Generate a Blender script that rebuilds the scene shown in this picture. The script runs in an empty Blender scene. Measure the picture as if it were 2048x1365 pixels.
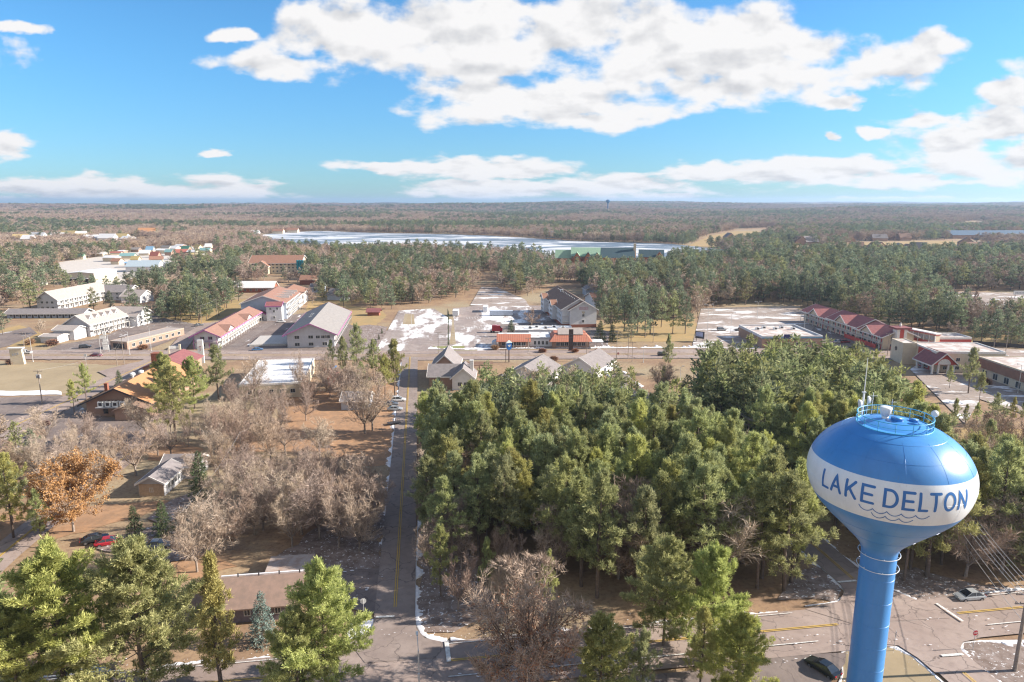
import bpy, math, random
import numpy as np
from mathutils import Vector, Matrix
R_ = math.radians
sc = bpy.context.scene
C = sc.collection
# ------------------------------------------------------------------ camera, sky, sun, exposure
CAMH = 60.0
PITCH = math.atan(278 / 1365)
cam = bpy.data.objects.new('camera', bpy.data.cameras.new('camera'))
C.objects.link(cam)
cam.location = (0, 0, CAMH)
cam.rotation_euler = (R_(90) - PITCH, 0, 0)
cam.data.sensor_width = 36
cam.data.lens = 24.0
cam.data.clip_start = 1
cam.data.clip_end = 60000
sc.camera = cam
SUN_EL, SUN_AZ = R_(26), R_(4)          # azimuth measured from +x towards +y
sun = bpy.data.objects.new('sun', bpy.data.lights.new('sun', 'SUN'))
C.objects.link(sun)
sd = Vector((math.cos(SUN_EL) * math.cos(SUN_AZ), math.cos(SUN_EL) * math.sin(SUN_AZ), math.sin(SUN_EL)))
sun.rotation_euler = sd.to_track_quat('Z', 'Y').to_euler()
sun.data.energy = 4.9
sun.data.angle = R_(0.53)
sun.data.color = (1.0, 0.91, 0.79)
sc.view_settings.view_transform = 'Standard'
sc.view_settings.look = 'None'
sc.view_settings.exposure = 1.25
sc.view_settings.gamma = 1.0
sc.view_settings.use_curve_mapping = False
sc.cycles.max_bounces = 6
sc.cycles.diffuse_bounces = 3
sc.cycles.glossy_bounces = 2
sc.cycles.transmission_bounces = 2
sc.cycles.transparent_max_bounces = 8
sc.cycles.volume_bounces = 0
sc.cycles.use_denoising = True
sc.cycles.denoising_prefilter = 'ACCURATE'
sc.cycles.denoising_quality = 'HIGH'
sc.cycles.filter_width = 1.25
sc.cycles.sample_clamp_indirect = 4

CP, SP = math.cos(PITCH), math.sin(PITCH)
def gp(u, v, z=0.0):
    """photograph pixel -> point on the horizontal plane z"""
    x = (u - 1024) / 1365; y = (682.5 - v) / 1365
    dy, dz = CP + SP * y, -SP + CP * y
    t = (z - CAMH) / dz
    return (x * t, dy * t)
def pr(X, Y, Z=0.0):
    Z = Z - CAMH; zc = CP * Y - SP * Z; yc = SP * Y + CP * Z
    return 1024 + 1365 * X / zc, 682.5 - 1365 * yc / zc
def zat(v, y):
    """height of something seen at row v when it stands at distance y"""
    vy = (682.5 - v) / 1365
    return CAMH + y * (-SP + CP * vy) / (CP + SP * vy)

class NT:
    """tiny node builder"""
    def __init__(s, tree): s.t = tree; s.n = tree.nodes; s.l = tree.links
    def new(s, typ, ins=None, **kw):
        n = s.n.new(typ)
        for k, v in kw.items(): setattr(n, k, v)
        if ins:
            for k, v in ins.items():
                if isinstance(v, bpy.types.NodeSocket): s.l.new(v, n.inputs[k])
                else: n.inputs[k].default_value = v
        return n
    def math(s, op, a, b=0.0, c=None, clamp=False):
        ins = {0: a, 1: b}
        if c is not None: ins[2] = c
        return s.new('ShaderNodeMath', ins, operation=op, use_clamp=clamp).outputs[0]
    def vmath(s, op, a, b=(0, 0, 0)):
        n = s.new('ShaderNodeVectorMath', {0: a, 1: b}, operation=op)
        return n.outputs[1] if op in ('LENGTH', 'DOT_PRODUCT') else n.outputs[0]
    def mix(s, f, a, b):
        n = s.new('ShaderNodeMix', data_type='RGBA')
        for k, v in ((0, f), (6, a), (7, b)):
            if isinstance(v, bpy.types.NodeSocket): s.l.new(v, n.inputs[k])
            else: n.inputs[k].default_value = v if k == 0 else (*v[:3], 1)
        return n.outputs[2]
    def noise(s, vec, scale, detail=4, rough=.55, dist=0.0):
        return s.new('ShaderNodeTexNoise', {'Vector': vec, 'Scale': scale, 'Detail': detail, 'Roughness': rough, 'Distortion': dist}).outputs[0]
    def ramp(s, f, lo, hi, a=0.0, b=1.0):
        return s.new('ShaderNodeMapRange', {0: f, 1: lo, 2: hi, 3: a, 4: b}, interpolation_type='SMOOTHSTEP').outputs[0]

# world: Nishita sky with scattered cumulus placed by direction
w = bpy.data.worlds.new('World'); sc.world = w; w.use_nodes = True
W = NT(w.node_tree); W.n.clear()
sky = W.new('ShaderNodeTexSky', sky_type='NISHITA', sun_disc=False, sun_elevation=SUN_EL,
            sun_rotation=R_(90) - SUN_AZ, altitude=200, air_density=1.0, dust_density=0.3, ozone_density=2.5)
dirv = W.new('ShaderNodeTexCoord').outputs['Generated']
sep = W.new('ShaderNodeSeparateXYZ', {0: dirv})
dx, dy, dz = sep.outputs
iny = W.math('DIVIDE', 1.0, W.math('MAXIMUM', dy, 0.05))
a_ = W.math('MULTIPLY', dx, iny); e_ = W.math('MULTIPLY', dz, iny)
ee = W.math('ADD', W.math('MAXIMUM', dz, 0.0), 0.13)
pl = W.new('ShaderNodeCombineXYZ', {0: W.math('DIVIDE', dx, ee), 1: W.math('MULTIPLY', W.math('DIVIDE', 1.0, ee), 1.3), 2: 0.0}).outputs[0]
base = W.new('ShaderNodeCombineXYZ', {0: a_, 1: e_, 2: 0.0}).outputs[0]
pl = W.new('ShaderNodeCombineXYZ', {0: W.math('MULTIPLY', a_, 3.3), 1: W.math('MULTIPLY', W.math('LOGARITHM', W.math('ADD', W.math('MAXIMUM', e_, 0.0), .11), 2.718), 1.7), 2: 0.0}).outputs[0]
wn = W.new('ShaderNodeTexNoise', {'Vector': pl, 'Scale': 1.6, 'Detail': 5.0, 'Roughness': .6}).outputs[1]
wv = W.vmath('MULTIPLY', W.vmath('SUBTRACT', wn, (.5, .5, .5)), (.11, .045, 0))
wv = W.vmath('ADD', wv, W.vmath('MULTIPLY', W.vmath('SUBTRACT', W.new('ShaderNodeTexNoise', {'Vector': pl, 'Scale': 6.5, 'Detail': 4.0}).outputs[1], (.5, .5, .5)), (.035, .018, 0)))
P_ = W.vmath('ADD', base, wv)
CL = [(560, 128, 90, 24), (700, 60, 110, 50), (660, 90, 130, 40), (830, 60, 190, 62), (960, 110, 230, 70), (1150, 60, 220, 75), (1330, 100, 240, 85), (1480, 80, 170, 70),
      (1540, 150, 190, 55), (1620, 100, 90, 45), (1760, 130, 130, 48), (1860, 90, 75, 26), (1100, 205, 270, 45), (960, 185, 190, 30), (1180, 228, 130, 26), (1400, 175, 230, 40),
      (1700, 205, 50, 14), (470, 72, 40, 14), (30, 55, 60, 13), (15, 290, 60, 36), (435, 306, 30, 10), (1000, 20, 90, 25),
      (250, 386, 330, 34), (60, 375, 120, 20), (470, 392, 130, 18), (800, 330, 140, 13), (960, 335, 180, 24), (1060, 345, 90, 18), (900, 375, 90, 18), (1010, 385, 180, 22), (1230, 378, 180, 24), (1330, 398, 90, 12),
      (1480, 345, 120, 24), (1640, 340, 190, 32), (1800, 365, 150, 20), (1900, 300, 120, 60), (2000, 260, 130, 45), (2060, 320, 160, 50), (2030, 185, 80, 26), (1850, 235, 80, 18), (1740, 265, 30, 12), (1665, 275, 18, 8),
      (1800, 401, 160, 6), (1620, 405, 150, 5), (1960, 402, 120, 6), (-200, 120, 200, 60), (2350, 120, 240, 60), (-250, 330, 160, 60), (2500, 330, 250, 60)]
def pxdir(u, v):
    x = (u - 1024) / 1365; y = (682.5 - v) / 1365
    return x / (CP + SP * y), (-SP + CP * y) / (CP + SP * y)
fld = None; fl2 = None
P2 = W.vmath('ADD', P_, (.008, .022, 0))
for (u, v, ru, rv) in CL:
    a0, e0 = pxdir(u, v); k = 1.0 / CP
    d = W.vmath('MULTIPLY', W.vmath('SUBTRACT', P_, (a0, e0, 0)), (1365 / (ru * 1.12) / k, 1365 / (rv * 1.18) / k, 0))
    f = W.math('SUBTRACT', 1.0, W.vmath('LENGTH', d))
    fld = f if fld is None else W.math('SMOOTH_MAX', fld, f, .12)
    d2 = W.vmath('MULTIPLY', W.vmath('SUBTRACT', P2, (a0, e0, 0)), (1365 / (ru * 1.12) / k, 1365 / (rv * 1.18) / k, 0))
    g_ = W.math('SUBTRACT', 1.0, W.vmath('LENGTH', d2))
    fl2 = g_ if fl2 is None else W.math('MAXIMUM', fl2, g_)
n1 = W.noise(pl, 3.3, 9, .53)
offp = W.vmath('ADD', pl, (.03, .085, 0.0))
n2 = W.noise(offp, 3.3, 5, .50)
n0 = W.noise(pl, 1.1, 3, .5)
dens = W.math('ADD', fld, W.math('MULTIPLY', W.math('SUBTRACT', n1, .52), 2.4))
front = W.ramp(dy, 0.04, 0.2)
mask = W.math('MULTIPLY', W.math('MULTIPLY', W.ramp(dens, 0.0, .45), front), W.ramp(dz, -.002, .008), clamp=True)
rel = W.math('MULTIPLY', W.math('SUBTRACT', n1, n2), 1.6)
depth = W.ramp(dens, .25, 1.3)
under = W.ramp(W.math('SUBTRACT', fl2, fld), -.15, .75, 0, .85)
shade = W.math('SUBTRACT', W.math('SUBTRACT', 1.06, W.math('MULTIPLY', depth, W.math('ADD', under, W.ramp(n0, .45, .7, .0, .25)))), W.math('MULTIPLY', W.math('SUBTRACT', .04, rel), 2.0), clamp=True)
ccol = W.mix(shade, (2.1, 2.18, 2.34), (4.05, 4.0, 4.0))
SKYT = W.new('ShaderNodeMix', data_type='RGBA', blend_type='MULTIPLY', factor_mode='UNIFORM')
SKYT.inputs[0].default_value = 1.0
W.l.new(sky.outputs[0], SKYT.inputs[6]); W.l.new(W.mix(W.ramp(dz, 0.0, .22), (.31, .50, .70), (.33, .62, .80)), SKYT.inputs[7])
col = W.mix(mask, SKYT.outputs[2], ccol)
# unseen broken cloud, added over and behind the viewer to fill shaded fronts
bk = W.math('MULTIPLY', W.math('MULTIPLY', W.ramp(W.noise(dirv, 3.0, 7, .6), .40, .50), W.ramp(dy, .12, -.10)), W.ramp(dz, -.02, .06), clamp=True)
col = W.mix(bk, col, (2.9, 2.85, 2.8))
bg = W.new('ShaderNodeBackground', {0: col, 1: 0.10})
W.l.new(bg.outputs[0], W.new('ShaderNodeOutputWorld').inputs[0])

# ------------------------------------------------------------------ helpers
def tag(o, label=None, cat=None, group=None, kind=None):
    if label: o['label'] = label
    if cat: o['category'] = cat
    if group: o['group'] = group
    if kind: o['kind'] = kind
    return o
def empty(name, loc, rz=0.0, label=None, cat=None, group=None):
    o = bpy.data.objects.new(name, None); C.objects.link(o)
    o.location = (loc[0], loc[1], loc[2] if len(loc) > 2 else 0); o.rotation_euler = (0, 0, rz)
    o.empty_display_size = .2
    return tag(o, label, cat, group)
_m = {}
def mat(name, c1, c2=None, scale=1.0, rough=.85, spec=.3, detail=5, lo=.35, hi=.65, bump=0.0, metal=0.0, coat=0.0, stretch=None, world=False, rnd=0.0):
    """procedural two-tone noise material"""
    if name in _m: return _m[name]
    m = bpy.data.materials.new(name); m.use_nodes = True; N = NT(m.node_tree)
    p = N.n['Principled BSDF']
    co = N.new('ShaderNodeNewGeometry').outputs[0] if world else N.new('ShaderNodeTexCoord').outputs['Object']
    if stretch: co = N.vmath('MULTIPLY', co, stretch)
    if c2 is None: c2 = tuple(x * .78 for x in c1)
    nz = N.noise(co, scale, detail, .6)
    c = N.mix(N.ramp(nz, lo, hi), c1, c2)
    if rnd:
        r = N.new('ShaderNodeObjectInfo').outputs['Random']
        hsv = N.new('ShaderNodeHueSaturation', {'Hue': .5, 'Value': N.math('ADD', N.math('MULTIPLY', r, rnd), 1 - rnd / 2), 'Color': c}); c = hsv.outputs[0]
    N.l.new(c, p.inputs['Base Color'])
    p.inputs['Roughness'].default_value = rough; p.inputs['Specular IOR Level'].default_value = spec
    p.inputs['Metallic'].default_value = metal; p.inputs['Coat Weight'].default_value = coat
    if coat: p.inputs['Coat Roughness'].default_value = .12
    if bump:
        b = N.new('ShaderNodeBump', {'Strength': bump, 'Distance': .2, 'Height': nz}); N.l.new(b.outputs[0], p.inputs['Normal'])
    _m[name] = m
    return m
def striped(name, c1, c2, axis, freq, duty=.5, rough=.8, noise=.25):
    """siding / metal-roof / brick course stripes along one object axis, broken up with noise"""
    if name in _m: return _m[name]
    m = bpy.data.materials.new(name); m.use_nodes = True; N = NT(m.node_tree); p = N.n['Principled BSDF']
    co = N.new('ShaderNodeTexCoord').outputs['Object']
    s = N.new('ShaderNodeSeparateXYZ', {0: co}).outputs[axis]
    f = N.math('FRACT', N.math('MULTIPLY', s, freq))
    k = N.math('GREATER_THAN', f, duty)
    nz = N.noise(co, .8, 6, .65)
    c = N.mix(k, c1, c2)
    c = N.mix(N.math('MULTIPLY', N.ramp(nz, .35, .7), noise), c, tuple(x * .5 for x in c1))
    N.l.new(c, p.inputs['Base Color']); p.inputs['Roughness'].default_value = rough; p.inputs['Specular IOR Level'].default_value = .3
    _m[name] = m
    return m

class MB:
    def __init__(s): s.v = []; s.f = []; s.m = []
    def add(s, vs, fs, mi=0):
        n = len(s.v); s.v += [tuple(x) for x in vs]; s.f += [tuple(i + n for i in f) for f in fs]; s.m += [mi] * len(fs); return s
    def box(s, x0, y0, z0, x1, y1, z1, mi=0):
        return s.add([(x0, y0, z0), (x1, y0, z0), (x1, y1, z0), (x0, y1, z0), (x0, y0, z1), (x1, y0, z1), (x1, y1, z1), (x0, y1, z1)],
                     [(0, 3, 2, 1), (4, 5, 6, 7), (0, 1, 5, 4), (1, 2, 6, 5), (2, 3, 7, 6), (3, 0, 4, 7)], mi)
    def poly(s, pts, z, mi=0):
        a = sum(pts[i][0] * pts[(i + 1) % len(pts)][1] - pts[(i + 1) % len(pts)][0] * pts[i][1] for i in range(len(pts)))
        if a < 0: pts = pts[::-1]
        return s.add([(p[0], p[1], z) for p in pts], [tuple(range(len(pts)))], mi)
    def prism(s, pts, z0, z1, mi=0):
        a = sum(pts[i][0] * pts[(i + 1) % len(pts)][1] - pts[(i + 1) % len(pts)][0] * pts[i][1] for i in range(len(pts)))
        if a < 0: pts = pts[::-1]
        n = len(pts)
        return s.add([(p[0], p[1], z0) for p in pts] + [(p[0], p[1], z1) for p in pts],
                     [tuple(range(n))[::-1], tuple(range(n, 2 * n))] + [(i, (i + 1) % n, n + (i + 1) % n, n + i) for i in range(n)], mi)
    def tube(s, p0, p1, r0, r1=None, n=8, mi=0, cap=True):
        r1 = r0 if r1 is None else r1
        p0, p1 = Vector(p0), Vector(p1); d = (p1 - p0)
        if d.length < 1e-6: return s
        d.normalize(); a = d.orthogonal().normalized(); b = d.cross(a)
        vs = []
        for p, r in ((p0, r0), (p1, r1)):
            for i in range(n):
                t = 2 * math.pi * i / n; vs.append(p + (a * math.cos(t) + b * math.sin(t)) * r)
        fs = [(i, (i + 1) % n, n + (i + 1) % n, n + i) for i in range(n)]
        if cap: fs += [tuple(range(n))[::-1], tuple(range(n, 2 * n))]
        return s.add(vs, fs, mi)
    def lathe(s, prof, n=24, cx=0, cy=0, mi=0):
        vs = [(cx + r * math.cos(2 * math.pi * i / n), cy + r * math.sin(2 * math.pi * i / n), z) for r, z in prof for i in range(n)]
        fs = [(k * n + i, k * n + (i + 1) % n, (k + 1) * n + (i + 1) % n, (k + 1) * n + i) for k in range(len(prof) - 1) for i in range(n)]
        return s.add(vs, fs, mi)
    def ring(s, R, z, r, n=48, cx=0, cy=0, mi=0, m=6):
        vs = []
        for i in range(n):
            t = 2 * math.pi * i / n
            for j in range(m):
                q = 2 * math.pi * j / m; rr = R + r * math.cos(q)
                vs.append((cx + rr * math.cos(t), cy + rr * math.sin(t), z + r * math.sin(q)))
        return s.add(vs, [(i * m + j, ((i + 1) % n) * m + j, ((i + 1) % n) * m + (j + 1) % m, i * m + (j + 1) % m) for i in range(n) for j in range(m)], mi)
    def mesh(s, name, mats, smooth=False):
        me = bpy.data.meshes.new(name); me.from_pydata(s.v, [], s.f)
        for m in (mats if isinstance(mats, (list, tuple)) else [mats]): me.materials.append(m)
        if any(s.m): me.polygons.foreach_set('material_index', s.m)
        if smooth: me.polygons.foreach_set('use_smooth', [True] * len(s.f))
        me.update(); return me
    def build(s, name, mats, parent=None, smooth=False):
        return link(name, s.mesh(name, mats, smooth), parent)
def link(name, me, parent=None, loc=(0, 0, 0), rz=0.0):
    o = bpy.data.objects.new(name, me); C.objects.link(o)
    if parent: o.parent = parent
    o.location = loc; o.rotation_euler = (0, 0, rz)
    return o
def npmesh(name, V, F, mats, smooth=False, mi=None):
    """fast mesh from numpy arrays; F (n,3) or (n,4)"""
    me = bpy.data.meshes.new(name); k = F.shape[1]
    me.vertices.add(len(V)); me.vertices.foreach_set('co', np.asarray(V, np.float32).ravel())
    me.loops.add(F.size); me.loops.foreach_set('vertex_index', np.asarray(F, np.int32).ravel())
    me.polygons.add(len(F)); me.polygons.foreach_set('loop_start', np.arange(0, F.size, k, dtype=np.int32))
    for m in (mats if isinstance(mats, (list, tuple)) else [mats]): me.materials.append(m)
    if mi is not None: me.polygons.foreach_set('material_index', np.asarray(mi, np.int32))
    if smooth: me.polygons.foreach_set('use_smooth', np.ones(len(F), bool))
    me.update(calc_edges=True); return me
def copy_tree(o, parent=None):
    c = o.copy(); C.objects.link(c); c.parent = parent
    for ch in o.children: copy_tree(ch, c)
    return c
def inpoly(pts, x, y):
    c = False; n = len(pts); j = n - 1
    for i in range(n):
        xi, yi = pts[i]; xj, yj = pts[j]
        if (yi > y) != (yj > y) and x < (xj - xi) * (y - yi) / (yj - yi) + xi: c = not c
        j = i
    return c
rng = np.random.default_rng(7)
_tab = rng.random((256, 256))
def vnoise(x, y):
    xi, yi = math.floor(x), math.floor(y); fx, fy = x - xi, y - yi
    fx = fx * fx * (3 - 2 * fx); fy = fy * fy * (3 - 2 * fy)
    g = lambda a, b: _tab[a & 255, b & 255]
    return (g(xi, yi) * (1 - fx) + g(xi + 1, yi) * fx) * (1 - fy) + (g(xi, yi + 1) * (1 - fx) + g(xi + 1, yi + 1) * fx) * fy
def hill(x, y):
    r = math.hypot(x, y)
    if r < 1450: return 0.0
    t = min(1, (r - 1450) / 4800); t = t * t * (3 - 2 * t)
    h = 17 * t + (vnoise(x / 1500 + 9, y / 620 + 3) - .30) * 44 * min(1, t * 3.2) + (vnoise(x / 520, y / 300) - .5) * 20 * min(1, t * 4)
    th = x / max(y, 1)
    h += 11 * math.exp(-((th - .1) / .10) ** 2) * t
    return max(h, 0.0)
GRID = R_(7.7)

# ------------------------------------------------------------------ ground, lake, hills
def ground_mat():
    m = bpy.data.materials.new('ground'); m.use_nodes = True; N = NT(m.node_tree); p = N.n['Principled BSDF']
    g = N.new('ShaderNodeNewGeometry').outputs[0]
    big = N.noise(g, .018, 5, .6); mid = N.noise(g, .12, 6, .65); fine = N.noise(g, 1.3, 6, .7)
    c = N.mix(N.ramp(mid, .38, .62), (.27, .18, .12), (.36, .25, .155))
    c = N.mix(N.ramp(big, .45, .62), c, (.36, .30, .20))
    c = N.mix(N.ramp(fine, .4, .7, 0, .75), c, (.19, .125, .085))
    c = N.mix(N.ramp(N.noise(g, 3.3, 3, .7), .62, .7, 0, .55), c, (.42, .24, .12))
    N.l.new(c, p.inputs['Base Color']); p.inputs['Roughness'].default_value = .95; p.inputs['Specular IOR Level'].default_value = .1
    return m
rs = [0] + list(np.geomspace(25, 14000, 120)); na = 240
V = []; F = []
for r in rs[1:]:
    for i in range(na):
        t = 2 * math.pi * i / na; x, y = r * math.cos(t), r * math.sin(t); V.append((x, y, hill(x, y) if r < 9600 else hill(x * 9600 / r, y * 9600 / r)))
for k in range(len(rs) - 2):
    for i in range(na):
        F.append((k * na + i, (k + 1) * na + i, (k + 1) * na + (i + 1) % na, k * na + (i + 1) % na))
V = np.array(V); F = np.array(F)
V = np.vstack([V, [[0, 0, 0]]]); n0_ = len(V) - 1
me = npmesh('ground', V, F, ground_mat(), smooth=True)
ground = tag(link('ground', me), kind='structure')
mb = MB(); mb.add([(25 * math.cos(2 * math.pi * i / na), 25 * math.sin(2 * math.pi * i / na), 0) for i in range(na)], [tuple(range(na))]); mb.build('ground_centre', me.materials[0]); tag(bpy.data.objects['ground_centre'], kind='structure')

def hill_mat():
    m = bpy.data.materials.new('far_forest'); m.use_nodes = True; N = NT(m.node_tree); p = N.n['Principled BSDF']
    g = N.new('ShaderNodeNewGeometry').outputs[0]
    c = N.mix(N.ramp(N.noise(g, .004, 7, .7), .4, .6), (.05, .05, .04), (.13, .10, .085)); c = N.mix(N.ramp(N.noise(g, .0016, 3, .6), .62, .68), c, (.3, .26, .17))
    N.l.new(c, p.inputs['Base Color']); p.inputs['Roughness'].default_value = 1; p.inputs['Specular IOR Level'].default_value = 0
    return m
V = []; F = []
NA = 500; NR = 8
for j in range(NR):
    for i in range(NA + 1):
        t = R_(25) + R_(130) * i / NA; x0 = math.cos(t) / math.sin(t)
        u = 1024 + 1365 * x0
        amp = 30 + 34 * (1 / (1 + math.exp(-(u - 1480) / 30))) + 26 * math.exp(-((u - 790) / 110) ** 2)
        top = amp + (vnoise(i / 9 + 40, 5) - .5) * 16 + (vnoise(i / 3, 8) - .5) * 7
        k = math.sin(math.pi * j / (NR - 1)) ** .8
        r = 10200 + 3000 * j / (NR - 1) + 500 * vnoise(i / 12, 2)
        V.append((r * math.cos(t), r * math.sin(t), top * k * (.8 + .25 * vnoise(i / 6, j * 1.3)) - 2))
for j in range(NR - 1):
    for i in range(NA):
        F.append((j * (NA + 1) + i, j * (NA + 1) + i + 1, (j + 1) * (NA + 1) + i + 1, (j + 1) * (NA + 1) + i))
tag(link('distant_hills', npmesh('distant_hills', np.array(V), np.array(F)[:, ::-1], hill_mat(), smooth=True)), kind='structure')

LAKE = [(500, 473), (560, 466), (640, 462), (740, 466), (900, 469), (985, 472), (1080, 478), (1160, 483), (1240, 485), (1340, 488), (1450, 500), (1480, 528), (1400, 532), (1330, 524), (1200, 522), (1100, 518), (1000, 513), (930, 510), (820, 503), (700, 505), (600, 503), (540, 492)]
def lake_mat():
    m = bpy.data.materials.new('lake_ice'); m.use_nodes = True; N = NT(m.node_tree); p = N.n['Principled BSDF']
    g = N.vmath('MULTIPLY', N.new('ShaderNodeNewGeometry').outputs[0], (.006, .013, 0))
    f = N.ramp(N.noise(g, 1.0, 8, .66, 1.2), .47, .56)
    f2 = N.ramp(N.noise(g, 5.0, 6, .7, .6), .56, .64, 0, .6)
    c = N.mix(f2, N.mix(f, (.13, .17, .22), (.62, .63, .66)), (.72, .72, .74))
    N.l.new(c, p.inputs['Base Color']); p.inputs['Roughness'].default_value = .55; p.inputs['Specular IOR Level'].default_value = .25
    return m
tag(MB().poly([gp(*p) for p in LAKE], .05).build('lake_water', lake_mat()), kind='structure')

# ------------------------------------------------------------------ roads, lots, lawns (each sheet a little above the one below)
def surf_mat(name, c1, c2, snow=0.0, ns=.25, stretch=(1, 1, 1), snowscale=.07, dark=None, crack=.5):
    m = bpy.data.materials.new(name); m.use_nodes = True; N = NT(m.node_tree); p = N.n['Principled BSDF']
    g = N.new('ShaderNodeNewGeometry').outputs[0]
    gs = N.vmath('MULTIPLY', g, stretch)
    c = N.mix(N.ramp(N.noise(g, ns, 7, .7), .35, .65), c1, c2)
    c = N.mix(N.ramp(N.noise(gs, .9, 6, .7), .45, .75, 0, crack), c, tuple(x * .6 for x in c1))
    if name.startswith('asphalt'):
        vo = N.new('ShaderNodeTexVoronoi', {'Vector': N.vmath('ADD', N.vmath('MULTIPLY', g, (1, 1, 0)), N.vmath('MULTIPLY', N.new('ShaderNodeTexNoise', {'Vector': g, 'Scale': .35, 'Detail': 5.0}).outputs[1], (5, 5, 0))), 'Scale': .13}, feature='DISTANCE_TO_EDGE').outputs[0]
        c = N.mix(N.ramp(vo, .0, .014, .6, 0), c, (.06, .05, .05))
        c = N.mix(N.ramp(N.noise(g, .045, 3, .5), .5, .62, 0, .3), c, tuple(x * .72 for x in c1))
    if snow:
        s = N.noise(gs, snowscale, 8, .68); c = N.mix(N.ramp(s, .66 - snow * .3, .74 - snow * .3), c, (.78, .78, .80))
    N.l.new(c, p.inputs['Base Color']); p.inputs['Roughness'].default_value = .9; p.inputs['Specular IOR Level'].default_value = .2
    return m
ASP = surf_mat('asphalt', (.29, .225, .20), (.35, .28, .25), 0, .12)
ASPD = surf_mat('asphalt_street', (.25, .20, .18), (.30, .245, .22), .0, .2)
ASPM = surf_mat('asphalt_lot', (.17, .137, .128), (.24, .195, .175), .22, .1, (1.6, .5, 1), .12)
ASPS = surf_mat('asphalt_snowy_lot', (.27, .22, .205), (.34, .285, .26), .56, .08, (1.0, .34, 1), .055)
ASPS2 = surf_mat('asphalt_plain_lot', (.29, .235, .205), (.36, .295, .26), .45, .08, (.5, 1.2, 1), .09)
GRS = surf_mat('dry_grass', (.36, .285, .185), (.30, .235, .15), .0, .06, crack=.35)
GRY = surf_mat('yellow_grass', (.40, .27, .125), (.31, .235, .12), .0, .09, crack=.35)
LEAF = surf_mat('fallen_leaves', (.40, .235, .135), (.29, .185, .115), .0, .35, crack=.7)
BRUSH = surf_mat('frosty_brush', (.17, .125, .105), (.29, .235, .215), .30, .5, (2, 2, 2), .9, crack=.6)
GRN = surf_mat('green_grass', (.20, .22, .08), (.27, .25, .11), .0, .1, crack=.3)
CONC = surf_mat('concrete', (.48, .44, .40), (.58, .53, .49), .0, .3, crack=.3)
SNOW = surf_mat('snow', (.80, .80, .83), (.66, .65, .68), .0, 1.2, crack=.35)
YEL = mat('yellow_paint', (.62, .40, .06), (.5, .33, .08), 3, world=True); WHT = mat('white_paint', (.72, .72, .70), (.5, .48, .47), 2.5, world=True)
_z = [0.02]
def sheet(name, px, m, z=None, kind='structure', world=False):
    if z is None: _z[0] += .006; z = _z[0]
    return tag(MB().poly([p if world else gp(*p) for p in px], z).build(name, m), kind=kind)
def frag(px, amp=.8, step=2.0, seed=1):
    """polygon edges broken up with noise (world metres)"""
    P = [gp(*p) for p in px]; out = []
    for i in range(len(P)):
        a, b = P[i], P[(i + 1) % len(P)]; L = math.hypot(b[0] - a[0], b[1] - a[1]); n = max(1, int(L / step)); nx, ny = -(b[1] - a[1]) / (L or 1), (b[0] - a[0]) / (L or 1)
        for k in range(n):
            t = k / n; o = (vnoise(i * 13 + k * .7, seed) - .5) * 2 * amp; out.append((a[0] + (b[0] - a[0]) * t + nx * o, a[1] + (b[1] - a[1]) * t + ny * o))
    return out
# lawns and bare ground
sheet('dry_lawn', frag([(-500, 745), (-500, 724), (0, 723), (250, 731), (238, 748), (150, 788), (0, 786), (-300, 790)]), GRS, world=True)
sheet('yellow_lawn', frag([(285, 657), (330, 628), (400, 625), (470, 600), (520, 598), (480, 625), (430, 640), (415, 652)], .6), GRY, world=True)
sheet('yellow_lawn', frag([(0, 660), (40, 650), (95, 672), (98, 688), (60, 695), (0, 692), (-200, 700), (-200, 660)], .6), GRY, world=True)
sheet('yellow_lawn', frag([(620, 590), (700, 590), (730, 600), (700, 612), (760, 618), (775, 632), (740, 660), (700, 655), (640, 615), (612, 622)], .6), GRY, world=True)
sheet('yellow_lawn', frag([(1195, 655), (1240, 640), (1390, 640), (1400, 668), (1390, 684), (1200, 684)], .8), GRY, world=True)
sheet('yellow_lawn', frag([(1910, 660), (2000, 655), (2200, 680), (2200, 700), (2040, 690), (1930, 690)], .8), GRY, world=True)
sheet('dry_lawn', frag([(1870, 870), (1930, 855), (2050, 860), (2100, 900), (2060, 925), (1950, 905)], .8), GRY, world=True)
sheet('leafy_lawn', frag([(560, 800), (640, 780), (700, 790), (760, 770), (803, 762), (812, 775), (797, 870), (790, 930), (735, 935), (660, 905), (560, 900), (470, 905), (470, 880), (560, 860)], 1.5), LEAF, world=True)
sheet('leafy_lawn', frag([(280, 905), (370, 885), (400, 900), (400, 935), (300, 920)], 1), LEAF, world=True)
sheet('leafy_lawn', frag([(0, 1030), (60, 1020), (270, 1010), (330, 1000), (360, 1010), (250, 1045), (120, 1075), (50, 1050), (0, 1085)], 1), LEAF, world=True)
sheet('leafy_lawn', frag([(340, 1120), (420, 1105), (470, 1130), (400, 1160), (330, 1150)], 1), LEAF, world=True)
sheet('frosty_brush', frag([(600, 1160), (755, 1150), (765, 1080), (775, 1000), (745, 990), (640, 1060), (540, 1120)], 1.2), BRUSH, kind='stuff', world=True)
sheet('frosty_brush', frag([(836, 1240), (838, 1060), (880, 1040), (960, 1130), (1010, 1230), (900, 1275), (850, 1262)], 1.2), BRUSH, kind='stuff', world=True)
sheet('frosty_brush', frag([(1560, 1205), (1600, 1140), (1640, 1130), (1685, 1180), (1670, 1202)], .8), BRUSH, kind='stuff', world=True)
sheet('frosty_brush', frag([(1790, 1180), (1760, 1140), (1830, 1140), (1960, 1170), (2100, 1190), (2100, 1208), (1850, 1200)], .8), BRUSH, kind='stuff', world=True)
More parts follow.
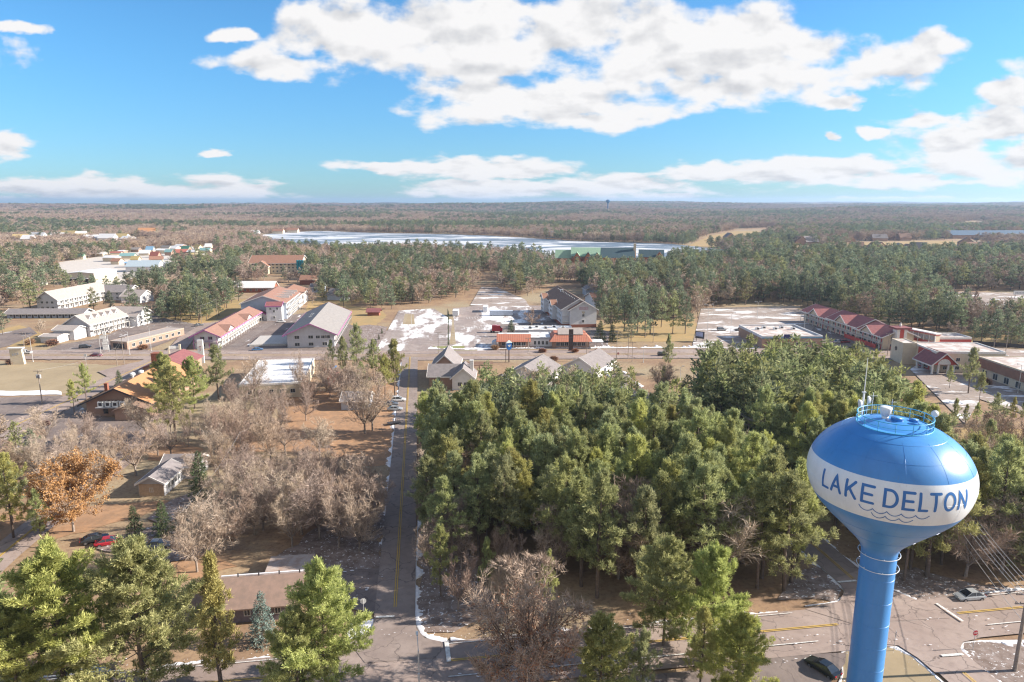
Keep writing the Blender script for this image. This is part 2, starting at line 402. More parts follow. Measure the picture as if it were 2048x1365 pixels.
# lots
sheet('parking_lot', [(-500, 800), (0, 796), (120, 792), (150, 800), (180, 830), (330, 850), (340, 880), (100, 905), (0, 900), (-300, 900)], ASPM)
sheet('snow_strip', frag([(-200, 795), (-200, 784), (0, 783), (118, 782), (125, 790), (0, 793)], .5), SNOW, world=True)
sheet('parking_lot', [(100, 722), (60, 715), (118, 690), (200, 678), (300, 632), (335, 638), (405, 652), (400, 660), (290, 702), (150, 706)], ASPM)
sheet('driveway', [(-300, 700), (-300, 680), (0, 668), (60, 655), (75, 668), (20, 692), (0, 697)], ASPM)
sheet('parking_lot', [(395, 712), (440, 690), (530, 640), (600, 628), (640, 625), (700, 650), (745, 665), (760, 690), (740, 712)], ASPM)
sheet('gravel_yard', frag([(705, 655), (740, 650), (775, 655), (768, 690), (745, 700), (700, 690)], .6), BRUSH, world=True)
sheet('snowy_parking_lot', [(752, 702), (798, 622), (868, 618), (902, 640), (1090, 650), (1100, 668), (1000, 700), (1000, 712), (752, 712)], ASPS)
sheet('snowy_parking_lot', [(898, 640), (905, 618), (955, 612), (1090, 612), (1110, 640), (1130, 670), (1000, 676), (900, 690)], ASPS)
sheet('hotel_lot', [(1000, 650), (1135, 640), (1220, 665), (1215, 695), (1000, 700)], ASPM)
sheet('parking_lot', [(1385, 690), (1402, 618), (1590, 616), (1640, 640), (1700, 665), (1800, 690), (1800, 705), (1400, 705)], ASPS2)
sheet('parking_lot', [(1640, 640), (1620, 632), (1700, 660), (1790, 700), (1780, 735), (1700, 720), (1600, 690)], ASPM)
sheet('golf_meadow', [(1672, 511), (1702, 486), (1900, 482), (1972, 489), (1955, 512), (1880, 518), (1740, 518)], GRY)
sheet('golf_meadow', [(1375, 493), (1420, 472), (1470, 463), (1520, 463), (1500, 480), (1440, 495)], GRY)
sheet('far_parking_lot', [(1790, 582), (2100, 588), (2600, 600), (2600, 665), (2040, 655), (1900, 632), (1840, 610)], ASPS2)
sheet('parking_lot', [(1890, 690), (2100, 705), (2400, 800), (2400, 860), (2048, 830), (1960, 800), (1930, 850), (1850, 770), (1820, 740)], ASPS2)
sheet('sand_yard', [(212, 575), (200, 560), (245, 545), (330, 538), (345, 548), (250, 575), (140, 578)], CONC)
sheet('theme_park_paving', [(60, 560), (120, 525), (300, 500), (420, 492), (440, 512), (330, 530), (330, 545), (210, 548), (130, 548)], CONC)
sheet('gravel_yard', [(940, 612), (962, 575), (992, 575), (1050, 600), (1060, 616)], ASPS2)
sheet('driveway', [(1080, 1500), (1560, 1500), (1690, 1330), (1692, 1308), (1545, 1314), (1430, 1340), (1200, 1362)], ASPM)
sheet('driveway', [(628, 1165), (640, 1148), (700, 1141), (768, 1139), (766, 1235), (700, 1220)], ASPM)
sheet('driveway', frag([(270, 1110), (190, 1100), (180, 1078), (250, 1070), (330, 1050), (370, 1070), (400, 1110), (330, 1130)], .7), BRUSH, world=True)
sheet('frosty_brush', frag([(300, 1040), (345, 1000), (385, 985), (395, 1000), (350, 1040), (320, 1060)], .6), BRUSH, world=True)
def ribbon(cl, hw, off=0.0):
    out = []; n = len(cl)
    L = []; Rr = []
    for i, p in enumerate(cl):
        a = cl[max(0, i - 1)]; b = cl[min(n - 1, i + 1)]; d = math.hypot(b[0] - a[0], b[1] - a[1]); nx, ny = -(b[1] - a[1]) / d, (b[0] - a[0]) / d
        L.append((p[0] + nx * (off + hw), p[1] + ny * (off + hw))); Rr.append((p[0] + nx * (off - hw), p[1] + ny * (off - hw)))
    return L, Rr
def road(name, cl, hw, m, off=0.0, z=None, step=None):
    if z is None: _z[0] += .006; z = _z[0]
    L, Rr = ribbon(cl, hw, off); n = len(cl)
    mb = MB(); mb.add([(p[0], p[1], z) for p in L + Rr], [(i, n + i, n + i + 1, i + 1) for i in range(n - 1)]); return tag(mb.build(name, m), kind='structure')
def dashes(name, cl, hw, m, off, on, gap):
    _z[0] += .004; mb = MB(); z = _z[0]
    for a, b in zip(cl[:-1], cl[1:]):
        L = math.hypot(b[0] - a[0], b[1] - a[1]); d = ((b[0] - a[0]) / L, (b[1] - a[1]) / L); t = 0
        while t < L:
            e = min(L, t + on); q = []
            for tt, o in ((t, hw), (t, -hw), (e, -hw), (e, hw)): q.append((a[0] + d[0] * tt - d[1] * (off + o), a[1] + d[1] * tt + d[0] * (off + o)))
            mb.poly(q, z); t += on + gap
    return tag(mb.build(name, m), kind='structure')
ST = lambda y: -17.9 - .133 * (y - 95)
R2 = lambda y: 54.9 - .133 * (y - 102)
EW = lambda x: 80.4 + .143 * (x + 8.2)
st_cl = [(ST(y), y) for y in np.linspace(EW(-18) + 2, 262, 40)]
r2n = [(R2(y), y) for y in np.linspace(88, 262, 40)]
r2s = [(58.2 - .133 * (y - 80), y) for y in np.linspace(89, 20, 20)]
ew_cl = [(x, EW(x)) for x in np.linspace(-130, 190, 80)]
hw_cl = [(-900, 266), (-400, 266), (-205, 266.5), (-40, 265), (60, 268.5), (140, 268), (204, 262), (420, 240), (900, 190)]
lw_cl = [(-133.6, 120), (-134.4, 170.6), (-136, 200), (-137, 228), (-138, 258)]
l2_cl = [(-80, 60), (-88, 107), (-89.5, 120), (-93, 160), (-100, 190)]
ml_cl = [(-138, 274), (-146, 300), (-152, 340)]
road('highway', hw_cl, 8.2, ASP)
road('cross_road', ew_cl, 4.85, ASP, -.65)
road('street', st_cl, 3.0, ASPD)
road('side_street', r2n, 3.0, ASPD); road('side_street', r2s, 3.2, ASP)
road('side_street', lw_cl, 4.5, ASP); road('side_street', l2_cl, 3.2, ASP)
road('side_street', ml_cl, 3.6, ASP)
# flared corners
sheet('street_corner', [(745, 1262), (752, 1237), (768, 1232), (829, 1215), (833, 1262), (850, 1280), (895, 1290), (870, 1320), (730, 1330), (700, 1290)], ASPD)
sheet('street_corner', [(1610, 1222), (1678, 1206), (1689, 1186), (1672, 1160), (1722, 1142), (1781, 1181), (1808, 1193), (1835, 1205), (1870, 1209), (1900, 1240), (1700, 1250)], ASP)
sheet('street_corner', [(1672, 1290), (1700, 1296), (1766, 1292), (1796, 1295), (1835, 1320), (1870, 1350), (1975, 1350), (1935, 1330), (1920, 1300), (1925, 1288), (1960, 1280), (1900, 1270)], ASP)
sheet('street_corner', [(196, 745), (262, 728), (300, 722), (330, 716), (330, 735), (255, 745), (235, 765)], ASP)
# painted markings
dashes('lane_marking', hw_cl, .12, YEL, .25, 500, 0); dashes('lane_marking', hw_cl, .12, YEL, -1.9, 500, 0)
dashes('lane_marking', hw_cl, .1, WHT, 3.9, 3, 6); dashes('lane_marking', hw_cl, .1, WHT, -5.2, 3, 6)
for o in (.16, -.16):
    dashes('lane_marking', [(ST(y), y) for y in (92.6, 262)], .06, YEL, o, 400, 0)
    dashes('lane_marking', [(R2(y), y) for y in (100.5, 262)], .06, YEL, o, 400, 0)
    dashes('lane_marking', [r2s[3], r2s[-1]], .06, YEL, o, 400, 0)
    dashes('lane_marking', [lw_cl[0], lw_cl[-1]], .08, YEL, o, 400, 0); dashes('lane_marking', [l2_cl[0], l2_cl[1], l2_cl[2], l2_cl[3]], .08, YEL, o, 400, 0)
    for a, b in ((-130, -28), (-8.6, 47), (66, 190)): dashes('lane_marking', [(a, EW(a)), (b, EW(b))], .06, YEL, o, 400, 0)
for a, b in ((-130, -26), (-8.6, 42), (68, 190)):
    dashes('edge_line', [(a, EW(a)), (b, EW(b))], .06, WHT, 3.5, 400, 0)
    dashes('edge_line', [(a, EW(a)), (b, EW(b))], .08, WHT, -3.2, 400, 0)
def bar(p, q, w, m=WHT):
    p, q = gp(*p), gp(*q); dashes('stop_line', [p, q], w, m, 0, 100, 0)
bar((893, 1287), (898, 1329), .3); bar((752, 1239), (789, 1238), .22); bar((1675, 1169), (1712, 1166), .22); bar((1872, 1212), (1925, 1248), .2); bar((1882, 1317), (1925, 1314), .22)
rm = MB(); rr = random.Random(4)
for (u, v, s) in [(935, 1358, 1.2), (1000, 1350, 1.2), (1615, 1297, 1.0), (1660, 1293, 1.0), (1880, 1240, .8), (1560, 1330, .7), (1600, 1322, .7), (1500, 1270, .8), (1585, 1280, .7), (1850, 1300, .7), (1800, 1285, .7), (690, 1225, .8), (720, 1200, 1.0), (715, 1180, 1.2), (700, 1150, 1.4), (740, 1160, 1.), (770, 1270, .6), (800, 1275, .6), (1640, 1280, .6), (1440, 1300, .7), (1130, 1325, .7), (1900, 1225, .8), (1960, 1240, .9), (1990, 1262, .8)]:
    for k in range(4):
        x, y = gp(u + rr.uniform(-26, 26), v + rr.uniform(-6, 6)); q = []
        n = 9; L = rr.uniform(.1, .4) * s
        for i in range(n): t = 2 * math.pi * i / n; rad = rr.uniform(.4, 1); q.append((x + math.cos(t) * L * rad, y + math.sin(t) * L * .45 * rad))
        rm.add([(a, b, _z[0] + .01 + .002 * k) for a, b in q], [tuple(range(n))])
tag(rm.build('snow_specks', SNOW), kind='stuff')
# parking bays
pb = MB()
def bays(p, q, n, L, ang=None):
    a, b = Vector(gp(*p)), Vector(gp(*q)); d = (b - a); u = d.normalized(); nn = Vector((-u.y, u.x)) * L
    for i in range(n + 1):
        c = a + d * i / n; e = c + nn; s = u * .09; pb.add([(*(c - s), _z[0] + .03), (*(c + s), _z[0] + .03), (*(e + s), _z[0] + .03), (*(e - s), _z[0] + .03)], [(0, 1, 2, 3)])
bays((780, 680), (800, 625), 26, -5); bays((898, 690), (892, 640), 14, 5); bays((905, 690), (903, 645), 14, -5); bays((1415, 640), (1590, 632), 40, 5); bays((1415, 628), (1580, 623), 40, 5)
bays((150, 704), (235, 668), 12, 5); bays((300, 648), (395, 652), 14, 5); bays((455, 697), (530, 648), 22, -5); bays((930, 660), (1000, 658), 14, 5); bays((935, 640), (1010, 638), 14, 5); bays((860, 690), (866, 630), 20, 5)
tag(pb.build('bay_markings', WHT), kind='structure')
# kerbs and ploughed snow along the kerbs
KERB = mat('kerb', (.45, .42, .40), (.36, .33, .32), 2, world=True)
def kerb(pts, name='kerb', w=.18, h=.13):
    L, Rr = ribbon(pts, w / 2); mb = MB(); n = len(pts)
    V = [(p[0], p[1], 0) for p in L] + [(p[0], p[1], h) for p in L] + [(p[0], p[1], h) for p in Rr] + [(p[0], p[1], 0) for p in Rr]
    F = []
    for i in range(n - 1):
        for k in range(3): F.append((k * n + i, k * n + i + 1, (k + 1) * n + i + 1, (k + 1) * n + i))
    F += [(0, n, 2 * n, 3 * n), (n - 1, 4 * n - 1, 3 * n - 1, 2 * n - 1)]
    mb.add(V, F); return tag(mb.build(name, KERB), kind='structure')
def snowline(pts, side, w=1.0, seed=0, dens=1.0):
    """ragged low bank of ploughed snow beside a line"""
    P = []
    for a, b in zip(pts[:-1], pts[1:]):
        L = math.hypot(b[0] - a[0], b[1] - a[1]); n = max(1, int(L / .35))
        for k in range(n): P.append((a[0] + (b[0] - a[0]) * k / n, a[1] + (b[1] - a[1]) * k / n, -(b[1] - a[1]) / L, (b[0] - a[0]) / L))
    mb = MB(); V = []
    for i, (x, y, nx, ny) in enumerate(P):
        wd = w * dens * max(0, (vnoise(i * .12, seed) - .18) * 1.6) * (.5 + rr.random() * .9) + .02
        o1 = (rr.random() - .3) * .15
        V += [(x + nx * side * (-o1), y + ny * side * (-o1), .145), (x + nx * side * (wd * .5 + .05), y + ny * side * (wd * .5 + .05), .145 + .09 * min(1, wd)), (x + nx * side * (wd + .1), y + ny * side * (wd + .1), .02)]
    n = len(P)
    F = [(3 * i + k, 3 * (i + 1) + k, 3 * (i + 1) + k + 1, 3 * i + k + 1) for i in range(n - 1) for k in (0, 1)]
    mb.add(V, F if side < 0 else [f[::-1] for f in F]); tag(mb.build('snow_bank', SNOW), kind='stuff')
    sp = MB()
    for i in range(0, n, 1):
        x, y, nx, ny = P[i]
        for k in range(2):
            if rr.random() < .28 * dens:
                d = abs(rr.gauss(0, 1)) * w * 1.5 + .2; q = rr.uniform(.03, .13); cx, cy = x + nx * side * d + rr.uniform(-.3, .3), y + ny * side * d; t = rr.random() * 6
                sp.add([(cx + q * math.cos(t + a) * rr.uniform(.5, 1.3), cy + q * math.sin(t + a), .10 + rr.random() * .05) for a in (0, 1.5, 3, 4.6)], [(0, 1, 2, 3)])
    if sp.v: tag(sp.build('snow_specks', SNOW), kind='stuff')
K = lambda px: [gp(*p) for p in px]
sw = K([(768, 1138), (775, 1040), (785, 937)]) + [(ST(y) - 3.05, y) for y in np.linspace(150, 255, 12)]
kerb(sw); snowline(sw, 1, .9, 3)
se = K([(890, 1289), (860, 1281), (843, 1270), (832, 1250), (829, 1205), (834, 1085), (836, 1040)])
kerb(se); snowline(se, -1, 1.1, 5)
ne = [(x, EW(x) + 4.25) for x in np.linspace(-8.5, 40, 20)]
kerb(ne); snowline(ne, 1, .9, 8)
c1 = K([(1610, 1214), (1678, 1205), (1688, 1194), (1689, 1184), (1680, 1168), (1666, 1154)]) + [(R2(y) - 3.05, y) for y in np.linspace(108, 250, 20)]
kerb(c1); snowline(c1, 1, .8, 11)
c2 = [(R2(y) + 3.05, y) for y in np.linspace(250, 106, 20)] + K([(1716, 1139), (1781, 1181), (1808, 1193), (1835, 1205), (1870, 1208)]) + [(x, EW(x) + 4.25) for x in np.linspace(70, 180, 20)]
kerb(c2); snowline(c2, 1, 1.0, 14)
isl = K([(1655, 1420), (1685, 1350), (1683, 1306), (1700, 1297), (1766, 1291), (1796, 1295), (1835, 1320), (1885, 1365), (1990, 1480)])
kerb(isl); snowline(isl, -1, .8, 17)
tag(MB().poly(isl + K([(2040, 1560), (1600, 1560)]), .125).build('grass_island', GRS), kind='structure')
isr = K([(2250, 1270), (2048, 1282), (1960, 1283), (1926, 1287), (1919, 1297), (1935, 1328), (1990, 1365), (2100, 1450)])
kerb(isr); snowline(isr, 1, 1.4, 21); 
tag(MB().poly(isr + K([(2300, 1560), (2500, 1400)]), .125).build('grass_island', BRUSH), kind='structure')
lw = K([(700, 1250), (735, 1243), (750, 1240), (752, 1250), (740, 1272), (690, 1282)])
snowline(lw, -1, 1.4, 23); tag(MB().poly(lw, .1).build('snow_strip', SNOW), kind='stuff')
sl = [(x, EW(x) + 4.25) for x in np.linspace(-120, -27, 30)]; kerb(sl); snowline(sl, 1, 1.2, 31)
hn = [(x, 274.6 + .02 * x * 0) for x in np.linspace(-120, 120, 40)]
snowline([(-35, 277.5), (0, 277.8), (30, 278.6), (60, 279.5), (95, 279)], 1, 3.0, 41, 1.6)
kerb([(-200, 275.2), (-150, 275.2)]); kerb([(-130, 275.4), (-60, 274)]); kerb([(-40, 256.5), (50, 259.8), (110, 259.8)])
for px in ([(874, 702), (955, 701), (953, 707), (872, 708)], [(866, 694), (930, 693), (928, 698), (868, 698)], [(893, 690), (899, 690), (905, 640), (897, 640), (895, 618), (905, 616), (912, 690)], [(805, 650), (830, 650), (828, 630), (810, 628)]):
    P = [gp(*p) for p in px]; tag(MB().prism(P, 0, .16).build('traffic_island', GRN if px[0][0] in (874, 866) else GRS), kind='structure')

# ------------------------------------------------------------------ water tower
TX, TY = 41.0, 70.0
def paint(name, c, rough=.36, var=.9):
    m = bpy.data.materials.new(name); m.use_nodes = True; N = NT(m.node_tree); p = N.n['Principled BSDF']
    co = N.new('ShaderNodeTexCoord').outputs['Object']
    nz = N.noise(N.vmath('MULTIPLY', co, (1, 1, .35)), .8, 7, .65)
    cc = N.mix(N.ramp(nz, .35, .75), c, tuple(x * var for x in c))
    st = N.noise(N.vmath('MULTIPLY', co, (2.6, 2.6, .12)), 1.6, 6, .7); cc = N.mix(N.ramp(st, .56, .80, 0, .38), cc, tuple(.35 * x + .12 for x in c))
    N.l.new(cc, p.inputs['Base Color']); p.inputs['Roughness'].default_value = rough; p.inputs['Specular IOR Level'].default_value = .5
    b = N.new('ShaderNodeBump', {'Strength': .12, 'Distance': .05, 'Height': N.noise(co, 22, 3, .6)}); N.l.new(b.outputs[0], p.inputs['Normal'])
    return m
BLU = paint('tank_blue', (.060, .245, .60)); BAND = paint('tank_white', (.70, .76, .84), .3); LBL = paint('lettering_blue', (.025, .15, .45), .4)
CYN = paint('rail_blue', (.06, .38, .62), .4); WHP = paint('white_equipment', (.75, .77, .78), .5)
def prof(z):
    if z >= 31.2: return 8.2 * math.sqrt(max(0, 1 - ((z - 31.2) / 6.0) ** 2))
    if z >= 28.6: return 8.2 * math.sqrt(1 - ((31.2 - z) / 6.44) ** 2)
    return float(np.interp(z, [21.6, 22.2, 22.8, 23.5, 24.5, 25.5, 26.5, 27.5, 28.05, 28.6], [1.82, 1.88, 2.14, 2.75, 3.75, 4.8, 5.85, 6.78, 7.2, 7.5]))
def sm(z): return (prof(max(21.6, z - .25)) + 2 * prof(z) + prof(min(z + .25, 28.6))) / 4 if z < 28.3 else prof(z)
tw = empty('water_tower', (TX, TY, 0), 0, 'tall blue and white single pedestal water tower lettered LAKE DELTON', 'water tower')
def shell(name, z0, z1, m, n=14):
    return MB().lathe([((sm(z) if z1 < 37 else prof(z)), z) for z in np.linspace(z0, z1, n)], 128).build(name, m, tw, True)
o = MB().lathe([(8.2 * math.sqrt(max(0, 1 - ((33 - 31.2 + 4.2 * math.sin(t) - 0) / 6.0) ** 2)) if t < math.pi / 2 else .001, 33 + 4.2 * math.sin(t)) for t in np.linspace(0, math.pi / 2, 36)], 128).build('tank_top', BLU, tw, True)
shell('white_band', 28.6, 33.0, BAND, 20); shell('tank_bowl', 21.6, 28.6, BLU, 40)
MB().lathe([(1.82, 21.6), (1.82, 2.6), (1.95, 2.2), (3.3, 0)], 64).build('column', BLU, tw, True)
SEAM = paint('seam', (.02, .18, .56), .5)
GL = {'L': [[(0, 1), (0, 0), (1, 0)]], 'A': [[(0, 0), (.5, 1), (1, 0)], [(.2, .34), (.8, .34)]], 'K': [[(0, 1), (0, 0)], [(.92, 1), (.08, .40)], [(.32, .60), (1, 0)]],
      'E': [[(1, 1), (0, 1), (0, 0), (1, 0)], [(.0, .51), (.86, .51)]], 'T': [[(0, 1), (1, 1)], [(.5, 1), (.5, 0)]], 'N': [[(0, 0), (0, 1), (1, 0), (1, 1)]],
      'D': [[(0, 0), (0, 1)] + [(.42 + .58 * math.cos(t), .5 + .5 * math.sin(t)) for t in np.linspace(math.pi / 2, -math.pi / 2, 12)] + [(0, 0), (0, .02)]],
      'O': [[(.5 + .5 * math.cos(t), .5 + .5 * math.sin(t)) for t in np.linspace(0, 2 * math.pi, 28)]],
      'S': [[(.95, .85), (.75, 1), (.25, 1), (.02, .8), (.1, .6), (.9, .42), (.98, .2), (.75, 0), (.25, 0), (.02, .15)]], 'P': [[(0, 0), (0, 1), (.7, 1), (.98, .85), (.98, .62), (.7, .48), (0, .48)]]}
def stroke(mb, pts, w, fmap, lift):
    """round-ended brush stroke in (s,h) mapped onto a surface"""
    P = [Vector(p) for p in pts]; Q = [P[0]]
    for a, b in zip(P[:-1], P[1:]):
        n = max(1, int((b - a).length / .12)); Q += [a + (b - a) * k / n for k in range(1, n + 1)]
    L = []; Rr = []
    closed = (P[0] - P[-1]).length < 1e-3
    for i, q in enumerate(Q):
        a = Q[i - 1] if i > 0 else (Q[-2] if closed else None); b = Q[i + 1] if i < len(Q) - 1 else (Q[1] if closed else None)
        d1 = (q - a).normalized() if a is not None else (b - q).normalized(); d2 = (b - q).normalized() if b is not None else d1
        n1 = Vector((-d1.y, d1.x)); n2 = Vector((-d2.y, d2.x)); m = (n1 + n2); k = m.length / 2
        m.normalize(); m *= min(1 / max(k, .3), 1.9); L.append(q + m * w / 2); Rr.append(q - m * w / 2)
    n = len(Q); V = L + Rr; F = [(i, n + i, n + i + 1, i + 1) for i in range(n - 1)]
    if not closed:
        for q, d, ii in ((Q[0], (Q[0] - Q[1]).normalized(), 0), (Q[-1], (Q[-1] - Q[-2]).normalized(), 1)):
            nn = Vector((-d.y, d.x)); s = len(V); arc = [q + (nn * math.cos(t) + d * math.sin(t)) * w / 2 for t in np.linspace(0, math.pi, 9)]
            V += arc; F.append(tuple(range(s, s + 9))[::-1])
    mb.add([fmap(p.x, p.y, lift) for p in V], F)
f0 = math.atan2(-TY, -TX)
def tmap(s, h, lift):
    r = prof(h) + lift; t = f0 + s / 8.17
    return (r * math.cos(t), r * math.sin(t), h)
WORD = [('L', -.827, -.697), ('A', -.681, -.51), ('K', -.471, -.315), ('E', -.276, -.11), ('D', -.027, .144), ('E', .175, .327), ('L', .353, .476), ('T', .471, .632), ('O', .644, .824), ('N', .854, 1.02)]
for ch, t0, t1 in WORD:
    mb = MB(); s0, s1 = t0 * 8.17 + .16, t1 * 8.17 - .16
    for k, st in enumerate(GL[ch]): stroke(mb, [(s0 + x * (s1 - s0), 30.50 + y * 1.72) for x, y in st], .275, tmap, .02 + .006 * k)
    mb.build('letter', LBL, tw)
for (t0, t1, n, h) in ((-.283, .503, 5, 29.86), (-.136, .33, 3, 29.26)):
    mb = MB(); pts = []
    for k in range(n):
        for j in range(0 if k == 0 else 1, 9):
            x = j / 8; pts.append(((t0 + (t1 - t0) * (k + x) / n) * 8.17, h + .05 - .38 * math.sin(math.pi * x) ** .8 + (.1 if (k == 0 and j == 0) else 0)))
    stroke(mb, pts, .085, tmap, .02); mb.build('wave_line', LBL, tw)
# weld seams of the steel plates
sm_ = MB()
for z in (34.6, 35.95): sm_.ring(prof(z) + .004, z, .022, 96, m=4)
for k in range(12):
    t = 2 * math.pi * k / 12 + .2; zs = list(np.linspace(33.05, 36.1, 12))
    for a, b in zip(zs[:-1], zs[1:]): sm_.tube((prof(a) * math.cos(t), prof(a) * math.sin(t), a), (prof(b) * math.cos(t), prof(b) * math.sin(t), b), .018, n=4, cap=False)
sm_.build('dome_seams', BLU, tw)
for z in (26.4, 24.3): MB().ring(sm(z) + .004, z, .022, 96, m=4).build('weld_seam', BLU, tw)
for z in (19, 16.2, 13.4, 10.6, 7.8, 5): MB().ring(1.822, z, .018, 64, m=4).build('weld_seam', BLU, tw)
sm_ = MB(); sm_.ring(prof(30.9) + .003, 30.9, .014, 128, m=4)
for k in range(16):
    t = 2 * math.pi * k / 16; zs = list(np.linspace(28.65, 32.95, 10))
    for a, b in zip(zs[:-1], zs[1:]): sm_.tube((prof(a) * math.cos(t), prof(a) * math.sin(t), a), (prof(b) * math.cos(t), prof(b) * math.sin(t), b), .010, n=4, cap=False)
sm_.build('band_seams', BAND, tw)
# top equipment
rl = MB(); zr = 36.55
for z, r in ((37.68, .045), (37.15, .03), (36.62, .05)): rl.ring(3.65, z, r, 72)
for i in range(14):
    t = 2 * math.pi * i / 14 + .2; x, y = 3.65 * math.cos(t), 3.65 * math.sin(t); rl.tube((x, y, 36.35), (x, y, 37.68), .035, n=6)
rl.build('railing', CYN, tw)
MB().lathe([(3.3, 36.55), (3.35, 36.75), (3.95, 36.42), (3.98, 36.2)], 96).build('gutter_ring', BLU, tw, True)
v = MB(); v.lathe([(.32, 36.9), (.34, 37.35), (.30, 37.4), (.42, 37.45), (.62, 38.2), (.62, 38.35), (.5, 38.42), (.001, 38.45)], 28, -.75, .55); v.build('roof_vent', WHP, tw, True)
for (x, y, r) in ((.1, -.3, .62), (1.9, -.3, .45)):
    zt = prof(0) if 0 else 31.2 + 6 * math.sqrt(max(0, 1 - (math.hypot(x, y) / 8.2) ** 2)); h = MB(); h.lathe([(r, zt - .15), (r, zt + .22), (r * 1.06, zt + .24), (.001, zt + .3)], 24, x, y); h.build('hatch', BLU, tw, True)
def ang(u, v, R=3.75):
    best = min(range(360), key=lambda k: (pr(TX + R * math.cos(R_(k)), TY + R * math.sin(R_(k)), 37)[0] - u) ** 2 + (pr(TX + R * math.cos(R_(k)), TY + R * math.sin(R_(k)), 37)[1] - v) ** 2)
    return R * math.cos(R_(best)), R * math.sin(R_(best))
x, y = ang(1724, 822); a = MB(); a.tube((x, y, 36.3), (x, y, 39.3), .11, n=8); a.tube((x, y, 39.3), (x, y, 43.2), .055, .03, n=8); a.box(x - .2, y - .1, 39.2, x + .2, y + .1, 39.32)
a.build('antenna_mast', WHP, tw)
def dish(u, v, dz, yaw, r=.42):
    x, y = ang(u, v); d = MB(); z = 37.2 + dz; dv = Vector((math.cos(yaw), math.sin(yaw), .1)).normalized(); c = Vector((x, y, z))
    d.tube((x, y, 36.4), c, .05, n=6); d.tube(c, c + dv * .12, r, r, 20); d.tube(c + dv * .12, c + dv * .3, r * .98, r * .7, 20); d.build('dish', WHP, tw)
dish(1716, 828, .95, R_(-10)); dish(1733, 820, 1.1, R_(-20)); dish(1871, 845, .95, R_(-140), .36)
for (u, v, h) in ((1743, 817, 1.9), (1783, 818, 1.2)):
    x, y = ang(u, v); d = MB(); d.tube((x, y, 36.4), (x, y, 37.2 + h), .03, n=6); d.tube((x - .5, y, 37 + h * .9), (x + .5, y, 37 + h * .9), .025, n=6); d.build('antenna', WHP, tw)
pk = MB(); pk.tube((2.6, -2.6, 36.3), (-2.2, -4.6, 35.4), .05, n=6); pk.tube((2.2, -2.9, 36.2), (-.5, -5.0, 35.2), .05, n=6); pk.build('cable_run', CYN, tw)
for z in (21.75, 20.15):
    h = MB(); h.ring(2.12, z, .032, 64)
    for i in range(6): t = 2 * math.pi * i / 6 + .3; h.tube((1.7 * math.cos(t), 1.7 * math.sin(t), z), (2.08 * math.cos(t), 2.08 * math.sin(t), z), .03, n=5)
    h.build('conduit_hoop', WHP, tw)
fl = MB(); fl.tube((1.5, .95, 21.7), (1.5, .95, 0), .07, n=6); fl.build('conduit', WHP, tw)

# ------------------------------------------------------------------ vegetation
def leaf_mat(name, c1, c2, c3=None, trans=.25, hue=.04, val=.5):
    """foliage: tone varies per tuft and per tree"""
    m = bpy.data.materials.new(name); m.use_nodes = True; N = NT(m.node_tree); N.n.remove(N.n['Principled BSDF'])
    g = N.new('ShaderNodeNewGeometry'); oi = N.new('ShaderNodeObjectInfo').outputs['Random']
    at = N.new('ShaderNodeAttribute', attribute_name='tone').outputs['Fac']
    c = N.mix(at, c1, c2)
    if c3: c = N.mix(N.ramp(oi, .6, 1.0), c, N.mix(.6, c, c3))
    r2 = N.math('FRACT', N.math('MULTIPLY', oi, 7.31))
    hsv = N.new('ShaderNodeHueSaturation', {'Hue': N.math('ADD', .5 - hue / 2, N.math('MULTIPLY', r2, hue)), 'Saturation': N.math('ADD', .85, N.math('MULTIPLY', oi, .25)), 'Value': N.math('ADD', 1 - val / 2, N.math('MULTIPLY', r2, val)), 'Color': c}).outputs[0]
    d = N.new('ShaderNodeBsdfDiffuse', {0: hsv}); t = N.new('ShaderNodeBsdfTranslucent', {0: hsv})
    mx = N.new('ShaderNodeMixShader', {0: trans, 1: d.outputs[0], 2: t.outputs[0]})
    N.l.new(mx.outputs[0], N.n['Material Output'].inputs[0])
    return m
PINE2 = leaf_mat('far_toned_pine_needles', (.105, .135, .085), (.31, .345, .215), (.34, .32, .16), .34, .035, .5)  # pine tone darkened and blued for far trees; distance put into the colour
PINE = leaf_mat('pine_needles', (.185, .210, .100), (.57, .585, .27), (.52, .49, .20), .40, .03, .34)
SPRU = leaf_mat('spruce_needles', (.06, .09, .045), (.15, .19, .09), None, .1, .03, .3)
BSPR = leaf_mat('blue_spruce_needles', (.12, .17, .15), (.27, .33, .30), None, .1, .02, .2)
CEDR = leaf_mat('golden_conifer_needles', (.24, .21, .065), (.56, .48, .16), None, .2, .03, .3)
TWIG = leaf_mat('bare_twigs', (.30, .225, .175), (.53, .42, .345), (.38, .28, .215), .0, .03, .4)
OAKL = leaf_mat('russet_leaves', (.32, .15, .075), (.56, .31, .17), None, .25, .03, .2)
REDL = leaf_mat('red_leaves', (.40, .03, .03), (.62, .08, .06), None, .2, .02, .1)
BARK = mat('pine_bark', (.115, .085, .07), (.17, .13, .105), 2.5, rnd=.3); GBARK = mat('grey_bark', (.20, .165, .145), (.30, .25, .215), 3, rnd=.3)

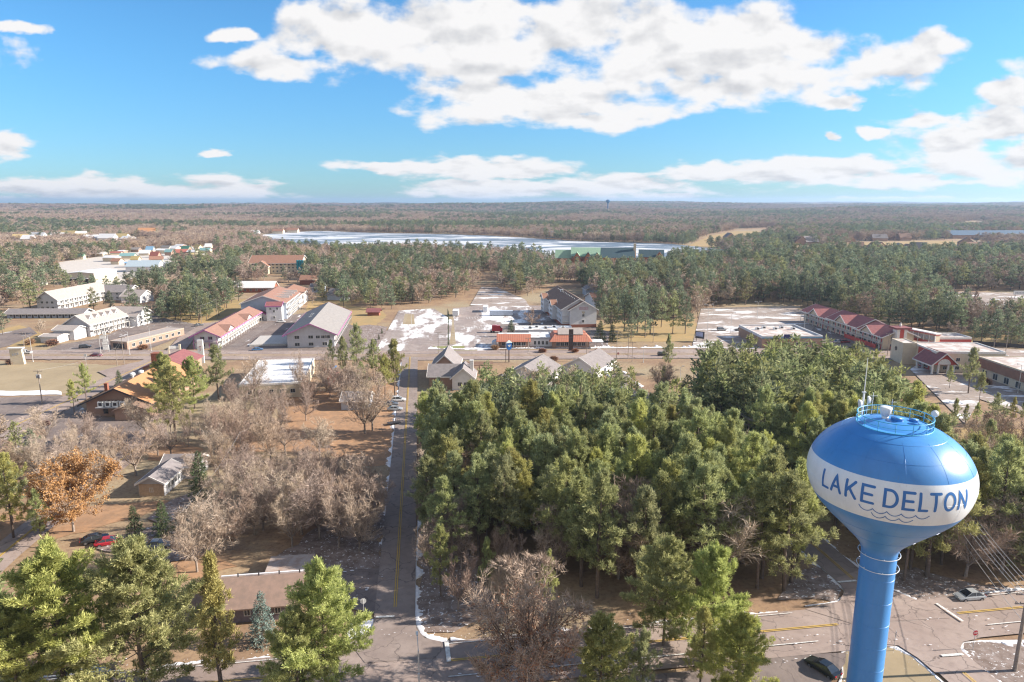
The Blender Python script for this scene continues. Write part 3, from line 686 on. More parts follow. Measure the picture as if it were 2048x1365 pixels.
def tris(base, dirs, length, width, r):
    """thin triangles growing from base along dirs"""
    n = len(base); rv = r.normal(size=(n, 3)); s = np.cross(dirs, rv); s /= np.linalg.norm(s, axis=1)[:, None] + 1e-9
    s *= (width / 2)[:, None] if np.ndim(width) else width / 2
    L = dirs * (length[:, None] if np.ndim(length) else length)
    V = np.stack([base - s, base + s, base + L], 1).reshape(-1, 3)
    return V, np.arange(3 * n).reshape(-1, 3)
def tufts(cent, dirs, per, length, width, spread, r):
    """needle tufts: leaf-shaped quads round each centre"""
    n = len(cent); c = np.repeat(cent, per, 0); d = np.repeat(dirs, per, 0) + r.normal(size=(n * per, 3)) * spread
    d /= np.linalg.norm(d, axis=1)[:, None] + 1e-9
    c = c + r.normal(size=c.shape) * length * .22
    rv = r.normal(size=c.shape); s = np.cross(d, rv); s /= np.linalg.norm(s, axis=1)[:, None] + 1e-9
    l = length * r.uniform(.7, 1.25, len(c))[:, None]; wd = width * r.uniform(.7, 1.2, len(c))[:, None] / 2
    V = np.stack([c, c + d * l * .45 - s * wd, c + d * l, c + d * l * .45 + s * wd], 1).reshape(-1, 3)
    return V, np.arange(4 * len(c)).reshape(-1, 4), per
def crown_obj(name, V, F, m, tone, parent=None):
    me = npmesh(name, V, F, m); a = me.attributes.new('tone', 'FLOAT', 'FACE'); a.data.foreach_set('value', np.asarray(tone, np.float32)); return me
def tubes(segs, n, name, m):
    """many tapered limbs in one mesh: (p0, p1, r0, r1)"""
    mb = MB()
    for p0, p1, r0, r1 in segs: mb.tube(p0, p1, r0, r1, n, cap=False)
    return mb.mesh(name, m, True)
def conifer(seed, H=18., Rc=4.0, z0=.30, lod=0, m=PINE, shape='pine', bark=BARK, dn=1.0):
    r = np.random.default_rng(seed); cs = []; ds = []; segs = [((0, 0, -.3), (r.normal() * .2, r.normal() * .2, H * .5), .27, .19), ((0, 0, H * .5), (0, 0, H * .97), .19, .04)]
    z = z0 * H; k = 0
    wh = {'pine': 1.08, 'spruce': .5}[shape] * (1 if lod == 0 else 1.55)
    while z < H * .985:
        t = (z - z0 * H) / (H * (1 - z0)); nb = r.integers(4, 7)
        if shape == 'pine': rad = Rc * (math.sin(math.pi * min(1, .16 + .84 * t) ** .8) ** .6 if t < .97 else .25); rad = Rc * min(1, .62 + t * 1.6) * (max(0, 1 - t) ** .66) * 1.15 + .15
        else: rad = Rc * (1 - t) ** .85 + .15
        a0 = r.uniform(0, 6.28)
        for b in range(nb):
            a = a0 + 6.283 * b / nb + r.normal() * .3; L = rad * (r.choice([.5, .75, 1.0, 1.28]) * r.uniform(.85, 1.1) if shape == 'pine' else r.uniform(.85, 1.1))
            if shape == 'pine' and r.random() < (.35 if t < .15 else .14): continue
            el = R_(-4 + 46 * t + r.normal() * 8) if shape == 'pine' else R_(-14 + 30 * t)
            dirh = np.array([math.cos(a), math.sin(a), 0]); up = np.array([0, 0, 1.])
            f = lambda s: dirh * (L * s * math.cos(el)) + up * (z + L * s * math.sin(el) + (L * .16 * s * s if shape == 'pine' else -.05 * L * s))
            if lod == 0 or b % 2 == 0: segs.append((tuple(up * z), tuple(f(.55)), .06, .03)); segs.append((tuple(f(.55)), tuple(f(.95)), .03, .01))
            dens = (5.2 if shape == 'pine' else 5.5) * (dn if lod == 0 else .42); n = max(2, int(L * dens))
            s = r.uniform(.22 if shape == 'pine' else .1, 1.02, n) ** (.75 if shape == 'pine' else .8); side = np.array([-math.sin(a), math.cos(a), 0])
            w_ = (.44 if shape == 'pine' else .36) * L * (1.12 - s) + .1
            off = r.uniform(-1, 1, n) * w_
            P = np.array([f(q) for q in s]) + side * off[:, None]; P[:, 2] += (.10 if shape == 'pine' else -.08) * np.abs(off) + r.normal(size=n) * .12
            D = dirh * .75 + side * (np.sign(off) * .55)[:, None] + up * (.95 if shape == 'pine' else -.05)
            cs.append(P); ds.append(D)
            if shape == 'pine' and lod == 0:
                for q0 in r.uniform(.45, 1.0, 3):
                    b0 = f(q0) + side * r.normal() * .3 * L * (1.1 - q0); hh = r.uniform(.45, 1.2); m_ = 5
                    cs.append(b0 + np.outer(np.linspace(.1, 1, m_), [0.04, 0.0, hh]) + r.normal(size=(m_, 3)) * .07); ds.append(np.tile(up * 1.3 + dirh * .15, (m_, 1)))
        z += wh * r.uniform(.8, 1.2) * (1.1 - .35 * t)
    top = np.array([[0, 0, H]]); cs.append(top); ds.append(np.array([[0, 0, 1.]]))
    c = np.concatenate(cs); d = np.concatenate(ds); d /= np.linalg.norm(d, axis=1)[:, None]
    if lod == 0: V, F, per = tufts(c, d, 10 if shape == 'pine' else 6, .52 if shape == 'pine' else .42, .095 if shape == 'pine' else .10, .5, r)
    else: V, F, per = tufts(c, d, 4, 1.25 if shape == 'pine' else .8, .42 if shape == 'pine' else .3, .6, r)
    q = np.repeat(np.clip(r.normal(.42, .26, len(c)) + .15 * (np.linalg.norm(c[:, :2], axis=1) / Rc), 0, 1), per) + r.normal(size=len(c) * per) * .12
    return crown_obj('crown', V, F, m, np.clip(q, 0, 1)), tubes(segs, 6 if lod == 0 else 4, 'trunk', bark), H
def bare(seed, H=13., Rc=5., lod=0, m=TWIG, leaves=None, leafn=0, bark=GBARK, per_=0, nb_=0):
    r = np.random.default_rng(seed); segs = []; tips = []; tw_b = []; tw_d = []; tw_l = []
    forks = r.uniform(.16, .28) * H
    def norm(v): return v / (np.linalg.norm(v) + 1e-9)
    segs.append(((0, 0, -.3), (0, 0, forks), .24, .18))
    n1 = nb_ or (r.integers(5, 8) if lod == 0 else 4)
    for i in range(n1):
        a = 6.283 * i / n1 + r.normal() * .25; lean = R_(r.uniform(18, 62) if not nb_ else r.uniform(20, 78)) if i else R_(6)
        d = np.array([math.cos(a) * math.sin(lean), math.sin(a) * math.sin(lean), math.cos(lean)]); p = np.array([0, 0, forks * r.uniform(.75, 1.1)])
        Ln = (H - forks) * (.55 + .45 * math.cos(lean)) ; L = Ln * r.uniform(.85, 1.05); r0 = .13 if not nb_ else .17
        K_ = 5
        for k in range(K_):
            d = norm(d + r.normal(size=3) * .13 + np.array([0, 0, .10])); q = p + d * L / K_; r1 = r0 * .72
            segs.append((tuple(p), tuple(q), r0, r1)); 
            for j in range((3 if lod == 0 else 2)):
                e = norm(d + norm(r.normal(size=3)) * .85 + np.array([0, 0, .12])); l2 = L * (.46 - .05 * k) * r.uniform(.7, 1.2); pp = p + (q - p) * r.random(); s2 = pp; rr2 = r1 * .5
                for k2 in range(3):
                    e = norm(e + r.normal(size=3) * .18 + np.array([0, 0, .07])); s3 = s2 + e * l2 / 3; segs.append((tuple(s2), tuple(s3), max(.02, rr2), max(.012, rr2 * .65))); rr2 *= .65
                    for _ in range(4 if lod == 0 else 2):
                        g = norm(e + norm(r.normal(size=3)) * .9 + np.array([0, 0, .15])); l3 = l2 * .38 * r.uniform(.6, 1.2); b = s2 + (s3 - s2) * r.random(); tw_b.append(b); tw_d.append(g); tw_l.append(l3)
                    s2 = s3
            p = q; r0 = r1
    B = np.array(tw_b); D = np.array(tw_d); L = np.array(tw_l)
    per = per_ or (5 if lod == 0 else 4)
    t = r.uniform(.1, 1, (len(B), per)); b2 = (B[:, None] + D[:, None] * (L[:, None] * t)[..., None]).reshape(-1, 3)
    d2 = np.repeat(D, per, 0) + r.normal(size=(len(b2), 3)) * .5 + np.array([0, 0, .1]); d2 /= np.linalg.norm(d2, axis=1)[:, None]
    V1, F1 = tris(B, D, L, np.full(len(B), .06 if lod == 0 else .09), r)
    V2, F2 = tris(b2, d2, r.uniform(.5, 1.15, len(b2)) * (1 if lod == 0 else 1.35), .05 if lod == 0 else .21, r)
    V = np.vstack([V1, V2]); F = np.vstack([F1, F2 + len(V1)])
    rad = np.percentile(np.linalg.norm(V[:, :2], axis=1), 96); sx = Rc / rad; hz = np.percentile(V[:, 2], 99.5); sz = H / hz
    S = np.array([sx, sx, sz]); V = V * S; segs = [(tuple(np.array(a) * S), tuple(np.array(b) * S), c, d) for a, b, c, d in segs]
    # keep the crown inside a dome
    cz = H * .56; hz2 = H * .455; lim = Rc * (.93 if nb_ else 1.04)
    def dome(P, k=1.0):
        q = P - np.array([0, 0, cz]); e = np.sqrt((q[:, 0] ** 2 + q[:, 1] ** 2) / lim ** 2 + (q[:, 2] / hz2) ** 2); f = np.where(e > k, k / e, 1.0); return q * (f - 1)[:, None] * (P[:, 2] > H * .2)[:, None]
    V = (V.reshape(-1, 3, 3) + (dome(V.reshape(-1, 3, 3).mean(1)) * r.uniform(.8, 1.05, len(V) // 3)[:, None])[:, None]).reshape(-1, 3)
    pt = lambda p, k=.9: tuple(np.array(p) + dome(np.array([p]), k)[0]); segs = [(pt(a), pt(b), c, d) for a, b, c, d in segs]
    cr = crown_obj('crown', V, F, m, r.random(len(F)))
    lv = None
    if leaves:
        c = (b2 * S)[r.integers(0, len(b2), leafn)]; c = c + r.normal(size=c.shape) * .25; c = c + dome(c, .97)
        lo = c[:, 2] < H * (.97 if leafn > 8000 else .72); c = c[lo]
        Vl, Fl, p_ = tufts(c, r.normal(size=c.shape) * .5 + 1e-3, 2, .3, .2, .5, r); lv = crown_obj('leaves', Vl, Fl, leaves, r.random(len(Fl)))
    return cr, tubes(segs, 5 if lod == 0 else 3, 'trunk', bark), H, lv
DBARK = mat('dark_bark', (.11, .08, .065), (.17, .125, .10), 3)
PN = [conifer(100 + i, 18 + (i % 3) * 1.2, 3.7 + .35 * (i % 4), .26 + .05 * (i % 3)) for i in range(6)]
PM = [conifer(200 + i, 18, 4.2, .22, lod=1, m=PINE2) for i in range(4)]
SPN = [conifer(300 + i, 9, 2.5, .05, shape='spruce', m=SPRU) for i in range(2)]
BSP = conifer(310, 9, 2.6, .05, shape='spruce', m=BSPR)
PINEB = leaf_mat('bright_pine_needles', (.22, .25, .085), (.66, .66, .26), None, .4, .03, .25)
PINE3 = leaf_mat('darkened_pine_needles', (.140, .165, .078), (.42, .435, .205), (.38, .37, .16), .38, .03, .34)  # pine tone darkened in the colour, since the coarse flakes catch more light
PM2 = [conifer(240 + i, 18, 4.0, .22, lod=1, m=PINE3) for i in range(3)]
BIG = [conifer(330 + i, 20, 6.9, .14, dn=2.9, m=PINEB) for i in range(2)]
CED = conifer(320, 17, 2.3, .12, m=CEDR)
BN = [bare(400 + i, 13, 5.0 + .4 * (i % 2)) for i in range(5)]
BM = [bare(500 + i, 12, 5.2, lod=1) for i in range(4)]
OAK = bare(600, 15, 8.6, leaves=OAKL, leafn=15000); OAKS = bare(611, 16, 7.9, leaves=OAKL, leafn=2600, per_=9, nb_=11, bark=DBARK); REDT = bare(602, 6, 2.6, leaves=REDL, leafn=9000)
LIB = {'pine': ('pine_tree', 'pine tree', PN, PM), 'bare': ('bare_tree', 'bare tree', BN, BM)}
def plant(name, cat, var, x, y, h, wide=1.0, rz=0.0, label=None, group=None, z=0.0):
    s = h / var[2]; e = empty(name, (x, y, z), rz, label, cat, group); e.scale = (s * wide, s * wide, s)
    link('crown', var[0], e); link('trunk', var[1], e)
    if len(var) > 3 and var[3]: link('leaves', var[3], e)
    return e
SING = [  # kind, u, base row, top row, width factor, label
 ('G', 137, 1398, 1102, 1.18, 'huge bright green pine at the left corner, west of its twin'),
 ('G', 292, 1388, 1094, 1.18, 'huge bright green pine beside the thin golden conifer'),
 ('G', 40, 1425, 1215, 1.18, 'pine cut by the left frame edge in the foreground'),
 ('C', 443, 1372, 1122, 1.0, 'thin golden conifer with bare lower trunk in front of the brown roof'),
 ('G', 655, 1392, 1138, 1.0, 'bright yellow green pine nearest the street crossing'),
 ('G', 600, 1420, 1225, 1.0, 'lower pine leaning against the bright yellow green pine'),
 ('K', 527, 1285, 1187, 1.0, 'frosty blue spruce in front of the brown roofed building'),
 ('o', 1052, 1392, 1130, 1.0, 'rounded bare tree with a few russet leaves by the cross road'),
 ('G', 1200, 1428, 1238, 1.0, 'bushy pine right of the russet bare tree'),
 ('P', 1283, 1415, 1268, .85, 'short dark pine between two bigger pines at the bottom'),
 ('G', 1326, 1294, 1086, 1.0, 'pine with long reaching limbs north of the cross road'),
 ('G', 1418, 1330, 1102, 1.0, 'tall pine standing over the cross road edge'),
 ('G', 1470, 1425, 1235, 1.0, 'dark bushy pine left of the tower column'),
 ('P', 1400, 1400, 1225, .9, 'pine in shade between the two pines left of the tower'),
 ('O', 148, 1064, 903, 1.0, 'oak still full of russet leaves beside the left road'),
 ('P', 28, 1078, 918, 1.0, 'dark pine at the left edge beside the russet oak'),
 ('P', 85, 1095, 985, .9, 'green pine below the russet oak'),
 ('C', 20, 1000, 912, 1.3, 'small orange tinged conifer at the left edge'),
 ('S', 272, 1076, 1012, 1.0, 'lighter of the two spruces behind the red car'),
 ('S', 328, 1074, 1003, 1.05, 'darker of the two spruces behind the red car'),
 ('S', 404, 1002, 905, .95, 'conifer right of the small white house'),
 ('P', 352, 884, 742, 1.15, 'tall slim pine right of the orange roof'), ('G', 335, 822, 712, .9, 'wide pine overlapping the orange roof corner'),
 ('G', 390, 818, 718, .85, 'pine behind the tall slim pine at the orange roof'), ('P', 438, 800, 695, 1.2, 'pine rising over the end of the brown motel'),
 ('P', 405, 785, 735, 1.0, 'low pine in front of the motel sign'),
 ('P', 149, 828, 762, .9, 'nearer of the two pines west of the orange roof'), ('P', 174, 806, 733, .9, 'farther of the two pines west of the orange roof'),
 ('S', 240, 775, 741, 1.0, 'small conifer beside the brick chimney tower'),
 ('P', 6, 670, 622, 1.2, 'dark pine at the left edge by the road'),
 ('P', 62, 622, 557, 1.35, 'big pine left of the pale two storey motel'), ('P', 188, 622, 577, 1.1, 'first dark pine behind the dormer motel'), ('P', 222, 622, 583, 1.0, 'second dark pine behind the dormer motel'),
 ('P', 262, 622, 572, 1.0, 'third dark pine behind the dormer motel'), ('P', 296, 652, 612, 1.0, 'pine at the end of the dormer motel'), ('P', 330, 628, 583, 1.0, 'pine beside the small white cottage'), ('P', 395, 632, 576, 1.2, 'leftmost big pine in the yellow lawn'),
 ('P', 438, 632, 585, 1.1, 'rightmost pine in the yellow lawn by the motels'), ('P', 368, 625, 580, 1.0, 'pine in the middle of the yellow lawn'),
 ('P', 716, 752, 655, .9, 'tall pine beside the highway over the red truck'), ('P', 688, 765, 678, .85, 'pine left of the tall highway pine'), ('P', 748, 765, 684, .9, 'pine right of the tall highway pine'),
 ('P', 790, 792, 684, 1.0, 'pine at the street corner by the highway'), ('P', 664, 752, 684, .7, 'thin open pine beside the red truck'), ('P', 770, 800, 712, 1.0, 'lower pine at the street corner'),
 ('P', 688, 617, 562, 1.1, 'left pine on the lawn behind the grey roof'), ('P', 742, 617, 563, 1.1, 'middle pine on the lawn behind the grey roof'), ('P', 783, 619, 572, 1.0, 'right pine on the lawn behind the grey roof'),
 ('S', 1022, 674, 640, 1.1, 'dark spruce between the red truck and the restaurant'), ('B', 1063, 657, 616, 1.3, 'bare tree standing in the snowy lot beside the hotel'),
 ('S', 1200, 684, 642, 1.2, 'dark spruce at the foot of the white hotel wall'), ('S', 1224, 684, 650, 1.0, 'second dark spruce right of the hotel'),
 ('P', 1335, 748, 672, .8, 'sparse pine standing by the dark car on the highway'), ('P', 1326, 792, 735, .8, 'lower sparse pine south of the highway'),
 ('P', 1936, 788, 699, .95, 'layered pine in front of the arched lobby'), ('P', 1898, 778, 735, .9, 'smaller layered pine beside the red gable'), ('P', 1958, 806, 748, .9, 'pine below the layered pine'),
 ('P', 1866, 604, 549, 1.0, 'lone pine on the edge of the far car park'),
 ('B', 730, 868, 735, 1.0, 'tall bare tree on the leafy lawn, left of a pair'), ('B', 745, 862, 760, 1.1, 'tall bare tree on the leafy lawn, right of a pair'), ('B', 570, 905, 830, 1.25, 'pale round bare tree left of the leafy lawn'), ('B', 640, 918, 835, 1.1, 'bare tree with dark limbs at the lawn edge'),
 ('B', 655, 905, 850, .9, 'low bare tree beside the dark limbed one'), ('B', 272, 952, 842, 1.15, 'bare tree over the small white house'), ('B', 210, 920, 850, 1.2, 'wide bare tree west of the small white house'),
 ('B', 395, 1145, 1015, 1.1, 'pale bare tree in the dark yard, left'), ('B', 425, 1120, 990, 1.2, 'pale bare tree in the dark yard, middle'), ('B', 465, 1100, 985, 1.2, 'pale bare tree in the dark yard, right'),
 ('B', 378, 895, 812, .4, 'narrow upright bare tree below the slim pine'), ('B', 655, 775, 700, .8, 'bare tree beside the white warehouse'), ('R', 657, 772, 737, 1.0, 'small tree with red leaves beside the warehouse'),
 ('B', 510, 800, 712, 1.0, 'bare tree in front of the white warehouse roof'), ('B', 565, 830, 770, 1.0, 'bare tree at the warehouse corner'), ('B', 485, 835, 750, 1.0, 'bare tree left of the warehouse'), ('B', 600, 790, 700, .5, 'slim bare tree at the warehouse end'),
 ('B', 80, 668, 640, 1.2, 'small pale bare tree in front of the long motel'), ('B', 1365, 800, 762, 1.0, 'pale bare tree behind the central wood'), ('B', 1400, 832, 785, 1.0, 'bare tree at the wood gap'),
]
for i, (u, v, t) in enumerate([(1905, 864, 800), (1928, 860, 812), (1950, 859, 808), (1988, 848, 790), (2022, 852, 797), (2042, 852, 806)]):
    SING.append(('P', u, v, t, .8, ('first', 'second', 'third', 'fourth', 'fifth', 'sixth')[i] + ' of six short pines by the right car park'))
for i, (u, v, t) in enumerate([(1208, 652, 590), (1222, 668, 585), (1248, 664, 583), (1275, 664, 575), (1300, 668, 578), (1322, 655, 578), (1345, 668, 585), (1370, 668, 592), (1262, 684, 628), (1290, 676, 610)]):
    SING.append(('P', u, v, t, .95, ('first', 'second', 'third', 'fourth', 'fifth', 'sixth', 'seventh', 'eighth', 'ninth', 'tenth')[i] + ' tall pine from the left in the grove beside the hotel'))
for i, (u, v, t) in enumerate([(1778, 655, 592), (1800, 658, 583), (1822, 658, 588), (1845, 660, 590), (1872, 662, 590), (1895, 664, 592), (1918, 667, 600), (1962, 690, 626), (1988, 692, 622), (2020, 692, 632), (2044, 694, 640)]):
    SING.append(('P', u, v, t, .95, ('first', 'second', 'third', 'fourth', 'fifth', 'sixth', 'seventh', 'eighth', 'ninth', 'tenth', 'eleventh')[i] + ' pine from the left behind the sloping covered walkway'))
KIND = {'G': BIG, 'P': PN, 'B': BN, 'S': SPN, 'C': [CED], 'K': [BSP], 'O': [OAK], 'o': [OAKS], 'R': [REDT]}
NAMES = {'G': ('pine_tree', 'pine tree', 'pine trees'), 'P': ('pine_tree', 'pine tree', 'pine trees'), 'B': ('bare_tree', 'bare tree', 'bare trees'), 'S': ('spruce_tree', 'spruce tree', 'spruce trees'), 'C': ('golden_conifer', 'conifer', 'golden conifers'), 'K': ('blue_spruce', 'spruce tree', None), 'O': ('oak_tree', 'oak tree', 'russet oaks'), 'o': ('oak_tree', 'oak tree', 'russet oaks'), 'R': ('red_leaved_tree', 'tree', None)}
tr = random.Random(11)
occupied = []
nsing = {'P': 0, 'B': 0}
for i, (k, u, v, t, wd, lab) in enumerate(SING):
    x, y = gp(u, v); h = zat(t, y); occupied.append((x, y))
    var = KIND[k][i % len(KIND[k])]; nm = NAMES[k]
    kq = 'P' if k == 'G' else k
    if kq in nsing: nsing[kq] += 1
    if k in 'PB' and y > 240: var = (PM if k == 'P' else BM)[i % 4]
    s = h / var[2]; natural = {'P': 4.0, 'B': 5.2}.get(k)
    plant(nm[0], nm[1], var, x, y, h, wd * (1.0 if k != 'B' else .95), tr.uniform(0, 6.28), lab, nm[2])

# woods near the camera: (name, base polygon, {kind: share}, spacing, height range, width)
NEAR = [
 ('central', [(848, 1190), (850, 1100), (846, 1000), (850, 915), (1000, 902), (1180, 902), (1300, 920), (1385, 930), (1455, 985), (1535, 1060), (1600, 1120), (1600, 1180), (1500, 1205), (1300, 1215), (1180, 1215), (1120, 1180), (1060, 1150), (980, 1130), (900, 1150)], {'P': .95, 'B': .05}, 4.7, (15, 20.5), 1.1),
 ('brush', [(850, 1225), (845, 1060), (870, 1050), (960, 1130), (1060, 1160), (1110, 1190), (1110, 1240), (920, 1262)], {'B': .75, 'P': .25}, 6.0, (7, 11), .8),
 ('east', [(1445, 905), (1405, 862), (1400, 800), (1480, 790), (1640, 800), (1760, 830), (1810, 930), (1860, 1000), (1950, 1060), (2100, 1080), (2300, 1100), (2300, 1190), (1850, 1190), (1780, 1160), (1640, 1040), (1530, 960)], {'P': .86, 'B': .14}, 5.3, (16, 20.5), 1.15),
 ('southeast', [(1850, 1000), (1880, 930), (1960, 925), (2100, 940), (2400, 1000), (2400, 1100), (1950, 1060)], {'P': .45, 'B': .55}, 6.5, (11, 16), .95),
 ('yard', [(400, 1120), (430, 1050), (500, 990), (640, 985), (752, 1000), (752, 1120), (640, 1130), (560, 1105)], {'B': 1.0}, 5.4, (9.5, 13), 1.05),
 ('roadside', [(370, 1000), (400, 900), (470, 830), (560, 845), (560, 930), (520, 985)], {'B': 1.0}, 7.0, (8, 12), 1.0),
 ('northyard', [(610, 800), (630, 775), (700, 745), (812, 752), (800, 790), (700, 815), (640, 820)], {'B': .78, 'P': .22}, 7.5, (9, 12.5), 1.0),
 ('warehouse', [(440, 800), (470, 770), (490, 830), (590, 835), (600, 800), (650, 790), (650, 850), (470, 880)], {'B': .9, 'P': .1}, 8.5, (8, 11), .9),
 ('west', [(-250, 930), (-100, 890), (180, 895), (245, 915), (230, 985), (60, 1010), (-200, 1020)], {'B': .9, 'P': .1}, 7.5, (8, 12), 1.0),
 ('white house', [(250, 880), (330, 862), (410, 890), (400, 935), (280, 925)], {'B': 1.0}, 8.5, (9, 12), 1.0),
 ('southwest', [(-400, 1400), (-350, 1250), (-60, 1230), (60, 1400), (0, 1480)], {'P': 1.0}, 7.5, (14, 19), 1.1),
 ('lane', [(-120, 1080), (-60, 1040), (40, 1030), (60, 1060), (-60, 1160)], {'P': .6, 'B': .4}, 7.5, (9, 13), 1.0),
 ('gap', [(1215, 790), (1340, 775), (1400, 800), (1400, 870), (1310, 860), (1230, 820)], {'P': .45, 'B': .55}, 7.0, (9, 13), 1.0),
 ('lodges', [(846, 858), (1080, 852), (1080, 905), (850, 905)], {'P': .85, 'B': .15}, 6.2, (11, 14), 1.0),
 ('lodge', [(962, 826), (1240, 815), (1235, 860), (1180, 890), (1085, 890), (1085, 850), (962, 850)], {'P': .85, 'B': .15}, 6.2, (12.5, 16), 1.0),
]
cand = []
def far_ok(x, y, rad):
    for (a, b) in occupied:
        if abs(a - x) < rad and abs(b - y) < rad and math.hypot(a - x, b - y) < rad: return False
    return True
for (nm, px, share, sp, (h0, h1), wide) in NEAR:
    P = [gp(*p) for p in px]; xs = [p[0] for p in P]; ys = [p[1] for p in P]; y = min(ys); row = 0
    while y < max(ys):
        x = min(xs) + (row % 2) * sp / 2
        while x < max(xs):
            X, Y = x + tr.uniform(-.36, .36) * sp, y + tr.uniform(-.36, .36) * sp; x += sp
            if not inpoly(P, X, Y) or not far_ok(X, Y, sp * .62): continue
            if abs(X - ST(Y)) < 5.0 or (abs(X - R2(Y)) < 5.2 and Y > 95) or Y < EW(X) + 7 and Y > EW(X) - 8: continue
            nn = vnoise(X * .09 + 3, Y * .09)
            k = 'P' if tr.random() < share.get('P', 0) * (1.25 if nn > .45 else .8) else ('B' if 'B' in share else 'P')
            cand.append((k, X, Y, tr.uniform(h0, h1) * (.8 if k == 'B' and nm in ('central', 'east') else 1), wide * tr.uniform(.88, 1.12), nm))
        y += sp * .87; row += 1
# forest beyond the highway, thinning into bigger clumps with distance
CLEAR = [
 [(-900, 760), (-900, 650), (-200, 640), (0, 608), (75, 600), (110, 575), (170, 573), (255, 582), (300, 600), (330, 640), (400, 650), (470, 612), (485, 590), (545, 562), (640, 575), (700, 612), (760, 616), (880, 606), (930, 590), (950, 572), (990, 570), (1040, 598), (1095, 580), (1110, 565), (1150, 568), (1200, 600), (1215, 640), (1395, 640), (1402, 614), (1590, 608), (1640, 620), (1740, 650), (1790, 650), (1960, 672), (2100, 690), (2900, 700), (2900, 780)],
 [(1795, 580), (2100, 584), (2900, 600), (2900, 668), (2040, 655), (1910, 628), (1850, 606)],
 [(120, 580), (128, 556), (60, 565), (58, 555), (130, 525), (300, 500), (430, 490), (450, 505), (440, 520), (345, 535), (345, 552), (250, 580)],
 [(1100, 530), (1120, 508), (1230, 508), (1345, 514), (1350, 533), (1200, 536)], [(485, 552), (495, 528), (610, 528), (625, 545), (600, 565)], [(445, 590), (450, 566), (548, 566), (552, 592)],
 LAKE,
 [(1370, 494), (1420, 470), (1480, 458), (1560, 455), (1520, 480), (1440, 496)], [(1670, 512), (1700, 484), (1900, 480), (1975, 488), (1960, 514), (1880, 519), (1740, 519)], [(1545, 512), (1580, 490), (1650, 492), (1650, 516), (1600, 520)],
 [(1100, 447), (1160, 440), (1172, 450), (1110, 453)], [(150, 441), (230, 436), (215, 441), (160, 444)], [(30, 418), (110, 415), (150, 418), (60, 421)], [(1860, 456), (1960, 440), (1990, 446), (1960, 456)], [(1250, 420), (1310, 419), (1300, 422)], [(1890, 474), (2048, 468), (2400, 470), (2400, 482), (1900, 484)],
 [(1640, 434), (1760, 426), (1770, 432), (1650, 437)], [(0, 492), (40, 486), (70, 492), (20, 500)], [(595, 575), (625, 560), (640, 565), (640, 590)],
 [(150, 492), (260, 476), (330, 478), (320, 486), (170, 498)], [(285, 470), (310, 465), (320, 472), (290, 476)],
 [(1650, 480), (1700, 474), (1720, 480), (1660, 486)], [(1680, 488), (1690, 482), (1720, 480)]]
CLB = [(min(p[0] for p in c), min(p[1] for p in c), max(p[0] for p in c), max(p[1] for p in c)) for c in CLEAR]
def share_pine(u, v, x, y):
    """how much of the wood is pine, from where it stands"""
    if u > 1180 and v > 520: 
        s = .74
        if 1230 < u < 1560 and 516 < v < 556: s = .22
        if u > 1500 and 516 < v < 560: s = .3
    elif u > 1180: s = .62
    elif v > 520: s = .48 if u > 640 else .55
    elif v > 470: s = .35 if u < 500 else .5
    elif u > 720: s = .66
    else: s = .36
    if 740 < u < 1340 and 452 < v < 482: s = .85
    n = vnoise(x / 60 + 7, y / 60 + 1) * .45 + vnoise(x / 330 + 2, y / 330) * .55
    return s - .27 + (n - .5) * 2.4
r0 = 262.0
ext = []
while r0 < 8800:
    s = 6.6 + .0042 * r0; th = R_(90 - 47); dth = s / r0
    while th < R_(90 + 47):
        t = th + tr.uniform(-.38, .38) * dth; r = r0 + tr.uniform(-.4, .4) * s; th += dth
        x, y = r * math.cos(t), r * math.sin(t)
        if y < 278: continue
        z = hill(x, y); u, v = pr(x, y, z)
        bad = False
        for c, b in zip(CLEAR, CLB):
            if b[0] <= u <= b[2] and b[1] <= v <= b[3] and inpoly(c, u, v): bad = True; break
        if bad: continue
        if r < 900 and not far_ok(x, y, 5): continue
        if 955 < u < 1000 and 545 < v < 575: continue
        k = 'P' if tr.random() < share_pine(u, v, x, y) else 'B'
        h = tr.uniform(11, 17) if k == 'P' else tr.uniform(9.5, 13.5) * (1.22 if u > 1180 else 1)
        if 1080 < u < 1335 and 503 < v < 560: h *= .62
        elif u > 1180 and 520 < v < 620 and k == 'P': h = tr.uniform(15, 20)
        ext.append((k, x, y, z, h, max(1.0, s / 7.6) * tr.uniform(.9, 1.15)))
    r0 += s * .86
for px, shp in (([(300, 648), (325, 592), (480, 588), (478, 606), (425, 622), (400, 640)], .6), ([(-200, 655), (-200, 600), (60, 592), (72, 612), (10, 632)], .45), ([(112, 588), (135, 580), (300, 585), (300, 600), (200, 596), (150, 590)], .5), ([(225, 640), (300, 622), (330, 640), (290, 655)], .5), ([(1180, 640), (1200, 612), (1390, 612), (1395, 640)], .55), ([(1830, 672), (1960, 665), (2060, 680), (2060, 694), (1940, 690)], .75), ([(620, 610), (640, 585), (700, 588), (700, 604)], .5)):
    P = [gp(*p) for p in px]
    for _ in range(int((max(p[0] for p in P) - min(p[0] for p in P)) * (max(p[1] for p in P) - min(p[1] for p in P)) / 75)):
        x = tr.uniform(min(p[0] for p in P), max(p[0] for p in P)); y = tr.uniform(min(p[1] for p in P), max(p[1] for p in P))
        if inpoly(P, x, y) and far_ok(x, y, 6.5): occupied.append((x, y)); kk = 'P' if tr.random() < shp else 'B'; ext.append((kk, x, y, 0.0, tr.uniform(10, 15) if kk == 'P' else tr.uniform(8, 11), 1.1))
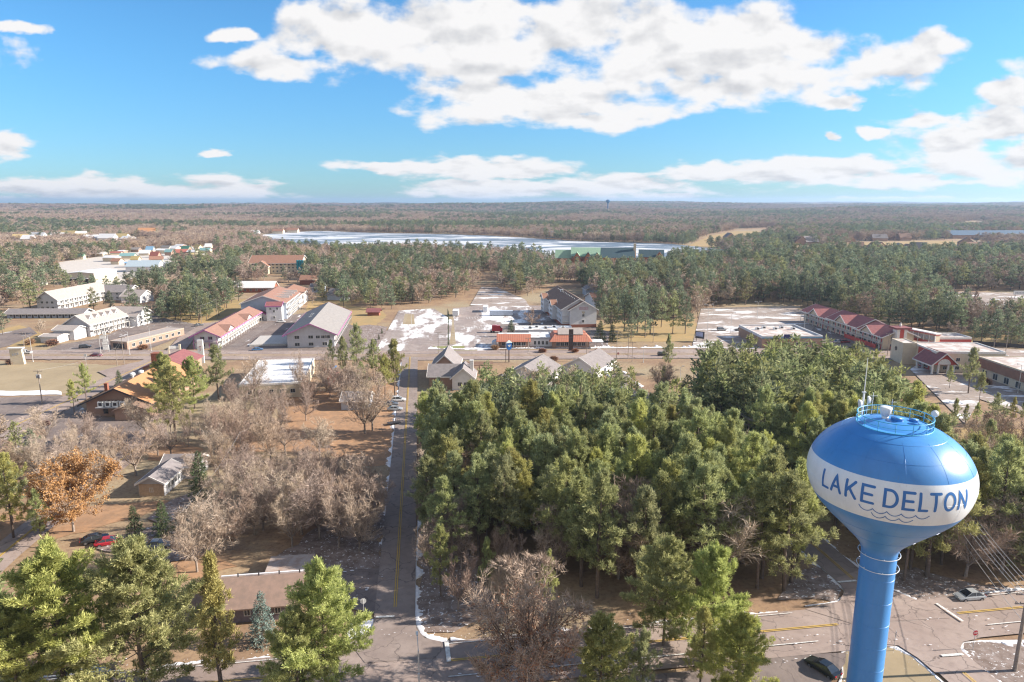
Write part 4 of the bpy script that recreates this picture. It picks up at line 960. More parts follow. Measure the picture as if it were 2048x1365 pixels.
AREA = {'central': 'dense central wood', 'brush': 'frosty roadside brush', 'east': 'wood behind water tower', 'southeast': 'mixed wood at right edge', 'yard': 'shaded bare thicket', 'roadside': 'strip above the thicket', 'northyard': 'yard at street end', 'warehouse': 'plot by white warehouse', 'west': 'bare trees at left edge', 'white house': 'around small white house', 'southwest': 'lower left corner', 'lane': 'verge of left road', 'gap': 'gap south of highway', 'lodges': 'below the grey lodges', 'lodge': 'below the grey and tan lodge'}
ORD = 'first second third fourth fifth sixth seventh eighth ninth tenth eleventh twelfth thirteenth fourteenth fifteenth sixteenth seventeenth eighteenth nineteenth twentieth'.split() + ['twenty ' + q for q in 'first second third fourth fifth sixth seventh eighth ninth'.split()] + ['thirtieth'] + ['thirty ' + q for q in 'first second third fourth fifth sixth seventh eighth ninth'.split()]
def order_labels(k, L):
    """each tree of a wood is named by its row from the front and its place in that row"""
    out = {}; by = {}
    for c in L:
        if c[6]: by.setdefault((c[6], int((c[2] - 60) / 9)), []).append(c)
        else:
            u = pr(c[1], c[2])[0]; by.setdefault((None, min(15, max(0, int(u // 128)))), []).append(c)
    rows = {}
    for key in by:
        if key[0]: rows.setdefault(key[0], []).append(key[1])
    for key, cs in by.items():
        cs.sort(key=lambda c: c[1] / c[2]); nm_ = 'green pine' if k == 'P' else 'leafless tree'
        for i, c in enumerate(cs):
            if key[0]: out[id(c)] = '%s %s from left, %s row back, %s' % (ORD[i], nm_, ORD[sorted(rows[key[0]]).index(key[1])], AREA[key[0]])
            else: out[id(c)] = '%s %s from left %s' % (ORD[i], nm_, SECT[key[1]])
    return out
SECT = ('behind the left motels', 'behind the dormer motel', 'near the white cottage', 'left of the long brown motel', 'behind the tall blue grey motel', 'behind the grey roofed block', 'at the back of the snowy lot', 'by the gravel lane', 'left of the hotel', 'right behind the hotel', 'behind the hotel grove', 'left behind the big car park', 'behind the big car park', 'behind the red roofed motel', 'left of the far car park', 'by the far car park')
allc = [(k, x, y, 0.0, h, wd, nm) for (k, x, y, h, wd, nm) in cand] + [(k, x, y, z, h, wd, None) for (k, x, y, z, h, wd) in ext]
rest = {'P': [], 'B': []}
for k in 'PB':
    L = [c for c in allc if c[0] == k]; L.sort(key=lambda c: c[2]); seen = []; other = []
    for c in L:
        u, v = pr(c[1], c[2], c[3] + c[4] * .9)
        (seen if -15 < u < 2063 and v < 1365 else other).append(c)
    nmax = 300 - nsing[k]; near, far = seen[:nmax], seen[nmax:]; labs = order_labels(k, near)
    for i, (kk, x, y, z, h, wd, nm) in enumerate(near):
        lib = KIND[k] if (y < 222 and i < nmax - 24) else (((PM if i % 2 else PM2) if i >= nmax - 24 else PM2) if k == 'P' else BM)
        n_ = NAMES[k]
        lab = labs[id(near[i])]
        e = plant(n_[0], n_[1], lib[tr.randrange(len(lib))], x, y, h, wd, tr.uniform(0, 6.28), lab, n_[2], z)
        e.rotation_euler[0] = tr.gauss(0, .025); e.rotation_euler[1] = tr.gauss(0, .025)
    rest[k] = far + [c for c in other if c[2] < 9000]
def forest(name, L, variants, cat):
    """everything past the nearest three hundred: one object that repeats the mid-distance trees"""
    n = len(L); me = bpy.data.meshes.new(name); me.vertices.add(n)
    me.vertices.foreach_set('co', np.array([(c[1], c[2], c[3] - .2) for c in L], np.float32).ravel())
    def attr(nm, typ, fn, key):
        a = me.attributes.new(nm, typ, 'POINT'); a.data.foreach_set(key, np.array(fn).ravel())
    nfar = len(PM); attr('idx', 'INT', [(nfar + tr.randrange(len(variants) - nfar)) if (c[2] < 262 and len(variants) > nfar) else tr.randrange(nfar) for c in L], 'value'); attr('rot', 'FLOAT', [tr.uniform(0, 6.28) for _ in L], 'value')
    attr('scl', 'FLOAT_VECTOR', [(c[4] / variants[0][2] * c[5],) * 2 + (c[4] / variants[0][2] * (1 + .0) ,) for c in L], 'vector')
    o = link(name, me); tag(o, kind='stuff')
    ng = bpy.data.node_groups.new(name, 'GeometryNodeTree'); ng.interface.new_socket('Geometry', in_out='INPUT', socket_type='NodeSocketGeometry'); ng.interface.new_socket('Geometry', in_out='OUTPUT', socket_type='NodeSocketGeometry')
    N = NT(ng); gi = N.new('NodeGroupInput'); go = N.new('NodeGroupOutput'); jn = N.new('GeometryNodeJoinGeometry')
    for var in variants[::-1]:
        src = [q for q in bpy.data.objects if q.type == 'MESH' and q.data in (var[0], var[1])]
        cr = [q for q in src if q.data == var[0]][0]; tk = [q for q in src if q.data == var[1]][0]
        j2 = N.new('GeometryNodeJoinGeometry')
        for q in (cr, tk):
            oi = N.new('GeometryNodeObjectInfo', transform_space='ORIGINAL'); oi.inputs['Object'].default_value = q; N.l.new(oi.outputs['Geometry'], j2.inputs[0])
        gti = N.new('GeometryNodeGeometryToInstance'); N.l.new(j2.outputs[0], gti.inputs[0]); N.l.new(gti.outputs[0], jn.inputs[0])
    iop = N.new('GeometryNodeInstanceOnPoints'); N.l.new(gi.outputs[0], iop.inputs['Points']); N.l.new(jn.outputs[0], iop.inputs['Instance']); iop.inputs['Pick Instance'].default_value = True
    at = lambda nm, ty: N.new('GeometryNodeInputNamedAttribute', {'Name': nm}, data_type=ty).outputs[0]
    N.l.new(at('idx', 'INT'), iop.inputs['Instance Index'])
    cx = N.new('ShaderNodeCombineXYZ'); N.l.new(at('rot', 'FLOAT'), cx.inputs[2]); N.l.new(cx.outputs[0], iop.inputs['Rotation']); N.l.new(at('scl', 'FLOAT_VECTOR'), iop.inputs['Scale'])
    N.l.new(iop.outputs[0], go.inputs[0])
    md = o.modifiers.new('trees', 'NODES'); md.node_group = ng
    return o
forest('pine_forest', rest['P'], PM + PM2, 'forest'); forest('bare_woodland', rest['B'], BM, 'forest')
print('TREES', len(cand), len(ext), len(rest['P']), len(rest['B']))

# ------------------------------------------------------------------ buildings
def solid(name, c, rough=.7, spec=.3, metal=0, coat=0): return mat(name, c, tuple(x * .82 for x in c), 2.2, rough, spec, 4, metal=metal, coat=coat)
GLS = solid('window_glass', (.035, .045, .055), .12, .6); FRM = solid('white_trim', (.72, .70, .68)); GREYT = solid('grey_trim', (.4, .4, .42)); DRK = solid('dark_trim', (.06, .055, .06))
WHITE = striped('white_siding', (.66, .66, .68), (.56, .56, .58), 2, 4, .85); CREAM = striped('cream_stucco', (.60, .52, .40), (.56, .48, .37), 2, .5, .95); GREYB = striped('blue_grey_siding', (.42, .47, .56), (.36, .41, .5), 2, 4, .85)
BRICK = striped('red_brick', (.30, .115, .075), (.24, .10, .07), 2, 6, .8); TANB = striped('tan_brick', (.38, .25, .19), (.32, .21, .165), 2, 6, .8); LGREY = striped('light_grey_siding', (.50, .50, .53), (.43, .43, .47), 2, 4, .85)
PURP = solid('magenta_trim', (.42, .14, .34)); REDT_ = solid('red_trim', (.50, .09, .07)); LOGW = striped('log_wall', (.42, .17, .07), (.30, .12, .055), 2, 3, .7)
def shing(name, c1, c2): return mat(name, c1, c2, .9, .9, .2, 8, .3, .7)
R_GREY = shing('grey_shingle', (.25, .225, .225), (.195, .175, .178)); R_ORG = shing('terracotta_shingle', (.31, .175, .135), (.25, .145, .115)); R_DARK = shing('charcoal_shingle', (.20, .125, .092), (.25, .165, .125)); R_BRN = shing('brown_shingle', (.30, .165, .115), (.24, .135, .10))
R_RED = shing('dark_red_shingle', (.27, .11, .11), (.21, .085, .09)); R_TAN = shing('tan_roofing', (.40, .345, .32), (.33, .29, .27)); R_ORNG = striped('orange_shake', (.50, .255, .125), (.43, .21, .10), 1, 1.2, .75); R_GRN = striped('green_metal_roof', (.27, .40, .29), (.23, .35, .25), 0, .7, .85)
R_BGRN = striped('blue_green_metal_roof', (.05, .085, .10), (.04, .07, .085), 0, .7, .85); R_TILE = striped('orange_roof_tile', (.50, .20, .13), (.37, .14, .095), 0, 1.3, .6); R_WMET = striped('white_metal_roof', (.70, .70, .72), (.58, .58, .61), 0, .8, .88)
R_LAV = shing('grey_beige_shingle', (.29, .27, .262), (.235, .22, .215)); R_FLAT = mat('gravel_roof', (.42, .34, .31), (.58, .55, .53), .35, .95, .1, 9, .42, .6); R_FLATW = mat('snowy_flat_roof', (.74, .74, .75), (.36, .32, .31), .22, .95, .1, 9, .5, .66)
_wc = {}
def window_mesh(w, h, fm, gm):
    k = (round(w, 2), round(h, 2), fm.name, gm.name)
    if k not in _wc:
        b = MB(); t = .09
        b.box(-w / 2, -.03, 0, w / 2, .02, h, 1)
        for q in ((-w / 2 - t, 0, -w / 2, h), (w / 2, 0, w / 2 + t, h), (-w / 2 - t, -t, w / 2 + t, 0), (-w / 2 - t, h, w / 2 + t, h + t), (-.03, 0, .03, h)): b.box(q[0], -.08, q[1], q[2], .0, q[3], 0)
        _wc[k] = b.mesh('window', [fm, gm])
    return _wc[k]
def door_mesh(c):
    k = ('door', c.name)
    if k not in _wc: _wc[k] = MB().box(-.45, -.05, .02, .45, .03, 2.05, 0).box(-.55, -.07, .0, -.45, .02, 2.15, 1).box(.45, -.07, 0, .55, .02, 2.15, 1).box(-.55, -.07, 2.05, .55, .02, 2.16, 1).mesh('door', [c, FRM])
    return _wc[k]
def on_side(root, me, name, side, s, z, B):
    x0, y0, x1, y1 = B
    loc, rz = {'F': ((x0 + s, y0 - .004, z), 0), 'R': ((x1 + .004, y0 + s, z), R_(90)), 'B': ((x1 - s, y1 + .004, z), R_(180)), 'L': ((x0 - .004, y1 - s, z), R_(-90))}[side]
    return link(name, me, root, loc, rz)
def wins(root, side, B, zs, n, w=1.3, h=1.2, fm=None, gm=None, m=1.5, door=None, skip=()):
    L = (B[2] - B[0]) if side in 'FB' else (B[3] - B[1])
    for z in zs:
        for i in range(n):
            if i in skip: continue
            s = m + (L - 2 * m) * ((i + .5) / n); on_side(root, window_mesh(w, h, fm or FRM, gm or GLS), 'window', side, s, z, B)
            if door: on_side(root, door_mesh(door), 'door', side, s + w / 2 + .9, z - .85, B)
def gable(root, B, eave, ridge, wall, roof, axis='y', over=.7, trim=None, z0=0.0, t=.22, names=('wall', 'roof')):
    x0, y0, x1, y1 = B; b = MB()
    if axis == 'y':
        xm = (x0 + x1) / 2; P = [(x0, z0), (x1, z0), (x1, eave), (xm, ridge), (x0, eave)]
        b.add([(p[0], y0, p[1]) for p in P] + [(p[0], y1, p[1]) for p in P], [(0, 1, 2, 3, 4), (9, 8, 7, 6, 5)] + [((i + 1) % 5, i, 5 + i, 5 + (i + 1) % 5) for i in (0, 1, 4)])
    else:
        ym = (y0 + y1) / 2; P = [(y0, z0), (y1, z0), (y1, eave), (ym, ridge), (y0, eave)]
        b.add([(x0, p[0], p[1]) for p in P] + [(x1, p[0], p[1]) for p in P], [(4, 3, 2, 1, 0), (5, 6, 7, 8, 9)] + [(i, (i + 1) % 5, 5 + (i + 1) % 5, 5 + i) for i in (0, 1, 4)])
    o = b.build(names[0], wall, root)
    r = MB(); half = ((x1 - x0) if axis == 'y' else (y1 - y0)) / 2; sl = (ridge - eave) / half
    for sgn in (-1, 1):
        a, c = (y0 - over, y1 + over) if axis == 'y' else (x0 - over, x1 + over); mid = (x0 + x1) / 2 if axis == 'y' else (y0 + y1) / 2
        e = mid + sgn * (half + over); zr = ridge + .03; ze = ridge - sl * (half + over) + .03
        q = [(mid, zr), (e, ze), (e, ze + t), (mid, zr + t)]
        V = [((p[0], a, p[1]) if axis == 'y' else (a, p[0], p[1])) for p in q] + [((p[0], c, p[1]) if axis == 'y' else (c, p[0], p[1])) for p in q]
        r.add(V, [(0, 1, 2, 3), (7, 6, 5, 4)] + [((i + 1) % 4, i, 4 + i, 4 + (i + 1) % 4) for i in (0, 1, 2)])
    ro = r.build(names[1], roof, root)
    if trim:
        tb = MB()
        for sgn in (-1, 1):
            for yy in ((y0 - over, y1 + over) if axis == 'y' else (x0 - over, x1 + over)):
                mid = (x0 + x1) / 2 if axis == 'y' else (y0 + y1) / 2; e = mid + sgn * (half + over); ze = ridge - sl * (half + over); d = -.06 if yy in (y0 - over, x0 - over) else .06
                q = [(mid, ridge - .12), (e, ze - .12), (e, ze + t + .1), (mid, ridge + t + .1)]
                A = [((p[0], yy - .05 + d, p[1]) if axis == 'y' else (yy - .05 + d, p[0], p[1])) for p in q] + [((p[0], yy + .05 + d, p[1]) if axis == 'y' else (yy + .05 + d, p[0], p[1])) for p in q]
                tb.add(A, [(0, 1, 2, 3), (7, 6, 5, 4)] + [((i + 1) % 4, i, 4 + i, 4 + (i + 1) % 4) for i in range(4)])
            e = ((x0 + x1) / 2 if axis == 'y' else (y0 + y1) / 2) + sgn * (half + over + .05); ze = ridge - sl * (half + over)
            if axis == 'y': tb.box(e - .05, y0 - over, ze - .15, e + .05, y1 + over, ze + t + .05)
            else: tb.box(x0 - over, e - .05, ze - .15, x1 + over, e + .05, ze + t + .05)
        tb.build('fascia', trim, root)
    return o
def flat(root, B, h, wall, roof, par=.5, trim=None, z0=0.0, t=.3):
    x0, y0, x1, y1 = B; b = MB(); b.box(x0, y0, z0, x1, y1, h)
    w = b.build('wall', wall, root); MB().box(x0 + t, y0 + t, h + .005, x1 - t, y1 - t, h + .06).build('roof', roof, root)
    p = MB()
    for q in ((x0 - .05, y0 - .05, x1 + .05, y0 + t), (x0 - .05, y1 - t, x1 + .05, y1 + .05), (x0 - .05, y0 + t, x0 + t, y1 - t), (x1 - t, y0 + t, x1 + .05, y1 - t)): p.box(q[0], q[1], h - .4, q[2], q[3], h + par)
    p.build('parapet', trim or FRM, root); return w
def walkway(root, side, B, zs, depth=1.5, rail=None, deck=None, post=3.4, ztop=None):
    """access balcony: slab, railing and posts"""
    x0, y0, x1, y1 = B; rail = rail or FRM; deck = deck or CONC2
    L = (x1 - x0) if side in 'FB' else (y1 - y0); tr_ = {'F': lambda s, d, z: (x0 + s, y0 - d, z), 'R': lambda s, d, z: (x1 + d, y0 + s, z), 'L': lambda s, d, z: (x0 - d, y1 - s, z), 'B': lambda s, d, z: (x1 - s, y1 + d, z)}[side]
    def bx(mb, s0, d0, z0, s1, d1, z1):
        a = tr_(s0, d0, z0); b = tr_(s1, d1, z1); mb.box(min(a[0], b[0]), min(a[1], b[1]), z0, max(a[0], b[0]), max(a[1], b[1]), z1)
    for z in zs:
        m = MB(); bx(m, 0, .01, z - .22, L, depth, z); m.build('walkway', deck, root)
        r = MB(); bx(r, 0, depth - .06, z + .98, L, depth, z + 1.06); bx(r, 0, depth - .05, z + .12, L, depth - .01, z + .18)
        n = max(2, int(L / .55))
        for i in range(n + 1): bx(r, max(0, L * i / n - .03), depth - .05, z + .0, min(L, L * i / n + .03), depth - .01, z + 1.0)
        r.build('railing', rail, root)
    p = MB(); n = max(1, int(L / post)); zt = ztop or zs[-1] + 2.6
    for i in range(n + 1): s = min(L - .12, max(0, L * i / n - .06)); bx(p, s, depth + .002, 0, s + .14, depth + .14, zt)
    p.build('posts', rail, root)
CONC2 = solid('concrete_slab', (.5, .47, .44))
def chimney(root, x, y, z0, z1, w=.8, m=None):
    b = MB().box(x - w / 2, y - w / 2, z0, x + w / 2, y + w / 2, z1).box(x - w / 2 - .08, y - w / 2 - .08, z1, x + w / 2 + .08, y + w / 2 + .08, z1 + .15); return b.build('chimney', m or BRICK, root)
def hvac(root, x, y, z, w=1.6, d=1.3, h=1.0, name='rooftop_unit'):
    b = MB().box(x, y, z, x + w, y + d, z + h).box(x + w * .2, y - .03, z + h * .2, x + w * .8, y, z + h * .8, 1).lathe([(.001, z + h + .06), (w * .3, z + h + .06), (w * .3, z + h)], 14, x + w / 2, y + d / 2, 1); return b.build(name, [WHP, DRK], root)
def B_(name, label, u, v, rz=GRID, cat='building', z=0, group=None):
    x, y = gp(u, v, z); return empty(name, (x, y, 0), rz, label, cat, group)
G = GRID
# grey roofed motel block
r = B_('motel_block', 'wide two storey motel block with grey roof and magenta trim', 575.5, 697); BB = (0, 0, 19.2, 60)
gable(r, BB, 6.0, 10.3, LGREY, R_LAV, 'y', 1.6, PURP)
wins(r, 'F', BB, (.9, 3.9), 3, 1.9, 1.3, FRM, None, 1.2, None); wins(r, 'F', (10, 0, 19.2, 60), (3.9,), 3, 1.6, 1.2); wins(r, 'R', BB, (.9, 3.9), 15, 1.4, 1.2, None, None, 1, BRNW if 0 else DRK); wins(r, 'L', BB, (3.9,), 8, 1.4, 1.2)
walkway(r, 'R', BB, (3.0,), 1.5, GREYT, None, 3.9, 5.9)
for i in range(5): hvac(r, 5.2 + (i % 2) * 1.9, 26 + i * 2.0, 8.2, 1.1, .9, .9)
# long brown roofed motel
r = B_('long_motel', 'long two storey motel with terracotta roof beside the grey roofed block', 391, 698, G * .72); BB = (0, 0, 9.4, 63)
gable(r, BB, 5.7, 7.9, WHITE, R_ORG, 'y', 1.7, PURP); wins(r, 'R', BB, (.9, 3.8), 16, 1.3, 1.2, None, None, 1, DRK); walkway(r, 'R', BB, (2.9,), 1.5, WHITE if 0 else FRM, None, 3.9, 5.6); walkway(r, 'F', BB, (2.9,), 1.5, PURP, None, 3, 5.4); wins(r, 'F', BB, (.9, 3.8), 2, 1.7, 1.2)
for yy in (9, 38): gable(r, (4.7, yy, 10.6, yy + 9), 5.7, 7.6, WHITE, R_ORG, 'x', .5, None, 5.2, names=('dormer_wall', 'dormer_roof'))
# three storey grey blue motel with red roof
r = B_('tall_motel', 'three storey blue grey motel with a wide plain gable and red roof', 484, 641, G); BB = (0, 0, 22.5, 40)
gable(r, BB, 8.6, 12.4, GREYB, R_ORG, 'y', .6, FRM); wins(r, 'R', BB, (.9, 3.8, 6.6), 10, 1.3, 1.2, None, None, 1, DRK); walkway(r, 'R', BB, (2.9, 5.7), 1.6, FRM, None, 4, 8.6)
rp = MB()
for yy in (8, 16, 24, 32): rp.box(12, yy, 10.2, 23, yy + .25, 11.4)
rp.build('roof_parapet', FRM, r)
gable(r, (6, 40.1, 22.5, 72), 7.0, 9.8, WHITE, R_BRN, 'y', .6, FRM, names=('rear_wing_wall', 'rear_wing_roof')); wins(r, 'R', (6, 40.1, 22.5, 72), (.9, 3.8), 8, 1.2, 1.1)
r = B_('stair_tower', 'white three storey stair block with dark red hip roof', 534, 643, G); BB = (0, 0, 7.6, 7)
gable(r, BB, 7.8, 9.4, WHITE, R_RED, 'x', .4, PURP); wins(r, 'F', BB, (1.4, 4.6), 1, .9, 1.1, None, None, .2); wins(r, 'F', BB, (5.9,), 2, .8, 1.0, None, None, .4); gable(r, (-7.5, 1, -.01, 7), 3.2, 5.2, WHITE, R_RED, 'y', .4, PURP, names=('porch_wall', 'porch_roof')); wins(r, 'F', (-7.5, 1, 0, 7), (.6,), 2, 1.6, 1.7)
# hotel
r = B_('hotel', 'three storey white hotel with charcoal gable roof and red lettering', 1124, 655, G); BB = (0, 0, 16.6, 52)
gable(r, BB, 9.0, 13.8, WHITE, R_DARK, 'y', .9, FRM, 1.6); MB().box(-.06, -.06, 0, 16.66, 52.06, 1.62).build('brick_base', BRICK, r)
gable(r, (3.4, -2.2, 16.6, .0), 9.0, 12.8, WHITE, R_BRN, 'y', .9, FRM, 1.6, names=('end_bay_wall', 'end_bay_roof')); MB().box(3.35, -2.25, 0, 16.65, -.01, 1.62).build('end_bay_base', BRICK, r)
wins(r, 'F', (3.4, -2.2, 16.6, 0), (2.6, 5.4), 1, 1.0, 1.2, FRM); wins(r, 'L', BB, (2.2, 4.9, 7.2), 14, 1.3, 1.3); wins(r, 'R', BB, (2.2, 4.9, 7.2), 12, 1.3, 1.3)
for yy, ln in ((14, 7), (38, 9)): gable(r, (-2.2, yy, -.01, yy + ln), 9.0, 11.0, WHITE, R_BRN, 'x', .6, FRM, 1.6, names=('side_bay_wall', 'side_bay_roof')); wins(r, 'L', (-2.2, yy, 0, yy + ln), (2.2, 4.9, 7.2), 3, 1.2, 1.3)
for q, z in enumerate((3.1, 5.9)): MB().box(.1, -1.4, z - .2, 3.2, -.01, z).box(.1, -1.4, z, .2, -1.3, z + 1).box(.1, -1.4, z + .9, 3.2, -1.32, z + 1).build('balcony', FRM, r)
lt = MB(); rl_ = random.Random(5)
for row, z in ((0, 9.55), (1, 8.75)):
    for i in range(9):
        x = 8.0 + i * .5
        lt.box(x, -2.27, z, x + .09, -2.205, z + .62)
        if i % 2 == 0: lt.box(x + .1, -2.27, z, x + .38, -2.205, z + .1)
        if i % 3 != 1: lt.box(x + .1, -2.27, z + .52, x + .38, -2.205, z + .62)
        if i % 4 == 1: lt.box(x + .1, -2.27, z + .26, x + .34, -2.205, z + .36)
lt.build('red_lettering', solid('red_letters', (.45, .03, .07)), r)
mk = MB(); mk.lathe([(0.001, 0), (.55, 0)], 16); mo = MB().box(9.4, -2.25, 7.3, 9.9, -2.205, 7.9).box(10.1, -2.25, 7.3, 10.6, -2.205, 7.9).box(9.7, -2.25, 6.8, 10.3, -2.205, 7.15).build('ochre_emblem', solid('ochre', (.5, .38, .2)), r)
vt = MB()
for i in range(12): vt.tube((6.8, 4 + i * 3.6, 12.9), (6.8, 4 + i * 3.6, 13.7), .12, n=6)
vt.build('roof_vents', WHP, r); hvac(r, 6.2, 34, 13.0, 1.4, 1.2, 1.2)
r = B_('hotel_annex', 'low dark roofed wing tucked right behind the hotel', 1190, 618, G); gable(r, (0, 0, 14, 24), 4, 7.5, WHITE, R_BRN, 'x', .8, FRM); wins(r, 'F', (0, 0, 14, 24), (1,), 4)
r = B_('blue_grey_house', 'small blue grey house behind the hotel annex', 1172, 592, G); gable(r, (0, 0, 12, 10), 4, 7, GREYB, R_GREY, 'y', .5, FRM); wins(r, 'F', (0, 0, 12, 10), (1.2,), 3)
# restaurant row
r = B_('orange_roof_diner', 'low diner with orange tiled awning roof along the highway', 996, 697, 0); x1 = 13.2
MB().box(0, 1.4, 0, x1, 9, 3.6).build('wall', TANB, r); MB().box(0, 3.6, 3.6, x1, 9, 4.9).build('roof', R_FLATW, r)
MB().add([(-.6, -.5, 2.9), (x1 + .6, -.5, 2.9), (x1 + .6, 3.7, 5.4), (-.6, 3.7, 5.4), (-.6, -.5, 2.7), (x1 + .6, -.5, 2.7), (x1 + .6, 3.7, 5.2), (-.6, 3.7, 5.2)], [(0, 1, 2, 3), (7, 6, 5, 4), (4, 5, 1, 0), (5, 6, 2, 1), (6, 7, 3, 2), (7, 4, 0, 3)]).build('awning', R_TILE, r)
wins(r, 'F', (0, 1.4, x1, 9), (.9,), 5, 1.8, 1.5); MB().add([(-2.6, .4, 0), (-.7, .4, 0), (-.7, 5, 0), (-2.6, 5, 0), (-2.6, .4, 2.2), (-.7, .4, 3.2), (-.7, 5, 3.2), (-2.6, 5, 2.2)], [(4, 5, 6, 7), (0, 1, 5, 4), (3, 0, 4, 7), (2, 3, 7, 6)]).build('side_porch', GREYB, r)
pm = MB()
for i in range(5): pm.box(i * 3.2, -.35, 0, i * 3.2 + .2, -.15, 2.85)
pm.build('posts', FRM, r)
r = B_('snowy_flat_building', 'flat roofed white building between the two orange roofs', 1059, 694, 0); flat(r, (0, 0, 9.6, 14), 3.6, WHITE, R_FLATW, .4, GREYT); wins(r, 'F', (0, 0, 9.6, 14), (1.0,), 4, .9, 1.5)
r = B_('low_flat_kitchen', 'long flat snow dusted building behind the diner', 1030, 676, 0); flat(r, (0, 0, 26, 11), 3.4, GREYT, R_FLATW, .3, FRM)
for i, x in enumerate((6, 9, 13, 17, 21)): hvac(r, x, 3 + (i % 2) * 3, 3.45, 1.8, 1.4, 1.1)
r = B_('mansard_restaurant', 'restaurant with orange tiled mansard roof behind the dark board', 1101, 697, 0); W_ = 17.0
MB().box(.8, .8, 0, W_ - .8, 13, 3.4).build('wall', TANB, r); wins(r, 'F', (.8, .8, W_ - .8, 13), (.9,), 7, 1.5, 1.5)
V = [(-.5, -.8, 2.9), (W_ + .5, -.8, 2.9), (W_ + .5, 13.8, 2.9), (-.5, 13.8, 2.9), (1.8, 2.6, 5.4), (W_ - 1.8, 2.6, 5.4), (W_ - 1.8, 11.8, 5.4), (1.8, 11.8, 5.4)]
MB().add(V, [(0, 1, 5, 4), (1, 2, 6, 5), (2, 3, 7, 6), (3, 0, 4, 7), (3, 2, 1, 0), (4, 5, 6, 7)]).build('mansard_roof', R_TILE, r)
MB().add([(3.2, 2.2, 5.5), (13.8, 2.2, 5.5), (13.8, 6.4, 7.6), (3.2, 6.4, 7.6), (13.8, 6.4, 5.42), (3.2, 6.4, 5.42), (3.2, 2.2, 5.42), (13.8, 2.2, 5.42)], [(0, 1, 2, 3), (3, 2, 4, 5), (1, 7, 4, 2), (0, 3, 5, 6), (6, 7, 1, 0)]).build('skylight_roof', R_TAN, r)
r = B_('patio_shelter', 'grey flat patio cover beside the mansard restaurant', 1178, 698, 0); MB().box(0, 0, 2.7, 6, 6, 2.9).build('roof', R_FLATW, r); p = MB(); [p.box(x, y, 0, x + .15, y + .15, 2.7) for x in (.1, 2.9, 5.7) for y in (.1, 5.7)]; p.build('posts', GREYT, r)
# lodges south of the highway
r = B_('grey_roof_lodge', 'grey shingled lodge with cross gables and a white chimney', 858, 775, 0); 
gable(r, (0, 10, 8.6, 24), 4.6, 8.6, TANB, R_GREY, 'y', .8, FRM); gable(r, (.2, 0, 13, 9.9), 4.0, 6.6, TANB, R_GREY, 'x', .8, FRM, names=('front_wing_wall', 'front_wing_roof')); gable(r, (8, -3.5, 15, 6), 4.2, 7.2, WHITE, R_GREY, 'y', .6, FRM, names=('cross_wing_wall', 'cross_wing_roof'))
chimney(r, 14, 3, 3, 8.4, 1.2, FRM); wins(r, 'L', (0, 0, 13, 24), (1.2,), 4); wins(r, 'F', (8, -3.5, 15, 6), (1.4,), 2)
r = B_('picnic_shelter', 'long dark roofed open shelter by the lodges', 932, 752, 0); gable(r, (0, 3, 9, 6), 3.0, 3.9, DRK, R_DARK, 'x', .3, None, 2.8); p = MB(); [p.box(x, y, 0, x + .15, y + .15, 2.8) for x in (.2, 4.4, 8.6) for y in (3.1, 5.8)]; p.build('posts', DRK, r)
r = B_('tan_roof_lodge', 'lodge with dark and tan gable roof left of the round shrub', 1010, 772, R_(-22)); gable(r, (0, 0, 14, 17), 3.8, 7.4, WHITE, R_GREY, 'y', .8, FRM); wins(r, 'F', (0, 0, 14, 17), (1.2,), 4)
r = B_('grey_tan_lodge', 'lodge with grey and tan roof behind the central wood', 1128, 752, R_(-30)); gable(r, (0, 0, 12, 16), 3.8, 7.2, WHITE, R_GREY, 'y', .8, FRM); wins(r, 'F', (0, 0, 12, 16), (1.2,), 4)
# white warehouse by the yards
r = B_('white_warehouse', 'low white roofed warehouse with cream side wall', 480, 800, R_(10)); flat(r, (0, 0, 19, 34), 4.6, CREAM, R_WMET, .25, FRM, t=.15); wins(r, 'R', (0, 0, 19, 34), (1.6,), 7, 1.3, 1.2); wins(r, 'F', (0, 0, 19, 34), (1.6,), 5)
r = B_('grey_cottage', 'small grey cottage half hidden behind the bare trees', 683, 821, 0); gable(r, (0, 0, 8, 7), 2.8, 4.6, GREYB, R_GREY, 'x', .4, FRM); wins(r, 'F', (0, 0, 8, 7), (1.1,), 2, .9, 1.0)
# big orange roof
r = B_('orange_roof_hall', 'large brick hall with low orange shingle roof and rooftop ducts', 176, 833, R_(4)); BB = (0, 0, 17.5, 33)
gable(r, BB, 4.2, 8.2, TANB, R_ORNG, 'y', 1.6, DRK); gable(r, (10, -5, 19.5, 0), 3.0, 4.6, TANB, R_DARK, 'y', .6, None, names=('rear_porch_wall', 'rear_porch_roof'))
MB().box(3.5, -2.3, 2.9, 12.2, -.05, 3.15).build('duct_shelf', GREYT, r)
for i in range(4): hvac(r, 4 + i * 2.0, -1.9, 3.2, 1.5, 1.2, 1.5, 'duct_unit')
wins(r, 'F', BB, (.8,), 2, 1.1, 1.2, DRK); chimney(r, 9.2, 26, 6, 12.6, 2.6); chimney(r, 1.4, 9, 4, 7.2, .9); 
for x, y in ((5.4, 17), (6.6, 20)): MB().lathe([(.3, 5.8), (.3, 7.6), (.75, 7.7), (.75, 8.3), (.001, 8.6)], 16, x, y).build('roof_fan', WHP, r)
r = B_('maroon_roof_store', 'maroon roofed store behind the orange roofed hall', 272, 768, R_(4)); gable(r, (0, 6, 13, 24), 4, 6.4, TANB, R_RED, 'y', .8, None)
